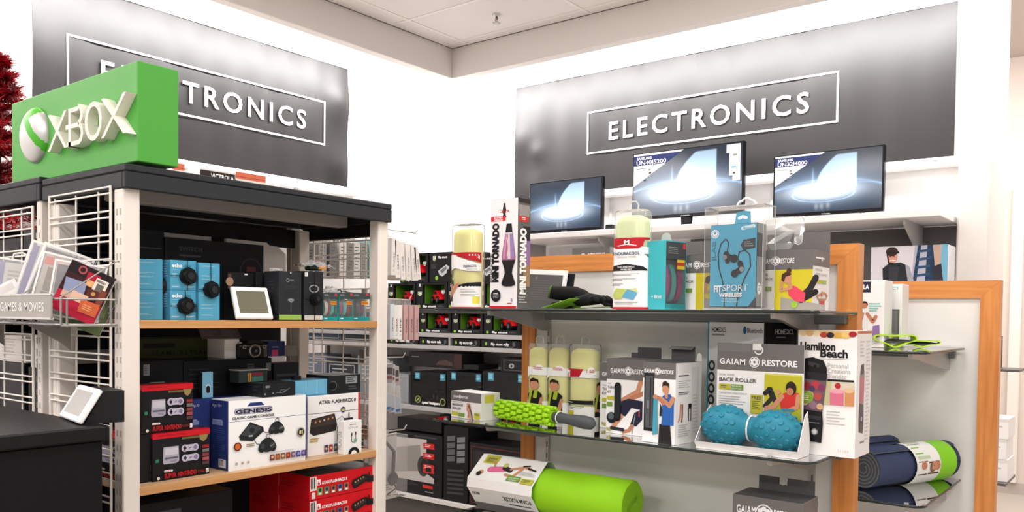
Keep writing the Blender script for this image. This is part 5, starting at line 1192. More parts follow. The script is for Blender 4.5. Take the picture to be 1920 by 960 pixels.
def flip_box(label, l, r, top, bot, z, h=None, kind='car', Xf=TX, d=0.19):
    yc, w, hh = spotR(l, r, top, bot, Xf, z); h = hh if h is None else h
    t = thing('toy_car_box', label, 'toy box', (Xf+d/2, yc, z+0.0005), RZ, 'boxes of toy cars on the grey gondola')
    w -= 0.003; h -= 0.0015
    g = G(); BK = M('#17181a', 0.35)
    if kind == 'car':
        wx0, wx1 = -w*0.28, w*0.42
        g.box((-w/2,-d/2,0),(w/2,d/2,h*0.2),BK); g.box((-w/2,-d/2,h*0.92),(w/2,d/2,h),BK); g.box((-w/2,-d/2,h*0.2),(wx0,d/2,h*0.92),BK); g.box((wx1,-d/2,h*0.2),(w/2,d/2,h*0.92),BK)
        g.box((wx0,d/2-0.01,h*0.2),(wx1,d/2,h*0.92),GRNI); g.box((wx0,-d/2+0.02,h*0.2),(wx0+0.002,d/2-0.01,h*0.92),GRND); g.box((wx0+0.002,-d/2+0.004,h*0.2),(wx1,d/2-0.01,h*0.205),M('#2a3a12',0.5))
        f = Face(g,(-w/2,-d/2,h),(1,0,0),(0,0,-1),w,h); badge(f, 12, 42, 6.5, '#6f9a3a'); badge(f, 88, 36, 5.5, '#5d7f93'); f.text('X', 8, 14, 10, PAPER, bold=0.05); f.ell(10,90,6,M('#7fb53a',0.4),8); f.text('flip stunt', 22, 93.5, 8.5, PAPER, w=44, bold=0.04)
        f.para(70,86,95,94,2,M('#55585a',0.5))
        g.build('carton', t)
        toy_car(t, w*0.60, w*0.26, (w*0.10, -d*0.18, h*0.205), CARR)
    elif kind == 'back':
        g.box((-w/2,-d/2,0),(w/2,d/2,h),BK,0.001); f = faces(g,w,d,h)['front']; badge(f,22,20,7,'#6f9a3a'); f.text('flip stunt', 40, 20, 8, PAPER, w=42, bold=0.03)
        f.poly([(40,62),(78,42),(92,50),(86,66),(52,86)],M('#b9bcc0',0.4)); f.poly([(50,62),(76,48),(82,54),(58,72)],M('#6b6f75',0.4)); f.ell(34,86,7,M('#7fb53a',0.4)); f.ell(52,84,7,INK); f.ell(88,64,7,INK); f.para(8,40,34,56,4,M('#5c5f63',0.5),0.3)
        g.build('carton', t)
    else:
        g.box((-w/2,-d/2,0),(w/2,d/2,h),BK,0.001); f = faces(g,w,d,h)['front']; f.ell(13,50,24,M('#7fb53a',0.4),20); f.text('flip stunt rally', 26, 68, 36, PAPER, w=48, bold=0.04); f.ell(86,46,30,M('#55585b',0.4),24); f.para(60,80,92,92,1,PRINT)
        g.build('carton', t)
    return t
r2h = at(880, 528, 'X', TX).z-zA
for k, (l, r, lab) in enumerate(((727,779,'red toy car box in the upper stack row, nearest the white post'), (780,838,'red toy car box in the upper stack row, second from the white post'), (839,896,'red toy car box in the upper stack row, behind the cooling towel tube'), (897,954,'red toy car box in the upper stack row, behind the lava lamp carton'))):
    flip_box(lab, l, r, 528, 578, zA, r2h)
z1 = zA+r2h
for (l, r, k, lab) in ((750,803,'car','red toy car box on top of the upper row, beside the white packs'), (805,846,'back','toy car box with its printed back forward, left of the cooling towel tube'), (847,886,'car','red toy car box on top of the upper row, hidden by the towel tube'), (887,930,'back','toy car box with its printed back forward, between towel tube and lava lamp carton')):
    flip_box(lab, l, r, 473, 527, z1, at(820, 473, 'X', TX).z-z1 if l < 880 else at(890, 524, 'X', TX).z-z1+0.19-0.03, k)
for (l, r, lab) in ((727,784,'red toy car box on the lower row, nearest the white post'), (786,845,'red toy car box on the lower row, first past the pink packs'), (847,905,'red toy car box on the lower row, in the middle'), (907,976,'red toy car box on the lower row, beside the orange frame')):
    flip_box(lab, l, r, 585, 625, zB)
for (l, r, lab) in ((727,784,'flat toy car box in the shelf channel, nearest the white post'), (786,843,'flat toy car box in the shelf channel, left of the divider'), (848,900,'flat toy car box in the shelf channel, right of the divider'), (902,974,'flat toy car box in the shelf channel, beside the orange frame')):
    flip_box(lab, l, r, 634, 650, zC, zB-0.03-zC-0.004, 'flat')
# big window boxes on the shelf below
spw = None
for (l, r, lab, tx_) in ((769,836,'black window toy box lettered for speed bumpers, left one of three',True), (837,903,'black window toy box behind the massage roller carton, middle one of three',False), (904,984,'black window toy box beside the orange frame, right one of three',False)):
    yc, w, h = spotR(l, r, 698, 766, TX-0.02, zD); d = 0.26; w -= 0.004
    t = thing('toy_car_box', lab, 'toy box', (TX-0.02+d/2, yc, zD+0.0005), RZ, 'black window boxes on the grey gondola')
    g = G(); BK = M('#15171a',0.35); b = 0.012
    g.box((-w/2,-d/2,0),(w/2,d/2,h*0.13),BK); g.box((-w/2,-d/2,h*0.9),(w/2,d/2,h),BK); g.box((-w/2,-d/2,h*0.13),(-w/2+b,d/2,h*0.9),BK); g.box((w/2-b,-d/2,h*0.13),(w/2,d/2,h*0.9),BK); g.box((-w/2+b,d/2-0.01,h*0.13),(w/2-b,d/2,h*0.9),M('#2b3326',0.5))
    f = Face(g,(-w/2,-d/2,h),(1,0,0),(0,0,-1),w,h); f.rect(13,3,27,22,M('#3c8ca6',0.45)); f.rect(84,3,98,22,M('#3c8ca6',0.45)); f.para(15,6,25,19,4,M('#a9d3e0',0.5)); f.para(86,6,96,19,4,M('#a9d3e0',0.5)); f.ell(22,82,11,M('#8d9a4a',0.4)); f.ell(22,82,8,INK); f.stroke([(20,86),(25,78)],3,M('#b9c45a',0.4)); f.ell(92,84,11,M('#8d9a4a',0.4)); f.ell(92,84,8,INK)
    if tx_: f.text('speed bumpers', 34, 93, 8, PAPER, w=50, bold=0.05)
    g.build('carton', t)
    toy_car(t, w*0.42, w*0.2, (0.0, 0.0, h*0.14), M('#1c2533',0.2))
    g = G(); g.box((-w/2+b,-d/2+0.001,h*0.13),(w/2-b,-d/2+0.0014,h*0.9),CLEAR('#d8dad8',0.02,0.05,1.12,0.0)); g.build('window', t)
    spw = zD+h+0.001
def plain(label, l, r, top, bot, Xf, d, z, col, art=None, name='toy_carton', cat='box'):
    yc, w, h = spotR(l, r, top, bot, Xf, z); g, f = carton_geo(w, d, h, M(col,0.38))
    if art: art(f)
    return g.build(name, loc=(Xf+d/2, yc, z), rz=RZ, label=label, cat=cat)
plain('long black carton lying on top of the left window toy box', 766, 866, 661, 698, TX-0.01, 0.22, spw, '#1a1819', lambda f: (f['front'].para(6,32,30,40,1,PRINT), f['front'].poly([(52,80),(58,56),(70,46),(82,60),(84,84)],M('#4a3a34',0.5)), f['front'].rect(86,4,99,96,M('#3a2424',0.5))))
plain('low black carton between the long black carton and the small window carton', 867, 897, 684, 699, TX, 0.2, spw, '#191a1b')
plain('small black window carton on the right window toy box', 939, 984, 672, 700, TX+0.0, 0.2, spw, '#1c1d1f', lambda f: (f['front'].frame(12,14,90,88,4,M('#5c5f63',0.4)), f['front'].ell(45,55,18,M('#9a9da0',0.4),24), f['front'].ell(45,55,9,INK)))
# lower deck: headset and radio cartons
LX = TX-0.05
def art_headset(f):
    F = f['front']; F.poly([(4,10),(72,8),(70,62),(86,70),(86,78),(4,78)],M('#b9b4b0',0.3)); F.poly([(4,30),(60,18),(64,60),(4,70)],M('#8d8986',0.35)); F.ell(66,52,17,M('#3a3a3c',0.4),13); F.ell(68,52,12,M('#242426',0.4),9)
    for y in (14, 30, 48): F.rect(66,y,86,y+ (9 if y < 40 else 14),M('#c62a26',0.4)); F.para(69,y+2,83,y+7,2,M('#f0d6d2',0.5))
    F.rect(71,53,81,60,INK); F.rect(66,82,84,87,M('#c62a26',0.4)); F.para(20,80,58,88,3,FAINT); F.para(70,92,90,95,1,PRINT); F.rect(50,3,90,6,FAINT)
hz = zE+0.001
plain('black headset carton with a clear window and red labels, on the lowest toy shelf', 728, 828, 812, 955, LX, 0.26, hz, '#17171a', art_headset, 'headset_carton')
def art_louver(f):
    for nm in ('front','left'):
        F = f[nm]
        for k in range(4): F.poly([(14,14+9*k),(46,12+9*k),(46,19+9*k),(14,21+9*k)],M('#5d5f62',0.25)); F.poly([(56,14+9*k),(88,12+9*k),(88,19+9*k),(56,21+9*k)],M('#77797c',0.25))
        for k in range(6): F.poly([(16,58+6*k),(84,56+6*k),(84,59+6*k),(16,61+6*k)],M('#3c3e41',0.3))
plain('black carton with louvre shaped windows, in the middle of the lowest toy shelf', 831, 876, 800, 957, LX, 0.3, hz, '#131315', art_louver, 'radio_carton')
def art_dark(f):
    F = f['front']; F.frame(3,5,97,96,1.5,M('#5a2624',0.4)); F.rect(8,12,92,70,M('#2c2b2d',0.25)); F.stroke([(20,70),(30,40),(46,28)],2,M('#6a6668',0.4)); F.para(12,76,70,88,4,FAINT,0.35); F.rect(60,16,88,40,M('#3e3c3e',0.3))
plain('dark carton with a thin red border, beside the orange frame on the lowest toy shelf', 879, 985, 836, 958, LX, 0.26, hz, '#19181a', art_dark, 'radio_carton')
zt = at(800, 812, 'X', LX).z+0.002
plain('flat black carton lying across the headset carton', 745, 828, 786, 810, LX+0.03, 0.24, zt, '#18181a', lambda f: f['top'].rect(0,0,100,100,M('#26262a',0.2)), 'flat_carton')
zt2 = at(850, 800, 'X', LX).z+0.002
plain('flat black carton lying on the louvred carton', 824, 905, 782, 797, LX+0.05, 0.24, zt2, '#1b1b1e', lambda f: f['top'].rect(0,0,100,100,M('#2a2a2e',0.2)), 'flat_carton')
for k, (l, r, tp, bt, z_, col, lab) in enumerate(((560,612,664,757,zD,'#5d6470','grey blue carton on the toy gondola seen through the end grid, nearest the spine post'),(614,668,678,757,zD,'#2b2d33','dark carton on the toy gondola seen through the end grid, second from the spine post'),(670,722,668,757,zD,'#777b80','grey carton on the toy gondola seen through the end grid, beside the right post'),
        (724,766,700,760,zD,'#8d9094','pale grey carton on the toy gondola behind the blister packs'),(556,640,800,930,zE,'#26262a','black carton low on the toy gondola seen through the end grid, left'),(642,724,820,930,zE,'#1f1f22','black carton low on the toy gondola seen through the end grid, right'),
        (560,640,585,640,zC,'#3c4c58','slate carton on the toy gondola just under the console gondola shelf, left'),(642,724,592,640,zC,'#2e3438','dark slate carton on the toy gondola just under the console gondola shelf, right'))):
    plain(lab, l, r, tp, bt, TX+0.02, 0.24, z_+0.001, col, lambda f: (f['front'].frame(6,8,94,92,3,M('#9a9ea2',0.4)), f['front'].para(16,20,70,60,4,M('#a9adb0',0.5),0.3)), 'stock_carton')
# packs on the lower hooks of the end grid of the console gondola
hook('steel peg hook holding the grey blister packs on the end grid', GXR, 2.24, at(755, 672, 'Y', 2.2).z+0.006, 0.2)
for k, (px, yt, yb, col) in enumerate(((729,682,772,'#8d8a8a'),(737,684,774,'#b5b1b0'),(748,687,776,'#a19d9c'))):
    q0 = at(px, yb, 'Y', 2.2); q1 = at(px, yt, 'Y', 2.2); h = q1.z-q0.z
    t = thing('blister_pack', ['grey blister pack nearest the grid, under the pink packs','pale blister pack in the middle, under the pink packs','grey blister pack at the hook end, under the pink packs'][k], 'pack', (q0.x+0.012, 2.24, q0.z), group='blister packs under the pink packs', rot=(0, R_(2-3*k), R_(-20)))
    g, f = carton_geo(0.03, 0.075, h, M(col,0.35)); F = f['front']; F.rect(10,8,90,22,M('#4c4446',0.5)); F.rect(14,26,86,32,M('#7a4a4c',0.5)); F.para(18,40,80,62,5,M('#6f6c6b',0.5)); F.stroke([(50,70),(50,90)],12,M('#3f6fa8',0.4)); g.build('card', t)
    g = G(); g.box((-0.013,-0.044,h*0.1),(0.013,-0.0385,h*0.6),PLASTW,0.002); g.build('bubble', t)
    g = G(); g.box((-0.008,-0.001,h),(0.008,0.001,h+0.016),PLASTW); g.build('hang_tab', t)
hook('chrome loop hook at the lower end of the end grid', GXR, 2.22, at(750, 806, 'Y', 2.2).z, 0.19)
q0 = at(728, 935, 'Y', 2.2); q1 = at(728, 818, 'Y', 2.2); xq = at(762, 935, 'Y', 2.2).x; h = q1.z-q0.z; w = xq-GXR-0.015
t = thing('headset_pack', 'clear headset pack hanging low on the end grid beside the right post', 'pack', (GXR+0.012+w/2, 2.22, q0.z))
g, f = carton_geo(w*0.96, 0.004, h, M('#c9c6c3',0.4), base=(0,0.028,0)); f['front'].rect(5,80,95,98,M('#e2dfdd',0.4)); f['front'].rect(2,68,20,80,M('#c62a26',0.4)); f['front'].para(20,82,90,94,3,GREY); g.build('card', t)
g = G(); g.tube([(-w*0.25,0,h*0.30),(-w*0.30,0,h*0.7),(0,0,h*0.9),(w*0.25,0,h*0.72),(w*0.22,0,h*0.35)],0.007,M('#55565a',0.35),8); g.lathe([(0.02,-0.008),(0.026,0),(0.02,0.008)],M('#4a4b4f',0.4),(w*0.22,0,h*0.28),'Y',16); g.tube([(w*0.2,0.0,h*0.3),(w*0.3,-0.004,h*0.12),(w*0.02,-0.006,h*0.05)],0.003,BLACK,6); g.build('headset', t)
g = G(); g.box((-w/2,-0.03,0.0),(w/2,0.024,h),CLEAR('#ffffff',0.05,0.08,1.15,0.12),0.004); g.build('clear_shell', t)
g = G(); g.box((-0.01,0.0,h),(0.01,0.003,h+0.02),PLASTW); g.build('hang_tab', t)

# ================================================================ ORANGE FRAMED DISPLAY PANELS ON THE RIGHT
PX, SF = 2.45, 2.10                                   # panel plane and shelf front edge
ZS1, ZS2, ZS3 = 1.524, at(1300, 842, 'X', SF).z, at(1165, 944, 'X', 2.25).z-0.093
py0, py1 = at(1605, 700, 'X', PX).y, at(978, 700, 'X', PX).y
ptop = at(1580, 457, 'X', PX).z
BOARD = M('#d9d7d3', 0.45)
FR = 0.058
def panel(label, X, y0, y1, zt, shelves, ys0, ys1, depth, name='display_fixture', stds=(), brs=()):
    t = thing(name, label, 'display fixture', (X, (y0+y1)/2, 0))
    g = G(); g.box((X+0.012, y0+FR*0.5, 0.06), (X+0.03, y1-FR*0.5, zt-FR*0.5), BOARD); g.build('white_board', t, world=True)
    for (a, b) in ((y0, y0+FR), (y1-FR, y1)):
        g = G(); g.prism([(X, a, 0.0), (X, b, 0.0), (X, b, zt-(FR if b < y1 else 0)), (X, a, zt-(0 if a == y0 else FR))], (0.05, 0, 0), ORANGEW); g.build('frame_post', t, world=True)
    g = G(); g.prism([(X, y0+0.0004, zt), (X, y1-0.0004, zt), (X, y1-FR-0.0004, zt-FR), (X, y0+FR+0.0004, zt-FR)], (0.05, 0, 0), ORANGEWH); g.build('top_rail', t, world=True)
    for y in stds:
        g = G(); g.box((X+0.002, y-0.007, 0.1), (X+0.0118, y+0.007, zt-FR-0.003), M('#b9b7b4',0.35,0.5)); slots_ = 0
        z = 0.15
        while z < zt-0.1: g.box((X+0.0015, y-0.0018, z), (X+0.0021, y+0.0018, z+0.018), DGREY); z += 0.04
        g.build('slotted_standard', t, world=True)
    for z in shelves:
        R = 0.035; pts = []
        for (cx, cy, a0) in ((X-depth+R, ys0+R, PI), (X-depth+R, ys1-R, PI/2)):
            pass
        pts = [(X+0.001, ys0, z-0.008)] 
        for k in range(7): a = -PI/2-PI/2*k/6; pts.append((X-depth+R+R*math.cos(a), ys0+R+R*math.sin(a), z-0.008))
        for k in range(7): a = PI-PI/2*k/6; pts.append((X-depth+R+R*math.cos(a), ys1-R+R*math.sin(a), z-0.008))
        pts.append((X+0.001, ys1, z-0.008))
        g = G(); g.prism(pts, (0,0,0.008), GLASS); 
        rim = [Vector(p)+Vector((0,0,0.004)) for p in pts]; g.tube(rim, 0.0041, M('#2c3230',0.15), 6)
        sh = g.build('glass_shelf', t, world=True)
        for y in brs:
            x0 = X-depth+0.02
            g = G(); g.prism([(x0, y-0.006, z-0.009), (X+0.002, y-0.006, z-0.009), (X+0.002, y-0.006, z-0.075), (X-0.03, y-0.006, z-0.075), (x0+0.05, y-0.006, z-0.026), (x0-0.005, y-0.006, z-0.022), (x0-0.012, y-0.006, z+0.004), (x0-0.006, y-0.006, z+0.004)], (0,0.012,0), M('#a7a6a4',0.35,0.6))
            o = g.build('shelf_bracket', t, world=True)
        g = G(); g.box((X-0.03, ys0+0.02, z-0.036), (X-0.002, ys1-0.02, z-0.0085), M('#6d6f6e',0.3,0.4), 0.003); g.build('shelf_rail', t, world=True)
    return t
ysr = at(1565, 700, 'X', PX).y-0.055
ysl = at(806, 780, 'X', SF).y
P1 = panel('orange framed white display panel with two glass shelves of fitness goods', PX, py0, py1, ptop, (ZS1, ZS2), ysr, ysl, PX-SF, stds=(at(1028,600,'X',PX).y, at(1528,650,'X',PX).y), brs=(at(1028,600,'X',PX).y, at(1528,650,'X',PX).y))
t = thing('glass_shelf', 'low glass shelf under the foam roller on the orange framed panel', 'shelf', (PX-0.2, (ysr+ysl)/2, ZS3))
g = G(); g.box((SF-0.02, ysr, ZS3-0.008), (PX-0.001, ysl-0.1, ZS3), GLASS); g.build('pane', t, world=True)
for y in (at(1028,600,'X',PX).y, at(1528,650,'X',PX).y):
    g = G(); g.prism([(SF+0.02, y-0.006, ZS3-0.009), (PX+0.001, y-0.006, ZS3-0.009), (PX+0.001, y-0.006, ZS3-0.075), (SF+0.06, y-0.006, ZS3-0.03)], (0,0.012,0), M('#a7a6a4',0.35,0.6)); g.build('shelf_bracket', t, world=True)

# second panel behind, to the right
PX2 = 3.10
q0, q1 = at(1876, 560, 'X', PX2).y, 1.42
pt2 = at(1876, 525, 'X', PX2).z; ZQ1, ZQ2 = at(1808, 652, 'X', PX2).z, at(1797, 898, 'X', PX2).z
panel('orange framed white display panel farther back, holding the rolled mats', PX2, q0, q1, pt2, (ZQ1, ZQ2), at(1803, 780, 'X', PX2).y, q1-0.05, 0.54, brs=(at(1778, 655, 'X', PX2).y, 1.2))

GREYB = M('#6a6766', 0.42); LIMEP = M('#b9b23a', 0.45); GREENP = M('#6f9440', 0.45); SKIN = M('#c58a6c', 0.5); SKIN2 = M('#b87a5e', 0.5); HAIRB = M('#2c211e', 0.5); TXT = M('#4d4a4a', 0.5)
def emblem(F, x, y, r, col=PAPER):
    F.ring(x, y, r, r*0.13, col)
    for k in range(6):
        a = PI/3*k+PI/6; F.ell(x+0.5*r*F.a*math.cos(a), y+0.5*r*math.sin(a), r*0.3, col, n=10)
    F.ell(x, y, r*0.16, GREYB)
def brand(F, y0, y1, x0, x1, r=None):
    h = y1-y0; cy = (y0+y1)/2; w = x1-x0
    F.text('GAIAM', x0, cy+h*0.15, h*0.30, PAPER, w=w*0.34, bold=0.025, sp=1.15); emblem(F, x0+w*0.46, cy, r or h*0.27); F.text('RESTORE', x0+w*0.56, cy+h*0.15, h*0.30, PAPER, w=w*0.44, bold=0.025)

# ---------------------------------------------------------------- cooling towel tubes
LIMEC = M('#c4cc7e', 0.6); REDL = M('#b3202b', 0.4)
def towel_tube(label, l, r, top, bot, Xf, z, towel, rz=RZ, art='front', cap=0.045, man=True, flat=0.62):
    yc, w, h = spotR(l, r, top, bot, Xf, z); rx = w/2; ry = rx*flat
    t = thing('towel_tube', label, 'towel tube', (Xf+ry, yc, z+0.0005), rz, 'clear tubes of cooling towels')
    def sect(rr, zz, n=28, e=2.6):
        out = []
        for i in range(n):
            a = 2*PI*i/n; c, s_ = math.cos(a), math.sin(a)
            out.append(Vector((rx*rr*math.copysign(abs(c)**(2/e), c), ry*rr*math.copysign(abs(s_)**(2/e), s_), zz)))
        return out
    g = G(); g.loft([sect(0.88, 0.004), sect(0.90, h*0.86), sect(0.84, h*0.91), sect(0.5, h*0.945)], towel, True, True)
    for k in range(7): g.tube([sect(0.865, 0)[0]*0+Vector((math.cos(a)*rx*0.84, math.sin(a)*ry*0.84, zz)) for a, zz in ((PI*1.05+PI*0.9*q/6, h*(0.55+0.035*k)+0.006*math.sin(q*1.3+k)) for q in range(7))], 0.0022, towel, 5)
    g.build('rolled_towel', t)
    g = G(); g.loft([sect(0.99, 0.0), sect(1.0, 0.006), sect(1.0, h-0.012), sect(0.96, h-0.003), sect(0.88, h)], TUBEC, True, True); g.build('clear_tube', t)
    g = G(); g.tube([Vector((-0.016,0,h-0.002)), Vector((-0.016,0,h+0.018)), Vector((-0.008,0,h+0.026)), Vector((0.008,0,h+0.026)), Vector((0.016,0,h+0.018)), Vector((0.016,0,h-0.002))], 0.0028, PLASTW, 6); g.build('hang_loop', t)
    # printed sleeve wrapped on the front half
    g = G(); NS = 18
    def wrap(x, y):                                          # x 0..100 across the front half, y 0..100 down
        a = PI+PI*x/100; c, s_ = math.cos(a), math.sin(a); e = 2.6
        return Vector((rx*1.012*math.copysign(abs(c)**(2/e), c), ry*1.012*math.copysign(abs(s_)**(2/e), s_), h*(1-y/100)))
    class W(Face):
        def P(s, x, y, l=None):
            x = min(100, max(0, x)); v = wrap(x, y); return v+Vector((v.x/rx*0.3, v.y/ry, 0)).normalized()*((s.l if l is None else l)-0.0004+0.0006)
        def _p(s, pts, mat):
            lo, hi = min(p[0] for p in pts), max(p[0] for p in pts); k = int(lo//7)
            if hi-lo < 7: Face._p(s, pts, mat); return
            while k*7 < hi:
                q = pts
                for (lim, sg) in ((k*7, 1), (k*7+7, -1)):
                    o_ = []
                    for i in range(len(q)):
                        (xa, ya), (xb, yb) = q[i], q[(i+1) % len(q)]; ia, ib_ = (xa-lim)*sg >= 0, (xb-lim)*sg >= 0
                        if ia: o_.append((xa, ya))
                        if ia != ib_: t_ = (lim-xa)/(xb-xa); o_.append((lim, ya+(yb-ya)*t_))
                    q = o_
                    if len(q) < 3: break
                if len(q) >= 3: Face._p(s, q, mat)
                k += 1
    F = W(g, (0,0,0), (1,0,0), (0,0,-1), w*1.1, h)
    def strip(x0, y0a, x1, y1a, mat, fa=None):
        n = 12
        for k in range(n):
            xa, xb = x0+(x1-x0)*k/n, x0+(x1-x0)*(k+1)/n
            ya = fa(xa) if fa else y0a; yb = fa(xb) if fa else y0a
            F._p([(xa,ya),(xb,yb),(xb,y1a),(xa,y1a)], mat)
        F.up()
    art_fn = art
    art_fn(F, strip)
    g.build('printed_sleeve', t)
    return t
def sleeve_front(F, strip):                                   # red band, name, window, white foot
    strip(4,45,96,58,PAPER,lambda x: 45+((x-50)/46)**2*7-3); strip(2,56,98,100,PAPER); strip(3,39,97,45,PAPER,lambda x: 38.0); strip(2,28.5,98,31,REDL)
    F.poly([(14,29),(84,29),(78,37),(68,39.5),(30,39.5),(20,37)],REDL); F.text('M', 50, 34.5, 3.6, PAPER, al='c', bold=0.05, w=14); F.stroke([(36,36.5),(50,35.2),(64,36.5)],0.8,PAPER)
    F.text('ENDURACOOL', 50, 45.6, 2.9, M('#2b4a63',0.4), w=70, al='c', bold=0.03); F.text('COOLING TOWEL', 50, 48.8, 1.9, GREY, w=54, al='c')
    strip(8,47,92,58,M('#c9d08c',0.5),lambda x: 51.2-((x-50)/42)**2*1.5) if False else None
    F.poly([(8,60),(20,56.5),(50,55),(80,57.5),(92,60.5),(92,61.5),(8,61.5)],INK); F.text('COOLS INSTANTLY', 50, 58.6, 1.7, PAPER, w=46, al='c', bold=0.02); F.text('WHEN WET', 50, 60.9, 1.5, PAPER, w=30, al='c', bold=0.02)
    for k in range(3): F.rect(4,64+5*k,8,67+5*k,INK); F.para(11,64.4+5*k,72-8*k,67+5*k,2,M('#8b8a8a',0.5),0.4)
    F.poly([(20,86),(34,79),(52,80),(44,90),(28,90)],M('#b9c46a',0.5)); F.poly([(46,88),(52,80),(68,84),(60,91)],M('#5fa3c4',0.5)); F.poly([(52,80),(66,79),(70,84)],M('#c9d08c',0.5)); F.para(30,93,70,96,2,M('#aaa8a8',0.5))
    strip(3,98,97,100,REDL)
def fig_man(F, x, y, s, top=INK, towel=M('#a9b53a',0.5)):
    """half figure with a towel round his neck; x,y shoulder point, s scale in % of height"""
    k = F.a*s*0.80
    F.poly([(x-1.1*k,y+5*s),(x-1.2*k,y+0.8*s),(x-0.3*k,y-0.1*s),(x+1.0*k,y),(x+1.9*k,y+0.7*s),(x+2.0*k,y+5*s)],top)
    F.ell(x+0.25*k,y-1.4*s,1.15*s,SKIN,0.75*s); F.poly([(x-0.6*k,y-1.6*s),(x-0.55*k,y-2.5*s),(x+0.2*k,y-2.9*s),(x+1.0*k,y-2.5*s),(x+1.1*k,y-1.6*s),(x+0.7*k,y-2.1*s),(x-0.2*k,y-2.1*s)],HAIRB)
    F.stroke([(x-0.2*k,y-0.2*s),(x-0.7*k,y+2.2*s),(x-0.8*k,y+3.6*s)],0.55*s,towel); F.stroke([(x+0.7*k,y-0.1*s),(x+0.5*k,y+1.4*s)],0.45*s,towel)
    F.stroke([(x+1.8*k,y+1.6*s),(x+1.3*k,y+3.8*s),(x-0.6*k,y+3.4*s)],0.6*s,SKIN)
def sleeve_man(F, strip):
    strip(2,38,98,42,PAPER,lambda x: 31.5); strip(2,34,98,31,REDL,lambda x: 31); F.ell(60,33,5.2,PAPER,4.2); F.para(46,31,74,35,3,REDL)
    F.poly([(4,33),(50,33),(30,44),(4,50)],PAPER); strip(4,76,96,100,PAPER); fig_man(F, 44, 63, 6.0)
def sleeve_left(F, strip):                                    # the left tube on the top shelf, seen half turned
    strip(2,36,98,38,PAPER,lambda x: 34); F.poly([(30,34),(98,34),(98,46),(60,42)],REDL); strip(2,34,98,36.5,REDL); F.text('M', 88, 42, 4, PAPER, al='c', bold=0.05, w=12); F.poly([(4,38),(34,36),(64,44),(98,48),(98,56),(60,56),(40,52),(4,60)],PAPER)
    F.text('ENDURACOOL', 54, 51.8, 2.8, M('#2b4a63',0.4), w=44, bold=0.03); F.text('COOLING TOWEL', 60, 54.8, 1.8, GREY, w=36)
    strip(4,74,98,100,PAPER); F.poly([(44,73),(60,70),(98,69),(98,74),(44,75)],INK); F.rect(74,86,94,95,M('#d8cf4a',0.5))
    for k in range(3): F.para(50,77+3.2*k,92,79+3.2*k,2,M('#8b8a8a',0.5),0.4)
    fig_man(F, 14, 64, 5.6, M('#3a3a3c',0.5)); F.stroke([(46,72),(30,84),(20,88)],3.4,SKIN); strip(2,98.5,98,100,REDL)
def sleeve_name(F, strip):
    strip(2,38,98,42,PAPER,lambda x: 33); F.poly([(2,31),(56,31),(50,41),(2,43)],REDL); F.text('M', 26, 37, 4, PAPER, al='c', bold=0.05, w=16); F.ell(74,34,6,PAPER,4.6); F.para(62,31.5,86,36,3,REDL); F.text('ENDURACOOL', 4, 46.5, 2.8, M('#2b4a63',0.4), w=44, bold=0.03); F.text('COOLING TOWEL', 4, 49.2, 1.8, GREY, w=38)
    strip(2,78,98,100,PAPER); F.poly([(2,72),(80,70),(80,75),(2,76)],INK); F.para(6,73,60,75,1,PAPER); F.rect(14,84,42,98,LIMEP); F.para(6,78,60,83,3,M('#8b8a8a',0.5)); fig_man(F, 96, 63, 5.6)
towel_tube('clear tube of yellow cooling towel alone at the left end of the upper shelf', 838, 889, 420, 573, 2.125, ZS1, M('#ddd682',0.7), art=sleeve_left)
towel_tube('large clear tube of pale green cooling towel beside the turquoise wristband box', 1142, 1206, 393, 570, 2.115, ZS1, M('#d3dea6',0.7), art=sleeve_front)
for (l, r, tp, fn, lab) in ((984,1021,644,sleeve_man,'yellow cooling towel tube on the lower glass shelf, leftmost of three'), (1020,1060,645,sleeve_man,'yellow cooling towel tube on the lower glass shelf, middle of three'), (1059,1112,646,sleeve_name,'yellow cooling towel tube on the lower glass shelf, rightmost of three')):
    towel_tube(lab, l, r, tp, 784, 2.345 if l < 1050 else 2.335, ZS2, M('#e2dc8a',0.7), art=fn)

# ---------------------------------------------------------------- lava lamp carton
yc, w, h = spotR(918, 969, 373, 574, 2.13, ZS1); d = 0.066
t = thing('lava_lamp_carton', 'tall white carton printed with a black lava lamp, left on the upper glass shelf', 'box', (2.13+d/2, yc, ZS1+0.0005), RZ)
g, f = carton_geo(w, d, h, M('#e4e0e2',0.4)); F = f['front']
PNK = M('#a06a8c',0.35); LB = M('#221f21',0.4)
F.poly([(43,12),(46,8),(48,4),(54,4),(56,8),(58,11),(55,14),(59,17),(43,17),(47,14)],LB); F.text('LAVA', 34, 12.6, 2.6, REDF, w=36, bold=0.01)
F.rect(2,15.8,56,20.2,M('#c92a30',0.4)); F.text('BATTERY', 14, 17.8, 1.5, PAPER, w=32, bold=0.03); F.text('OPERATED', 14, 19.8, 1.5, PAPER, w=32, bold=0.03)
F.text('MINI TORNADO', 31, 76, 7.2, LB, w=54, rot=90, bold=0.07); F.text('INSTANT ACTION', 10, 76, 3.0, LB, w=26, rot=90, bold=0.02)
F.poly([(60,23),(78,23),(82,31.5),(56,31.5)],LB); F.poly([(56,31.5),(82,31.5),(94,53),(93,56),(45,56),(43,53)],PNK); F.poly([(66,32),(72,32),(76,55),(66,55)],M('#cfc3c9',0.35)); F.poly([(73,32),(80,32),(90,53),(80,55)],M('#8d7fb0',0.35)); F.poly([(58,32),(63,32),(56,55),(48,54)],M('#c48aa0',0.35)); F.stroke([(62,36),(70,44),(64,52)],1.2,M('#e0b9c4',0.35)); F.rect(55.5,31.2,82.5,32.0,M('#d9d4d4',0.3))
F.poly([(44,56),(94,56),(84,64),(82,68),(94,77),(92,79),(80,80),(58,80),(46,79),(44,77),(56,68),(54,64)],LB)
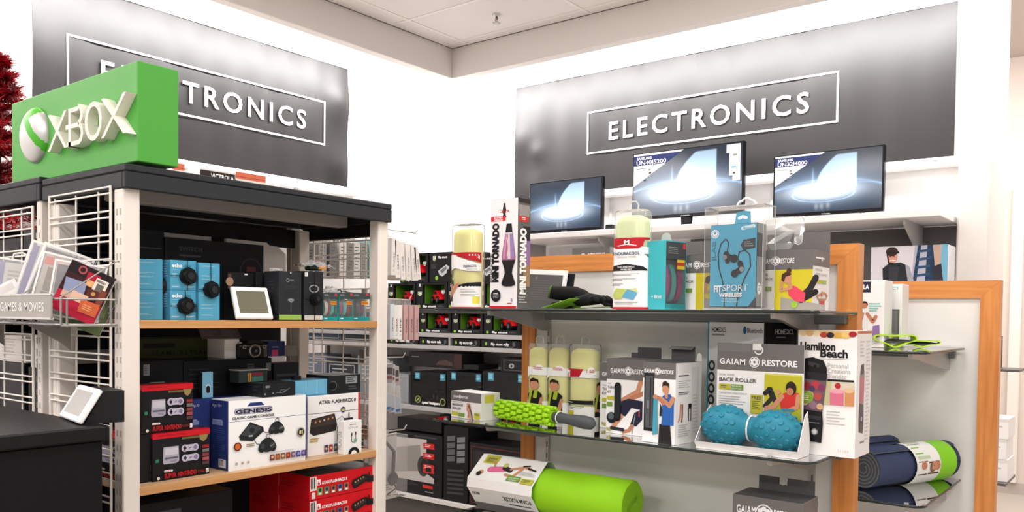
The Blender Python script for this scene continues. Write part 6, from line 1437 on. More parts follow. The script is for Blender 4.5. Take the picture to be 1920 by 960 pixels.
F.ell(24,88.3,5.8,LB); F.text('RUNNABLE', 24, 87, 1.3, PAPER, al='c', w=18, bold=0.02); F.para(14,88.2,34,91,3,M('#8a8688',0.5),ragged=False); F.rect(80,91.2,85,93.6,M('#3b5998',0.4)); F.text('f', 81.4, 93.3, 1.7, PAPER, bold=0.03); F.para(66,95,94,96.4,1,REDF); F.rect(0,97.8,100,100,REDF)
S = f['right']; S.rect(0,0,100,100,M('#5d5a58',0.4)); S.rect(0,0,100,4,LB); S.rect(8,6,92,16,M('#8d8a88',0.4)); S.rect(6,16,84,21,M('#c92a30',0.4)); S.para(30,17,76,20,2,PAPER); S.rect(40,25,100,38,LB); S.poly([(46,38),(100,38),(100,60),(40,60)],M('#8a6a9c',0.4)); S.poly([(40,60),(100,60),(100,80),(56,80)],M('#9a7a5a',0.4)); S.text('MINI TORNADO', 66, 87, 9, PAPER, w=60, rot=90, bold=0.06); S.para(10,89,80,96,3,M('#a9a6a4',0.5)); 
f['top'].rect(0,0,100,100,M('#3b3637',0.4)); g.build('carton', t)
g = G(); g.prism([(w/2,-d/2,h),(w/2,d/2,h),(w/2-0.006,d/2,h+0.012),(w/2-0.006,-d/2+0.01,h+0.008)],(-0.001,0,0),M('#2f2b2c',0.5)); g.build('lid_flap', t)
# white bordered dark sheet, and gloves
y0 = at(985, 560, 'X', 2.34).y; y1 = at(1053, 560, 'X', 2.34).y
hz = at(1046, 504, 'X', 2.34).z-ZS1
t = thing('framed_sign', 'dark sheet in a white frame leaning behind the lava lamp carton', 'sign', (2.34, (y0+y1)/2+0.03, ZS1+0.0005), 0, rot=(R_(-8), R_(3), RZ))
wf = y0-y1+0.07
g = G(); g.box((-wf/2,-0.004,0),(wf/2,0.004,hz),M('#eceae9',0.35),0.002); F = Face(g,(-wf/2,-0.004,hz),(1,0,0),(0,0,-1),wf,hz); F.rect(6,12,93.5,100,M('#575657',0.35)); F.ell(44,21,4,M('#6f6e6f',0.4)); F.para(36,27,80,80,9,M('#666566',0.4),0.25); g.build('frame', t)
g = G(); g.box((wf*0.3,0.010,0),(wf/2+0.022,0.013,hz*0.95),BLACKM); g.build('easel_back', t)
def glove(label, x, y, z, rz, col, s=1.0, lift=0.0, rx=0.0):
    t = thing('glove', label, 'glove', (x, y, z), 0, 'black training gloves', rot=(rx, lift, rz))
    g = G(); KN = M(col, 0.85, grain=0.6, scale=400)
    g.loft([[Vector((xx*s, math.cos(2*PI*k/16)*wy*s, max(0.0, zc*s+math.sin(2*PI*k/16)*hz_*s))) for k in range(16)] for xx, wy, hz_, zc in ((-0.07,0.030,0.018,0.018),(-0.05,0.034,0.020,0.020),(0.0,0.042,0.024,0.024),(0.03,0.043,0.021,0.022),(0.05,0.036,0.015,0.018))], KN)
    g.build('palm', t)
    for k in range(4):
        g = G(); yy = (-0.029+0.0193*k)*s; L = (0.055,0.068,0.064,0.048)[k]*s
        g.tube([(0.038*s,yy,0.018*s),(0.05*s+L*0.4,yy*1.1,0.026*s),(0.05*s+L*0.8,yy*1.15,0.018*s),(0.05*s+L,yy*1.15,0.010*s)],[0.0105*s,0.0105*s,0.0095*s,0.006*s],KN,10); g.build('finger', t)
    g = G(); g.tube([(-0.01*s,0.034*s,0.02*s),(0.03*s,0.060*s,0.022*s),(0.055*s,0.066*s,0.013*s)],[0.012*s,0.011*s,0.007*s],KN,10); g.build('thumb', t)
    g = G(); g.loft([[Vector((xx*s, math.cos(2*PI*k/16)*0.033*s, max(0.0,0.0185*s+math.sin(2*PI*k/16)*0.0205*s))) for k in range(16)] for xx in (-0.071,-0.066)], M('#3f5a1e',0.7), True); g.build('cuff_trim', t)
    return t
gx = 2.26
q = at(1085, 560, 'X', gx)
def card_(label, px, X, rz, L, Wd, tilt, z=0.0):
    q = at(px, 570, 'X', X); g = G(); M4 = Matrix.Rotation(-tilt, 4, 'Y')
    g.box((-L/2,-Wd/2,0),(L/2,Wd/2,0.0012),M('#7fae30',0.4),xf=M4); F = Face(g, M4@Vector((-L/2,Wd/2,0.0012)), M4.to_3x3()@Vector((1,0,0)), Vector((0,-1,0)), L, Wd); F.poly([(0,0),(60,0),(30,100),(0,100)],M('#a9c94a',0.4)); F.rect(70,30,95,70,M('#e9ead2',0.4))
    g.build('glove_card', loc=(q.x, q.y, ZS1+0.0006+z), rz=rz, label=label, cat='card')
card_('green glove card tilted on the upper glass shelf before the black gloves', 1064, 2.20, R_(-100), 0.13, 0.11, R_(13), 0.016)
card_('green glove card under the right end of the black gloves', 1112, 2.20, R_(-70), 0.10, 0.07, R_(4), 0.004)
q = at(1074, 560, 'X', 2.31); glove('thick black glove at the back of the pair on the upper glass shelf', 2.31, q.y, ZS1+0.022, R_(-62), '#0f0f10', 1.15, R_(10))
q = at(1106, 560, 'X', 2.20); glove('black glove lying in front beside the large towel tube', 2.20, q.y, ZS1+0.012, R_(-112), '#121213', 0.80, R_(-2))
q = at(1042, 570, 'X', 2.20); glove('small black glove fingertips at the left of the green card', 2.27, q.y+0.005, ZS1+0.0006, R_(80), '#101011', 0.62)

# ---------------------------------------------------------------- turquoise wristband box
TQ = M('#41b0b9', 0.4); FBX = 2.13
yA = at(1247, 565, 'X', FBX).y; yB = at(1203, 566, 'X', FBX).y
wb = (yB-yA)*1.04; h = at(1225, 352, 'X', FBX).z if False else at(1225, 452, 'X', FBX).z-ZS1; d = 0.088
t = thing('wristband_box', 'turquoise wristband box with a window of pink and turquoise bands, on the upper glass shelf', 'box', (FBX+d/2+0.004, (yA+yB)/2-0.012, ZS1+0.0005), RZ-R_(14))
g = G(); b = 0.002
g.box((-wb/2,-d/2,0),(wb/2,d/2,h*0.07),TQ); g.box((-wb/2,-d/2,h*0.07),(-wb/2+b,d/2,h),TQ); g.box((-wb/2+b,-d/2,h*0.07),(wb/2,-d/2+b,h),TQ); g.box((-wb/2+b,d/2-b,h*0.07),(wb/2,d/2,h),TQ); g.box((-wb/2+b,-d/2+b,h*0.985),(wb/2,d/2-b,h),TQ); g.box((-wb/2+b,-d/2+b,h*0.72),(wb/2-0.001,d/2-b,h*0.985),M('#3f4446',0.4))
F = Face(g,(-wb/2,-d/2,h),(1,0,0),(0,0,-1),wb,h); F.text('+ fitbit', 34, 84, 5.5, PAPER, w=50, bold=0.01)
S = Face(g,(wb/2,-d/2,h),(0,1,0),(0,0,-1),d,h); S.rect(2,1.5,98,27,M('#45494b',0.4)); S.para(12,9,70,20,4,M('#8c8f91',0.5),0.4); S.rect(82,3,96,11,M('#c43a4c',0.5)); S.rect(54,27,92,41,M('#e2c23a',0.5)); S.rect(54,31,92,36,M('#c0452c',0.5)); S.rect(2,92,98,98,M('#358f98',0.4))
g.build('carton', t)
for k, (yy, col) in enumerate(((-0.026,'#a53a86'),(0.0,'#4fc0c2'),(0.026,'#a53a86'))):
    g = G(); rings = []
    for q_ in range(15):
        a = -PI*0.62+PI*1.24*q_/14
        c = Vector((wb*0.12+math.cos(a)*wb*0.28, yy, h*0.40+math.sin(a)*h*0.27)); rr = Vector((math.cos(a),0,math.sin(a)))*0.0022
        rings.append([c-rr+Vector((0,-0.009,0)), c+rr+Vector((0,-0.009,0)), c+rr+Vector((0,0.009,0)), c-rr+Vector((0,0.009,0))])
    g.loft(rings, M(col,0.4), True, False); g.build('wristband', t)
g = G(); g.box((wb/2-0.0012,-d/2+b,h*0.07),(wb/2-0.0004,d/2-b,h*0.72),PLAST); g.build('window', t)
g = G(); g.prism([(-0.02,0.0,h),(0.02,0.0,h),(0.016,0.0,h+0.02),(0.006,0.0,h+0.026),(-0.006,0.0,h+0.026),(-0.016,0.0,h+0.02)],(0,0.0012,0),PLASTW); g.build('hang_tab', t)

# ---------------------------------------------------------------- grey and white massager cartons with a yellow photograph
YEL = M('#c9b92c', 0.45)
def lady(F, x, y, s):
    """woman leaning back with hands behind her head; s in % of height"""
    F.poly([(x-1.2*s,y+3.2*s),(x+7*s,y+4.8*s),(x+7*s,y+6*s),(x-1.2*s,y+6*s)],M('#9a938c',0.5))
    F.stroke([(x+2.4*s,y+3.4*s),(x+4.2*s,y+1.6*s),(x+5.2*s,y-0.6*s)],1.25*s,M('#2a2629',0.5)); F.stroke([(x+2.6*s,y+3.8*s),(x+5.2*s,y+2.2*s)],1.2*s,M('#232022',0.5))
    F.poly([(x+0.1*s,y+1.2*s),(x+1.3*s,y+0.9*s),(x+3.4*s,y+2.4*s),(x+3.2*s,y+4.2*s),(x+1.6*s,y+4.1*s),(x+0.3*s,y+2.8*s)],M('#d8455c',0.45)); F.stroke([(x+0.3*s,y-0.1*s),(x+0.7*s,y+1.3*s)],0.7*s,SKIN)
    F.ell(x,y-0.6*s,1.05*s,SKIN,0.82*s); F.poly([(x-1.1*s,y-0.2*s),(x-1.0*s,y-1.4*s),(x-0.2*s,y-1.9*s),(x+0.8*s,y-1.5*s),(x+0.5*s,y-1.1*s),(x-0.3*s,y-0.9*s),(x-0.6*s,y+0.2*s)],M('#4a2f22',0.5)); F.ell(x+0.3*s,y-2.1*s,0.5*s,M('#4a2f22',0.5))
    F.stroke([(x+0.5*s,y+1.5*s),(x-1.1*s,y+1.8*s),(x-1.0*s,y+0.2*s)],0.55*s,SKIN); F.ell(x+1.4*s,y+4.7*s,0.7*s,M('#8fb63a',0.4))
def massager_carton(label, l, r, tp, bt, Xf, d, tabtop, rz=RZ, yofs=0.0):
    yc, w, h = spotR(l, r, tp, bt, Xf, ZS1); t = thing('massager_carton', label, 'box', (Xf+d/2, yc+yofs, ZS1+0.0005), rz, 'grey topped massager cartons on the upper glass shelf')
    g, f = carton_geo(w, d, h, M('#e4e2e0',0.42)); F = f['front']; F.rect(0,0,100,33,GREYB); brand(F, 4, 32, 18, 72)
    F.rect(0,33,100,100,M('#e6e4e2',0.42)); F.rect(42,33,100,100,YEL); lady(F, 62, 52, 8.2); F.text('STRONG', 8, 43, 4.2, TXT, w=24, bold=0.01); F.text('CORE & BACK', 8, 50, 4.2, TXT, w=32, bold=0.02); F.rect(8,61,24,68,LIMEP); F.rect(25,61,38,68,GREENP); F.para(8,74,36,90,4,M('#b3b0ae',0.5))
    S = f['right']; S.rect(0,0,100,27,GREYB); S.para(14,12,90,17,1,PAPER); emblem(S, 52, 14.5, 4); S.text('STRONG', 12, 35, 4.2, M('#8a8786',0.5), w=40); S.text('CORE & BACK', 12, 42.5, 4.2, M('#8a8786',0.5), w=72); S.rect(12,49,50,55,LIMEP); S.rect(51,49,78,55,M('#9ab46a',0.5))
    S.stroke([(22,76),(46,73),(70,70),(84,75)],4,SKIN); S.stroke([(22,76),(34,82)],3,SKIN); S.stroke([(84,75),(72,82)],3,SKIN); S.poly([(36,80),(70,80),(64,94),(42,94)],SKIN2); S.ell(52,72,4.5,SKIN); S.rect(42,84,64,90,M('#c2434c',0.5)); S.ell(52,95,3.4,M('#a9b94a',0.4))
    f['top'].rect(0,0,100,100,GREYB); g.build('carton', t)
    th = tabtop; g = G(); R2 = 0.008
    g.box((-w/2,d/2-0.0018,h),(-0.012,d/2,h+th),GREYB); g.box((0.012,d/2-0.0018,h),(w/2,d/2,h+th),GREYB); g.box((-0.012,d/2-0.0018,h),(0.012,d/2,h+th*0.45),GREYB); g.tube([(0.012,d/2-0.001,h+th*0.95),(0.011,d/2-0.001,h+th*0.55),(0.002,d/2-0.001,h+th*0.42),(-0.008,d/2-0.001,h+th*0.5),(-0.008,d/2-0.001,h+th*0.7)],0.0014,M('#d8d8d6',0.3),6)
    g.build('hang_tab', t); return t
massager_carton('grey topped massager carton between the turquoise wristband box and the clear earphone case', 1240, 1400, 478, 566, 2.24, 0.09, 0.048)
massager_carton('grey topped massager carton at the right end, past the clear earphone case', 1402, 1523, 469, 573, 2.20, 0.135, 0.055)
# crumpled clear pack behind
q = at(1465, 440, 'X', 2.33)
t = thing('plastic_pack', 'crumpled clear plastic pack showing behind the right grey topped carton', 'pack', (2.35, q.y, ZS1+0.0005), RZ)
g = G(); rnd = random.Random(9); hh = at(1465, 406, 'X', 2.33).z-ZS1
vs = []; nI, nJ = 10, 14
for j in range(nJ+1):
    for i in range(nI): a = 2*PI*i/nI; vs.append(Vector((0.055*math.cos(a)*(1+rnd.uniform(-.12,.12)), 0.022*math.sin(a)*(1+rnd.uniform(-.25,.25)), hh*j/nJ)))
g.add(vs, [(j*nI+i, j*nI+(i+1)%nI, (j+1)*nI+(i+1)%nI, (j+1)*nI+i) for j in range(nJ) for i in range(nI)], PLASTW); g.build('film', t)
g = G(); g.box((-0.03,-0.006,0.002),(0.03,0.006,hh*0.8),M('#6f6c6a',0.4),0.003); g.build('inner_card', t)

# ---------------------------------------------------------------- earphones in a clear security case
JX = 2.118; yc, w, h = spotR(1319, 1431, 386, 560, JX, ZS1); d = 0.075
t = thing('earphone_case', 'clear security case holding a blue earphone box, on the upper glass shelf', 'security case', (JX+d/2, yc, ZS1+0.0005), RZ-R_(3))
ib = 0.010; iw, ih = w*0.80, h*0.80; ihx = -w/2+w*0.075; BL = M('#4aa0c0', 0.42); BLD = M('#3a3d40', 0.4)
g = G(); x0, x1 = ihx, ihx+iw; z0, z1 = 0.008, 0.008+ih
g.box((x0,-d/2+ib,z0),(x1,d/2-ib,z1),BLD,0.0012)
F = Face(g,(x0,-d/2+ib,z1),(1,0,0),(0,0,-1),iw,ih); F.poly([(0.5,0.5),(99.5,0.5),(99.5,88),(84,99.5),(0.5,99.5)],BL)
F.ell(10,11,5.2,PAPER); F.ring(10,11,4.2,0.7,BL); F.ell(10,10,1.6,BL); F.text('JLAB', 6.5, 22, 5.5, M('#2d6c88',0.4), w=24, rot=-90, bold=0.02) if False else F.text('JLAB', 12, 45, 5.2, M('#2d6c88',0.4), w=25, rot=90, bold=0.02)
F.stroke([(70,6),(93,4)],4.6,M('#cfe3ec',0.4)); F.text('Bluetooth', 71, 7.4, 3.2, BL, w=22, bold=0.02)
F.poly([(66,26),(72,20),(97,18),(97,30),(72,32)],M('#2a3238',0.4)); F.para(74,22,94,29,3,PRINT)
EB = M('#16181b',0.3)
F.stroke([(33,99),(34,84),(28,68),(20,52),(18,36),(24,23),(34,18),(40,22),(38,32)],1.3,EB); F.stroke([(60,99),(64,84),(76,66),(88,52),(86,38),(76,32),(64,34),(61,42),(66,48)],1.3,EB)
F.stroke([(36,36),(39,45)],7.5,EB,6); F.stroke([(40,40),(50,42)],8.5,EB,7); F.ell(53,42,5.0,M('#0c0d0f',0.4)); F.ell(33,40,3,M('#7d8084',0.3))
F.stroke([(66,48),(70,55)],7,EB,6); F.stroke([(66,56),(57,59)],7.5,EB,6.5); F.ell(55,60,4.6,M('#0c0d0f',0.4)); F.ell(70,55,3,M('#8d9094',0.3))
F.ell(46,68,14,M('#62b3d0',0.45),12) if False else None
F.text('FIT', 11, 82, 8, PAPER, w=17, bold=0.04); F.text('SPORT', 30, 81, 8, PAPER, w=54, bold=-0.005); F.text('WIRELESS', 22, 88, 4.8, PAPER, w=50, bold=0.05); F.text('SPORT EARBUDS', 30, 91.4, 1.8, M('#cfe3ec',0.4), w=32); F.text('WITH BLUETOOTH', 28, 94.6, 1.8, M('#cfe3ec',0.4), w=36)
S = Face(g,(x1,-d/2+ib,z1),(0,1,0),(0,0,-1),d-2*ib,ih); S.rect(1,0.5,99,99.5,M('#85888a',0.4)); S.rect(1,12,60,40,BLD); S.ell(30,78,7,PAPER,5); S.para(20,74,44,82,4,BL)
g.build('earphone_box', t)
g = G(); xm = (x0+x1)/2+0.012
g.prism([(xm-0.024,0,z1),(xm+0.024,0,z1),(xm+0.022,0,z1+0.034),(xm+0.006,0,z1+0.037),(xm-0.018,0,z1+0.034)],(0,0.001,0),BL); F = Face(g,(xm-0.024,0,z1+0.037),(1,0,0),(0,0,-1),0.048,0.037); F.stroke([(30,52),(50,42),(72,52)],24,M('#dfe9ee',0.4)); g.build('box_tab', t)
g = G(); tw = 0.0018; CL2 = CLEAR('#ffffff', 0.03, 0.05, 1.12, 0.035)
for q_ in ([(-w/2,-d/2,0),(w/2,-d/2,0),(w/2,-d/2,h),(-w/2,-d/2,h)],[(w/2,d/2,0),(-w/2,d/2,0),(-w/2,d/2,h),(w/2,d/2,h)],[(-w/2,d/2,0),(-w/2,-d/2,0),(-w/2,-d/2,h),(-w/2,d/2,h)],[(w/2,-d/2,0),(w/2,d/2,0),(w/2,d/2,h),(w/2,-d/2,h)],[(-w/2,-d/2,h),(w/2,-d/2,h),(w/2,d/2,h),(-w/2,d/2,h)]): g.poly(q_, CL2)
g.box((-w/2+tw,-d/2+tw,0),(w/2-tw,d/2-tw,0.004),PLASTW)
ED = M('#d5d8d8',0.2)
for xx in (-w/2, w/2):
    for yy in (-d/2, d/2): g.cyl((xx,yy,0),(xx,yy,h),0.0011,PLASTW,n=6)
for zz in (0.001, h-0.001):
    for yy in (-d/2, d/2): g.cyl((-w/2,yy,zz),(w/2,yy,zz),0.0013,PLASTW,n=6)
    for xx in (-w/2, w/2): g.cyl((xx,-d/2,zz),(xx,d/2,zz),0.0013,PLASTW,n=6)
g.build('clear_case', t)
g = G(); HT = M('#e8e9e9',0.3); xh = 0.018
outer = [(-0.026,0),(-0.026,0.008),(-0.02,0.014),(-0.012,0.016),(-0.006,0.022),(0.006,0.022),(0.012,0.016),(0.02,0.014),(0.026,0.008),(0.026,0)]
g.tube([(xh+x, 0, h+z) for x, z in outer], 0.0032, HT, 8); g.cyl((xh-0.026,0,h+0.002),(xh+0.026,0,h+0.002),0.003,HT,n=8); g.build('hang_tab', t)

# ---------------------------------------------------------------- lower glass shelf: massage stick
MX = 2.20
a = at(917, 773, 'X', MX+0.05); b = at(1113, 788, 'X', MX-0.03)
rr = 0.030; zc = ZS2+rr+0.008
A = Vector((MX+0.045, at(925, 775, 'X', MX+0.045).y, zc)); B = Vector((MX-0.02, at(1040, 778, 'X', MX-0.02).y, zc))
t = thing('massage_stick', 'lime green knobbed massage stick with a dark grey handle, on the lower glass shelf', 'massage roller', tuple((A+B)/2), 0)
ax = (B-A).normalized(); Lr = (B-A).length; s1 = ax.orthogonal().normalized(); s2 = ax.cross(s1); C0 = (A+B)/2
LM = M('#9fd11f', 0.4); LMD = M('#8bbd18', 0.45)
g = G(); g.cyl(A, B, rr*0.64, LMD, n=24)
nr, nc = 10, 10
for i in range(nr):
    for k in range(nc):
        an = 2*PI*(k+0.5*(i % 2))/nc; rad = s1*math.cos(an)+s2*math.sin(an); tg = ax.cross(rad); c = A+ax*(Lr*(i+0.5)/nr)
        M4 = Matrix((( ax.x,tg.x,rad.x,c.x+rad.x*rr*0.66),(ax.y,tg.y,rad.y,c.y+rad.y*rr*0.66),(ax.z,tg.z,rad.z,c.z+rad.z*rr*0.66),(0,0,0,1)))
        g.box((-Lr/nr*0.36,-rr*0.20,0),(Lr/nr*0.36,rr*0.20,rr*0.44),LM,0.0022,xf=M4)
g.build('knobbed_roller', t, world=True)
g = G(); e = (at(1113, 787, 'X', MX-0.055)); E = Vector((MX-0.05, e.y, zc-0.006)); HD = M('#4a4c4f', 0.5)
prof = [(0.0,0.013),(0.012,0.0165),(0.2,0.0170),(0.35,0.0158),(0.5,0.0180),(0.75,0.0215),(0.92,0.019),(0.985,0.010),(1.0,0.003)]
dv = E-B; g.loft([[B+dv*f_+(s1*math.cos(2*PI*k/16)+s2*math.sin(2*PI*k/16))*r_ for k in range(16)] for f_, r_ in prof], HD); g.build('handle', t, world=True)
g = G(); E2 = A-ax*0.11; g.loft([[A+(E2-A)*f_+(s1*math.cos(2*PI*k/16)+s2*math.sin(2*PI*k/16))*r_*0.9 for k in range(16)] for f_, r_ in prof], HD); g.build('handle', t, world=True)
g = G(); c = B+dv*0.14
g.tube([c+(s1*math.cos(2*PI*k/16)+s2*math.sin(2*PI*k/16))*0.0195 for k in range(17)], 0.0018, M('#e4e6e6',0.25), 6); g.box((c.x-0.012,c.y-0.002,ZS2+0.001),(c.x+0.012,c.y+0.002,zc-0.012),PLASTW); g.build('clear_cradle', t, world=True)
yc, w, h = spotR(843, 909, 736, 786, MX-0.03, ZS2); d = 0.085
t = thing('massager_sleeve_box', 'small grey and white box sleeved on the left end of the lime massage stick', 'box', (MX-0.03+d/2, yc, ZS2+0.0006), RZ-R_(9))
g, f = carton_geo(w, d, h, M('#e2dfdd',0.42)); F = f['front']; F.rect(0,0,100,36,GREYB); brand(F, 6, 34, 8, 58); F.text('RESTORE', 0, 0, 0.01, GREYB) if False else None
F.text('MASSAGE', 6, 55, 9, TXT, w=36, bold=0.02); F.text('ROLLER', 6, 69, 9, TXT, w=30, bold=0.02); F.para(6,39,38,43,1,M('#a3a09e',0.5)); F.rect(4,78,26,92,LIMEP); F.rect(27,80,48,94,GREENP); F.stroke([(58,44),(57,62),(66,94)],9,SKIN); F.stroke([(64,44),(66,60),(60,92)],8,SKIN2); F.stroke([(62,50),(70,72),(74,98)],7,M('#6a4a3c',0.5)); F.rect(80,72,98,96,LIMEP); F.text('FREE', 82, 82, 7, TXT, w=14, bold=0.02)
f['right'].rect(0,0,100,100,M('#cdcbc7',0.45)); f['right'].rect(20,6,70,36,LIMEP); g.build('carton', t)

# ---------------------------------------------------------------- therapy kit cartons
def leg_art(F):
    F.stroke([(96,28),(90,42),(62,54),(60,58)],7,SKIN); F.stroke([(100,44),(76,52)],6,SKIN2)
    F.poly([(58,56),(72,52),(100,54),(100,66),(78,64),(66,76),(54,74)],M('#26273a',0.45)); F.poly([(84,70),(100,64),(100,78),(88,88),(76,86)],M('#2b2c40',0.45)); F.stroke([(58,76),(46,88),(40,92)],6.5,SKIN,4.5); F.stroke([(80,88),(74,94),(62,97)],6,SKIN2,4)
    F.stroke([(38,93),(62,94)],4.6,M('#2a2d33',0.4)); F.stroke([(86,72),(80,98)],1.3,M('#8d9096',0.4)); F.stroke([(94,68),(94,74)],2,M('#b0444c',0.4))
    F.text('THERAPY', -2, 42, 4.0, TXT, w=24, bold=0.01) if False else None
yc, w, h = spotR(1136, 1208, 674, 822, 2.215, ZS2); d = 0.115
t = thing('therapy_kit_carton', 'therapy carton printed with bent legs and a black window, middle of the lower glass shelf', 'box', (2.215+d/2, yc-0.02, ZS2+0.0006), RZ)
w += 0.04
g, f = carton_geo(w, d, h, M('#eceaea',0.42)); F = f['front']; F.rect(0,27,100,100,M('#eceaea',0.42)); leg_art(Face(g, F.P(-27,0,0.0), F.u, F.d, F.W, F.H, lift=F.l)); F.l += 0.004; F.l -= 0.0025; F.rect(0,0,100,27,GREYB); brand(F, 5, 26, 8, 86); F.text('HAND', 3, 34, 2, GREY, w=7); F.text('THERAPY', 3, 40, 3.6, TXT, w=18, bold=0.01); F.text('KIT', 3, 46, 3.6, TXT, w=7, bold=0.01); F.rect(2,50,17,55,LIMEP); F.rect(2,58,13,64,GREENP); F.ell(12,79,7.5,M('#24272a',0.3)); F.ell(11,77,4.5,M('#596066',0.25)); F.stroke([(24,36),(24,78)],10,M('#1c1d1f',0.3)); F.stroke([(24,38),(24,76)],7,M('#2b2d30',0.25)); F.text('FREE', 2, 97, 4.6, M('#a39a1c',0.5), w=9, bold=0.03); f['top'].rect(0,0,100,100,GREYB); g.build('carton', t)
g = G(); g.box((-w*0.25,d/2-0.0018,h),(w*0.22,d/2,h+0.034),M('#4e4d4e',0.45)); g.build('hang_tab', t)
yc, w, h = spotR(1124, 1165, 680, 806, 2.30, ZS2); d = 0.10
t = thing('therapy_kit_carton', 'therapy kit carton half hidden at the left, a round black ball in its window', 'box', (2.30+d/2, yc-0.03, ZS2+0.0006), RZ)
w += 0.06
g, f = carton_geo(w, d, h, M('#eceaea',0.42)); F = f['front']; F.rect(0,0,100,28,GREYB); F.text('GAIAM', 5, 21, 6, PAPER, w=30, bold=0.02); F.text('HAND', 6, 36, 2.4, GREY, w=12); F.text('THERAPY', 6, 42.5, 4.2, TXT, w=36, bold=0.01); F.text('KIT', 6, 49, 4.2, TXT, w=12, bold=0.01); F.rect(6,54,30,60,LIMEP); F.rect(6,63,26,70,GREENP); F.ell(32,82,9,M('#2b2e31',0.3)); F.ell(30,80,5,M('#5b6268',0.25)); F.text('FREE', 5, 96, 5, M('#a39a1c',0.5), w=16, bold=0.03); g.build('carton', t)
g = G(); g.box((-w*0.1,d/2-0.0018,h),(w*0.42,d/2,h+0.030),M('#4e4d4e',0.45)); g.build('hang_tab', t)
yc, w, h = spotR(1205, 1271, 680, 834, 2.125, ZS2); d = 0.135
t = thing('therapy_kit_carton', 'therapy carton printed with a man in a blue shirt, a tall black window beside him', 'box', (2.125+d/2, yc, ZS2+0.0006), RZ-R_(6))
g, f = carton_geo(w, d, h, M('#eceaea',0.42)); F = f['front']; F.rect(0,0,100,20,GREYB); brand(F, 3, 19, 4, 94)
F.rect(6,13.5,36,86,M('#26282a',0.35)); F.rect(10,17,33,82,M('#55575a',0.3)); F.rect(24,20,28,80,M('#2f3134',0.3)); F.rect(15,48,22,58,M('#7c8084',0.3))
F.poly([(52,100),(54,76),(86,74),(92,100)],M('#2a2729',0.45)); F.poly([(58,44),(66,40),(86,38),(97,46),(97,76),(60,77),(64,58)],M('#2f63ad',0.45)); F.poly([(56,50),(64,58),(62,66),(54,66)],M('#29292b',0.5)); F.stroke([(94,44),(84,52),(62,45),(42,43)],6.5,SKIN,4.5); F.stroke([(66,50),(52,44),(42,42)],4.5,SKIN2,4); F.ell(41,43,3.2,SKIN)
F.poly([(36,44),(48,46),(50,88),(34,90)],M('#4a9cb4',0.4)); F.ell(72,32,6.2,SKIN,4.8); F.poly([(62,30),(63,24),(72,22),(82,25),(82,31),(78,28),(66,28)],HAIRB); F.stroke([(74,37),(76,42)],4,SKIN)
S = f['right']; S.rect(0,0,100,100,M('#e3e1e0',0.42)); S.rect(62,6,90,100,M('#d5d2d1',0.42)); S.text('WHAT YOU GET', 8, 18, 2.2, TXT, w=42) if False else None; S.para(10,15,54,18,1,TXT); S.para(10,22,56,32,4,M('#aaa7a6',0.5),0.35); S.para(10,36,56,40,2,TXT,0.5)
S.stroke([(20,52),(18,66),(12,72)],4,SKIN,2.5); S.stroke([(26,52),(26,64),(24,72)],3,M('#8d5a44',0.5)); S.stroke([(50,53),(50,72)],1.6,INK); S.stroke([(58,53),(58,72)],1.6,INK); S.rect(48,51,60,57,INK); S.para(10,76,56,92,6,M('#aaa7a6',0.5),0.35); S.para(66,40,86,90,12,M('#b5b2b1',0.5),0.3)
f['top'].rect(0,0,100,100,M('#4e4c4c',0.45)); g.build('carton', t)
g = G(); g.box((-w*0.42,d/2-0.0018,h),(w*0.3,d/2,h+0.042),M('#4e4d4e',0.45)); g.prism([(-w*0.42,d/2-0.002,h+0.042),(w*0.3,d/2-0.002,h+0.042),(w*0.3,d/2-0.02,h+0.034),(-w*0.42,d/2-0.02,h+0.034)],(0,0,0.001),M('#5b5a5b',0.45)); g.build('hang_tab', t)
g = G(); yq = d/2-0.001; g.prism([(w*0.36,yq,h),(w*0.5,yq,h),(w*0.5,yq,h+0.02),(w*0.43,yq,h+0.026),(w*0.36,yq,h+0.02)],(0,0.001,0),PLASTW); g.build('clear_hook', t)

# ---------------------------------------------------------------- scale carton, back roller, blender
RA = R_(28); CXq = 2.262; Cq = at(1431, 700, 'X', CXq); ex_ = Vector((-math.sin(RA), -math.cos(RA), 0)); ey_ = Vector((math.cos(RA), -math.sin(RA), 0))
def pxof(P): v = P-EYE; return 960+FOC*v.dot(RT)/v.dot(FW)
w = 0.1
while pxof(Cq-ex_*w) > 1327 and w < 0.34: w += 0.002
d = 0.05
while pxof(Cq+ey_*d) < 1492 and d < 0.19: d += 0.002
h = at(1431, 606, 'X', CXq).z-ZS2; mid_ = Cq-ex_*(w/2)+ey_*(d/2)
t = thing('scale_carton', 'white and black bathroom scale carton standing behind the back roller', 'box', (mid_.x, mid_.y, ZS2+0.0006), RZ-RA)
g, f = carton_geo(w, d, h, M('#2b2b2d',0.42), left=M('#3f8fb4',0.42)); F = f['front']; F.rect(0,0,100,100,M('#e4e4e4',0.42)); F.rect(0,0,2.5,100,M('#3f8fb4',0.42)); F.text('HOMEDICS', 8, 8.5, 4.2, INK, w=26, bold=0.02); F.para(8,10.5,32,12.5,1,GREY); F.ell(68,6.4,3.4,M('#2d5f9a',0.4),2.2); F.text('Bluetooth', 72, 8.2, 4.0, M('#5a5c60',0.5), w=26, bold=0.02)
for k in range(4): F.ell(9,38+10*k,4.6,M('#3a3b3d',0.4)); F.ell(9,38+10*k,2.4,M('#d8d8d8',0.4))
S = f['right']; S.rect(0,0,100,100,M('#222224',0.4)); S.text('HOMEDICS', 34, 9, 4.2, PAPER, w=54, bold=0.02); S.para(36,11,84,13,1,PRINT); S.para(36,22,84,30,3,FAINT)
g.build('carton', t)
BX_ = 2.178; yc, w, h = spotR(1342, 1504, 645, 842, BX_+0.03, ZS2)
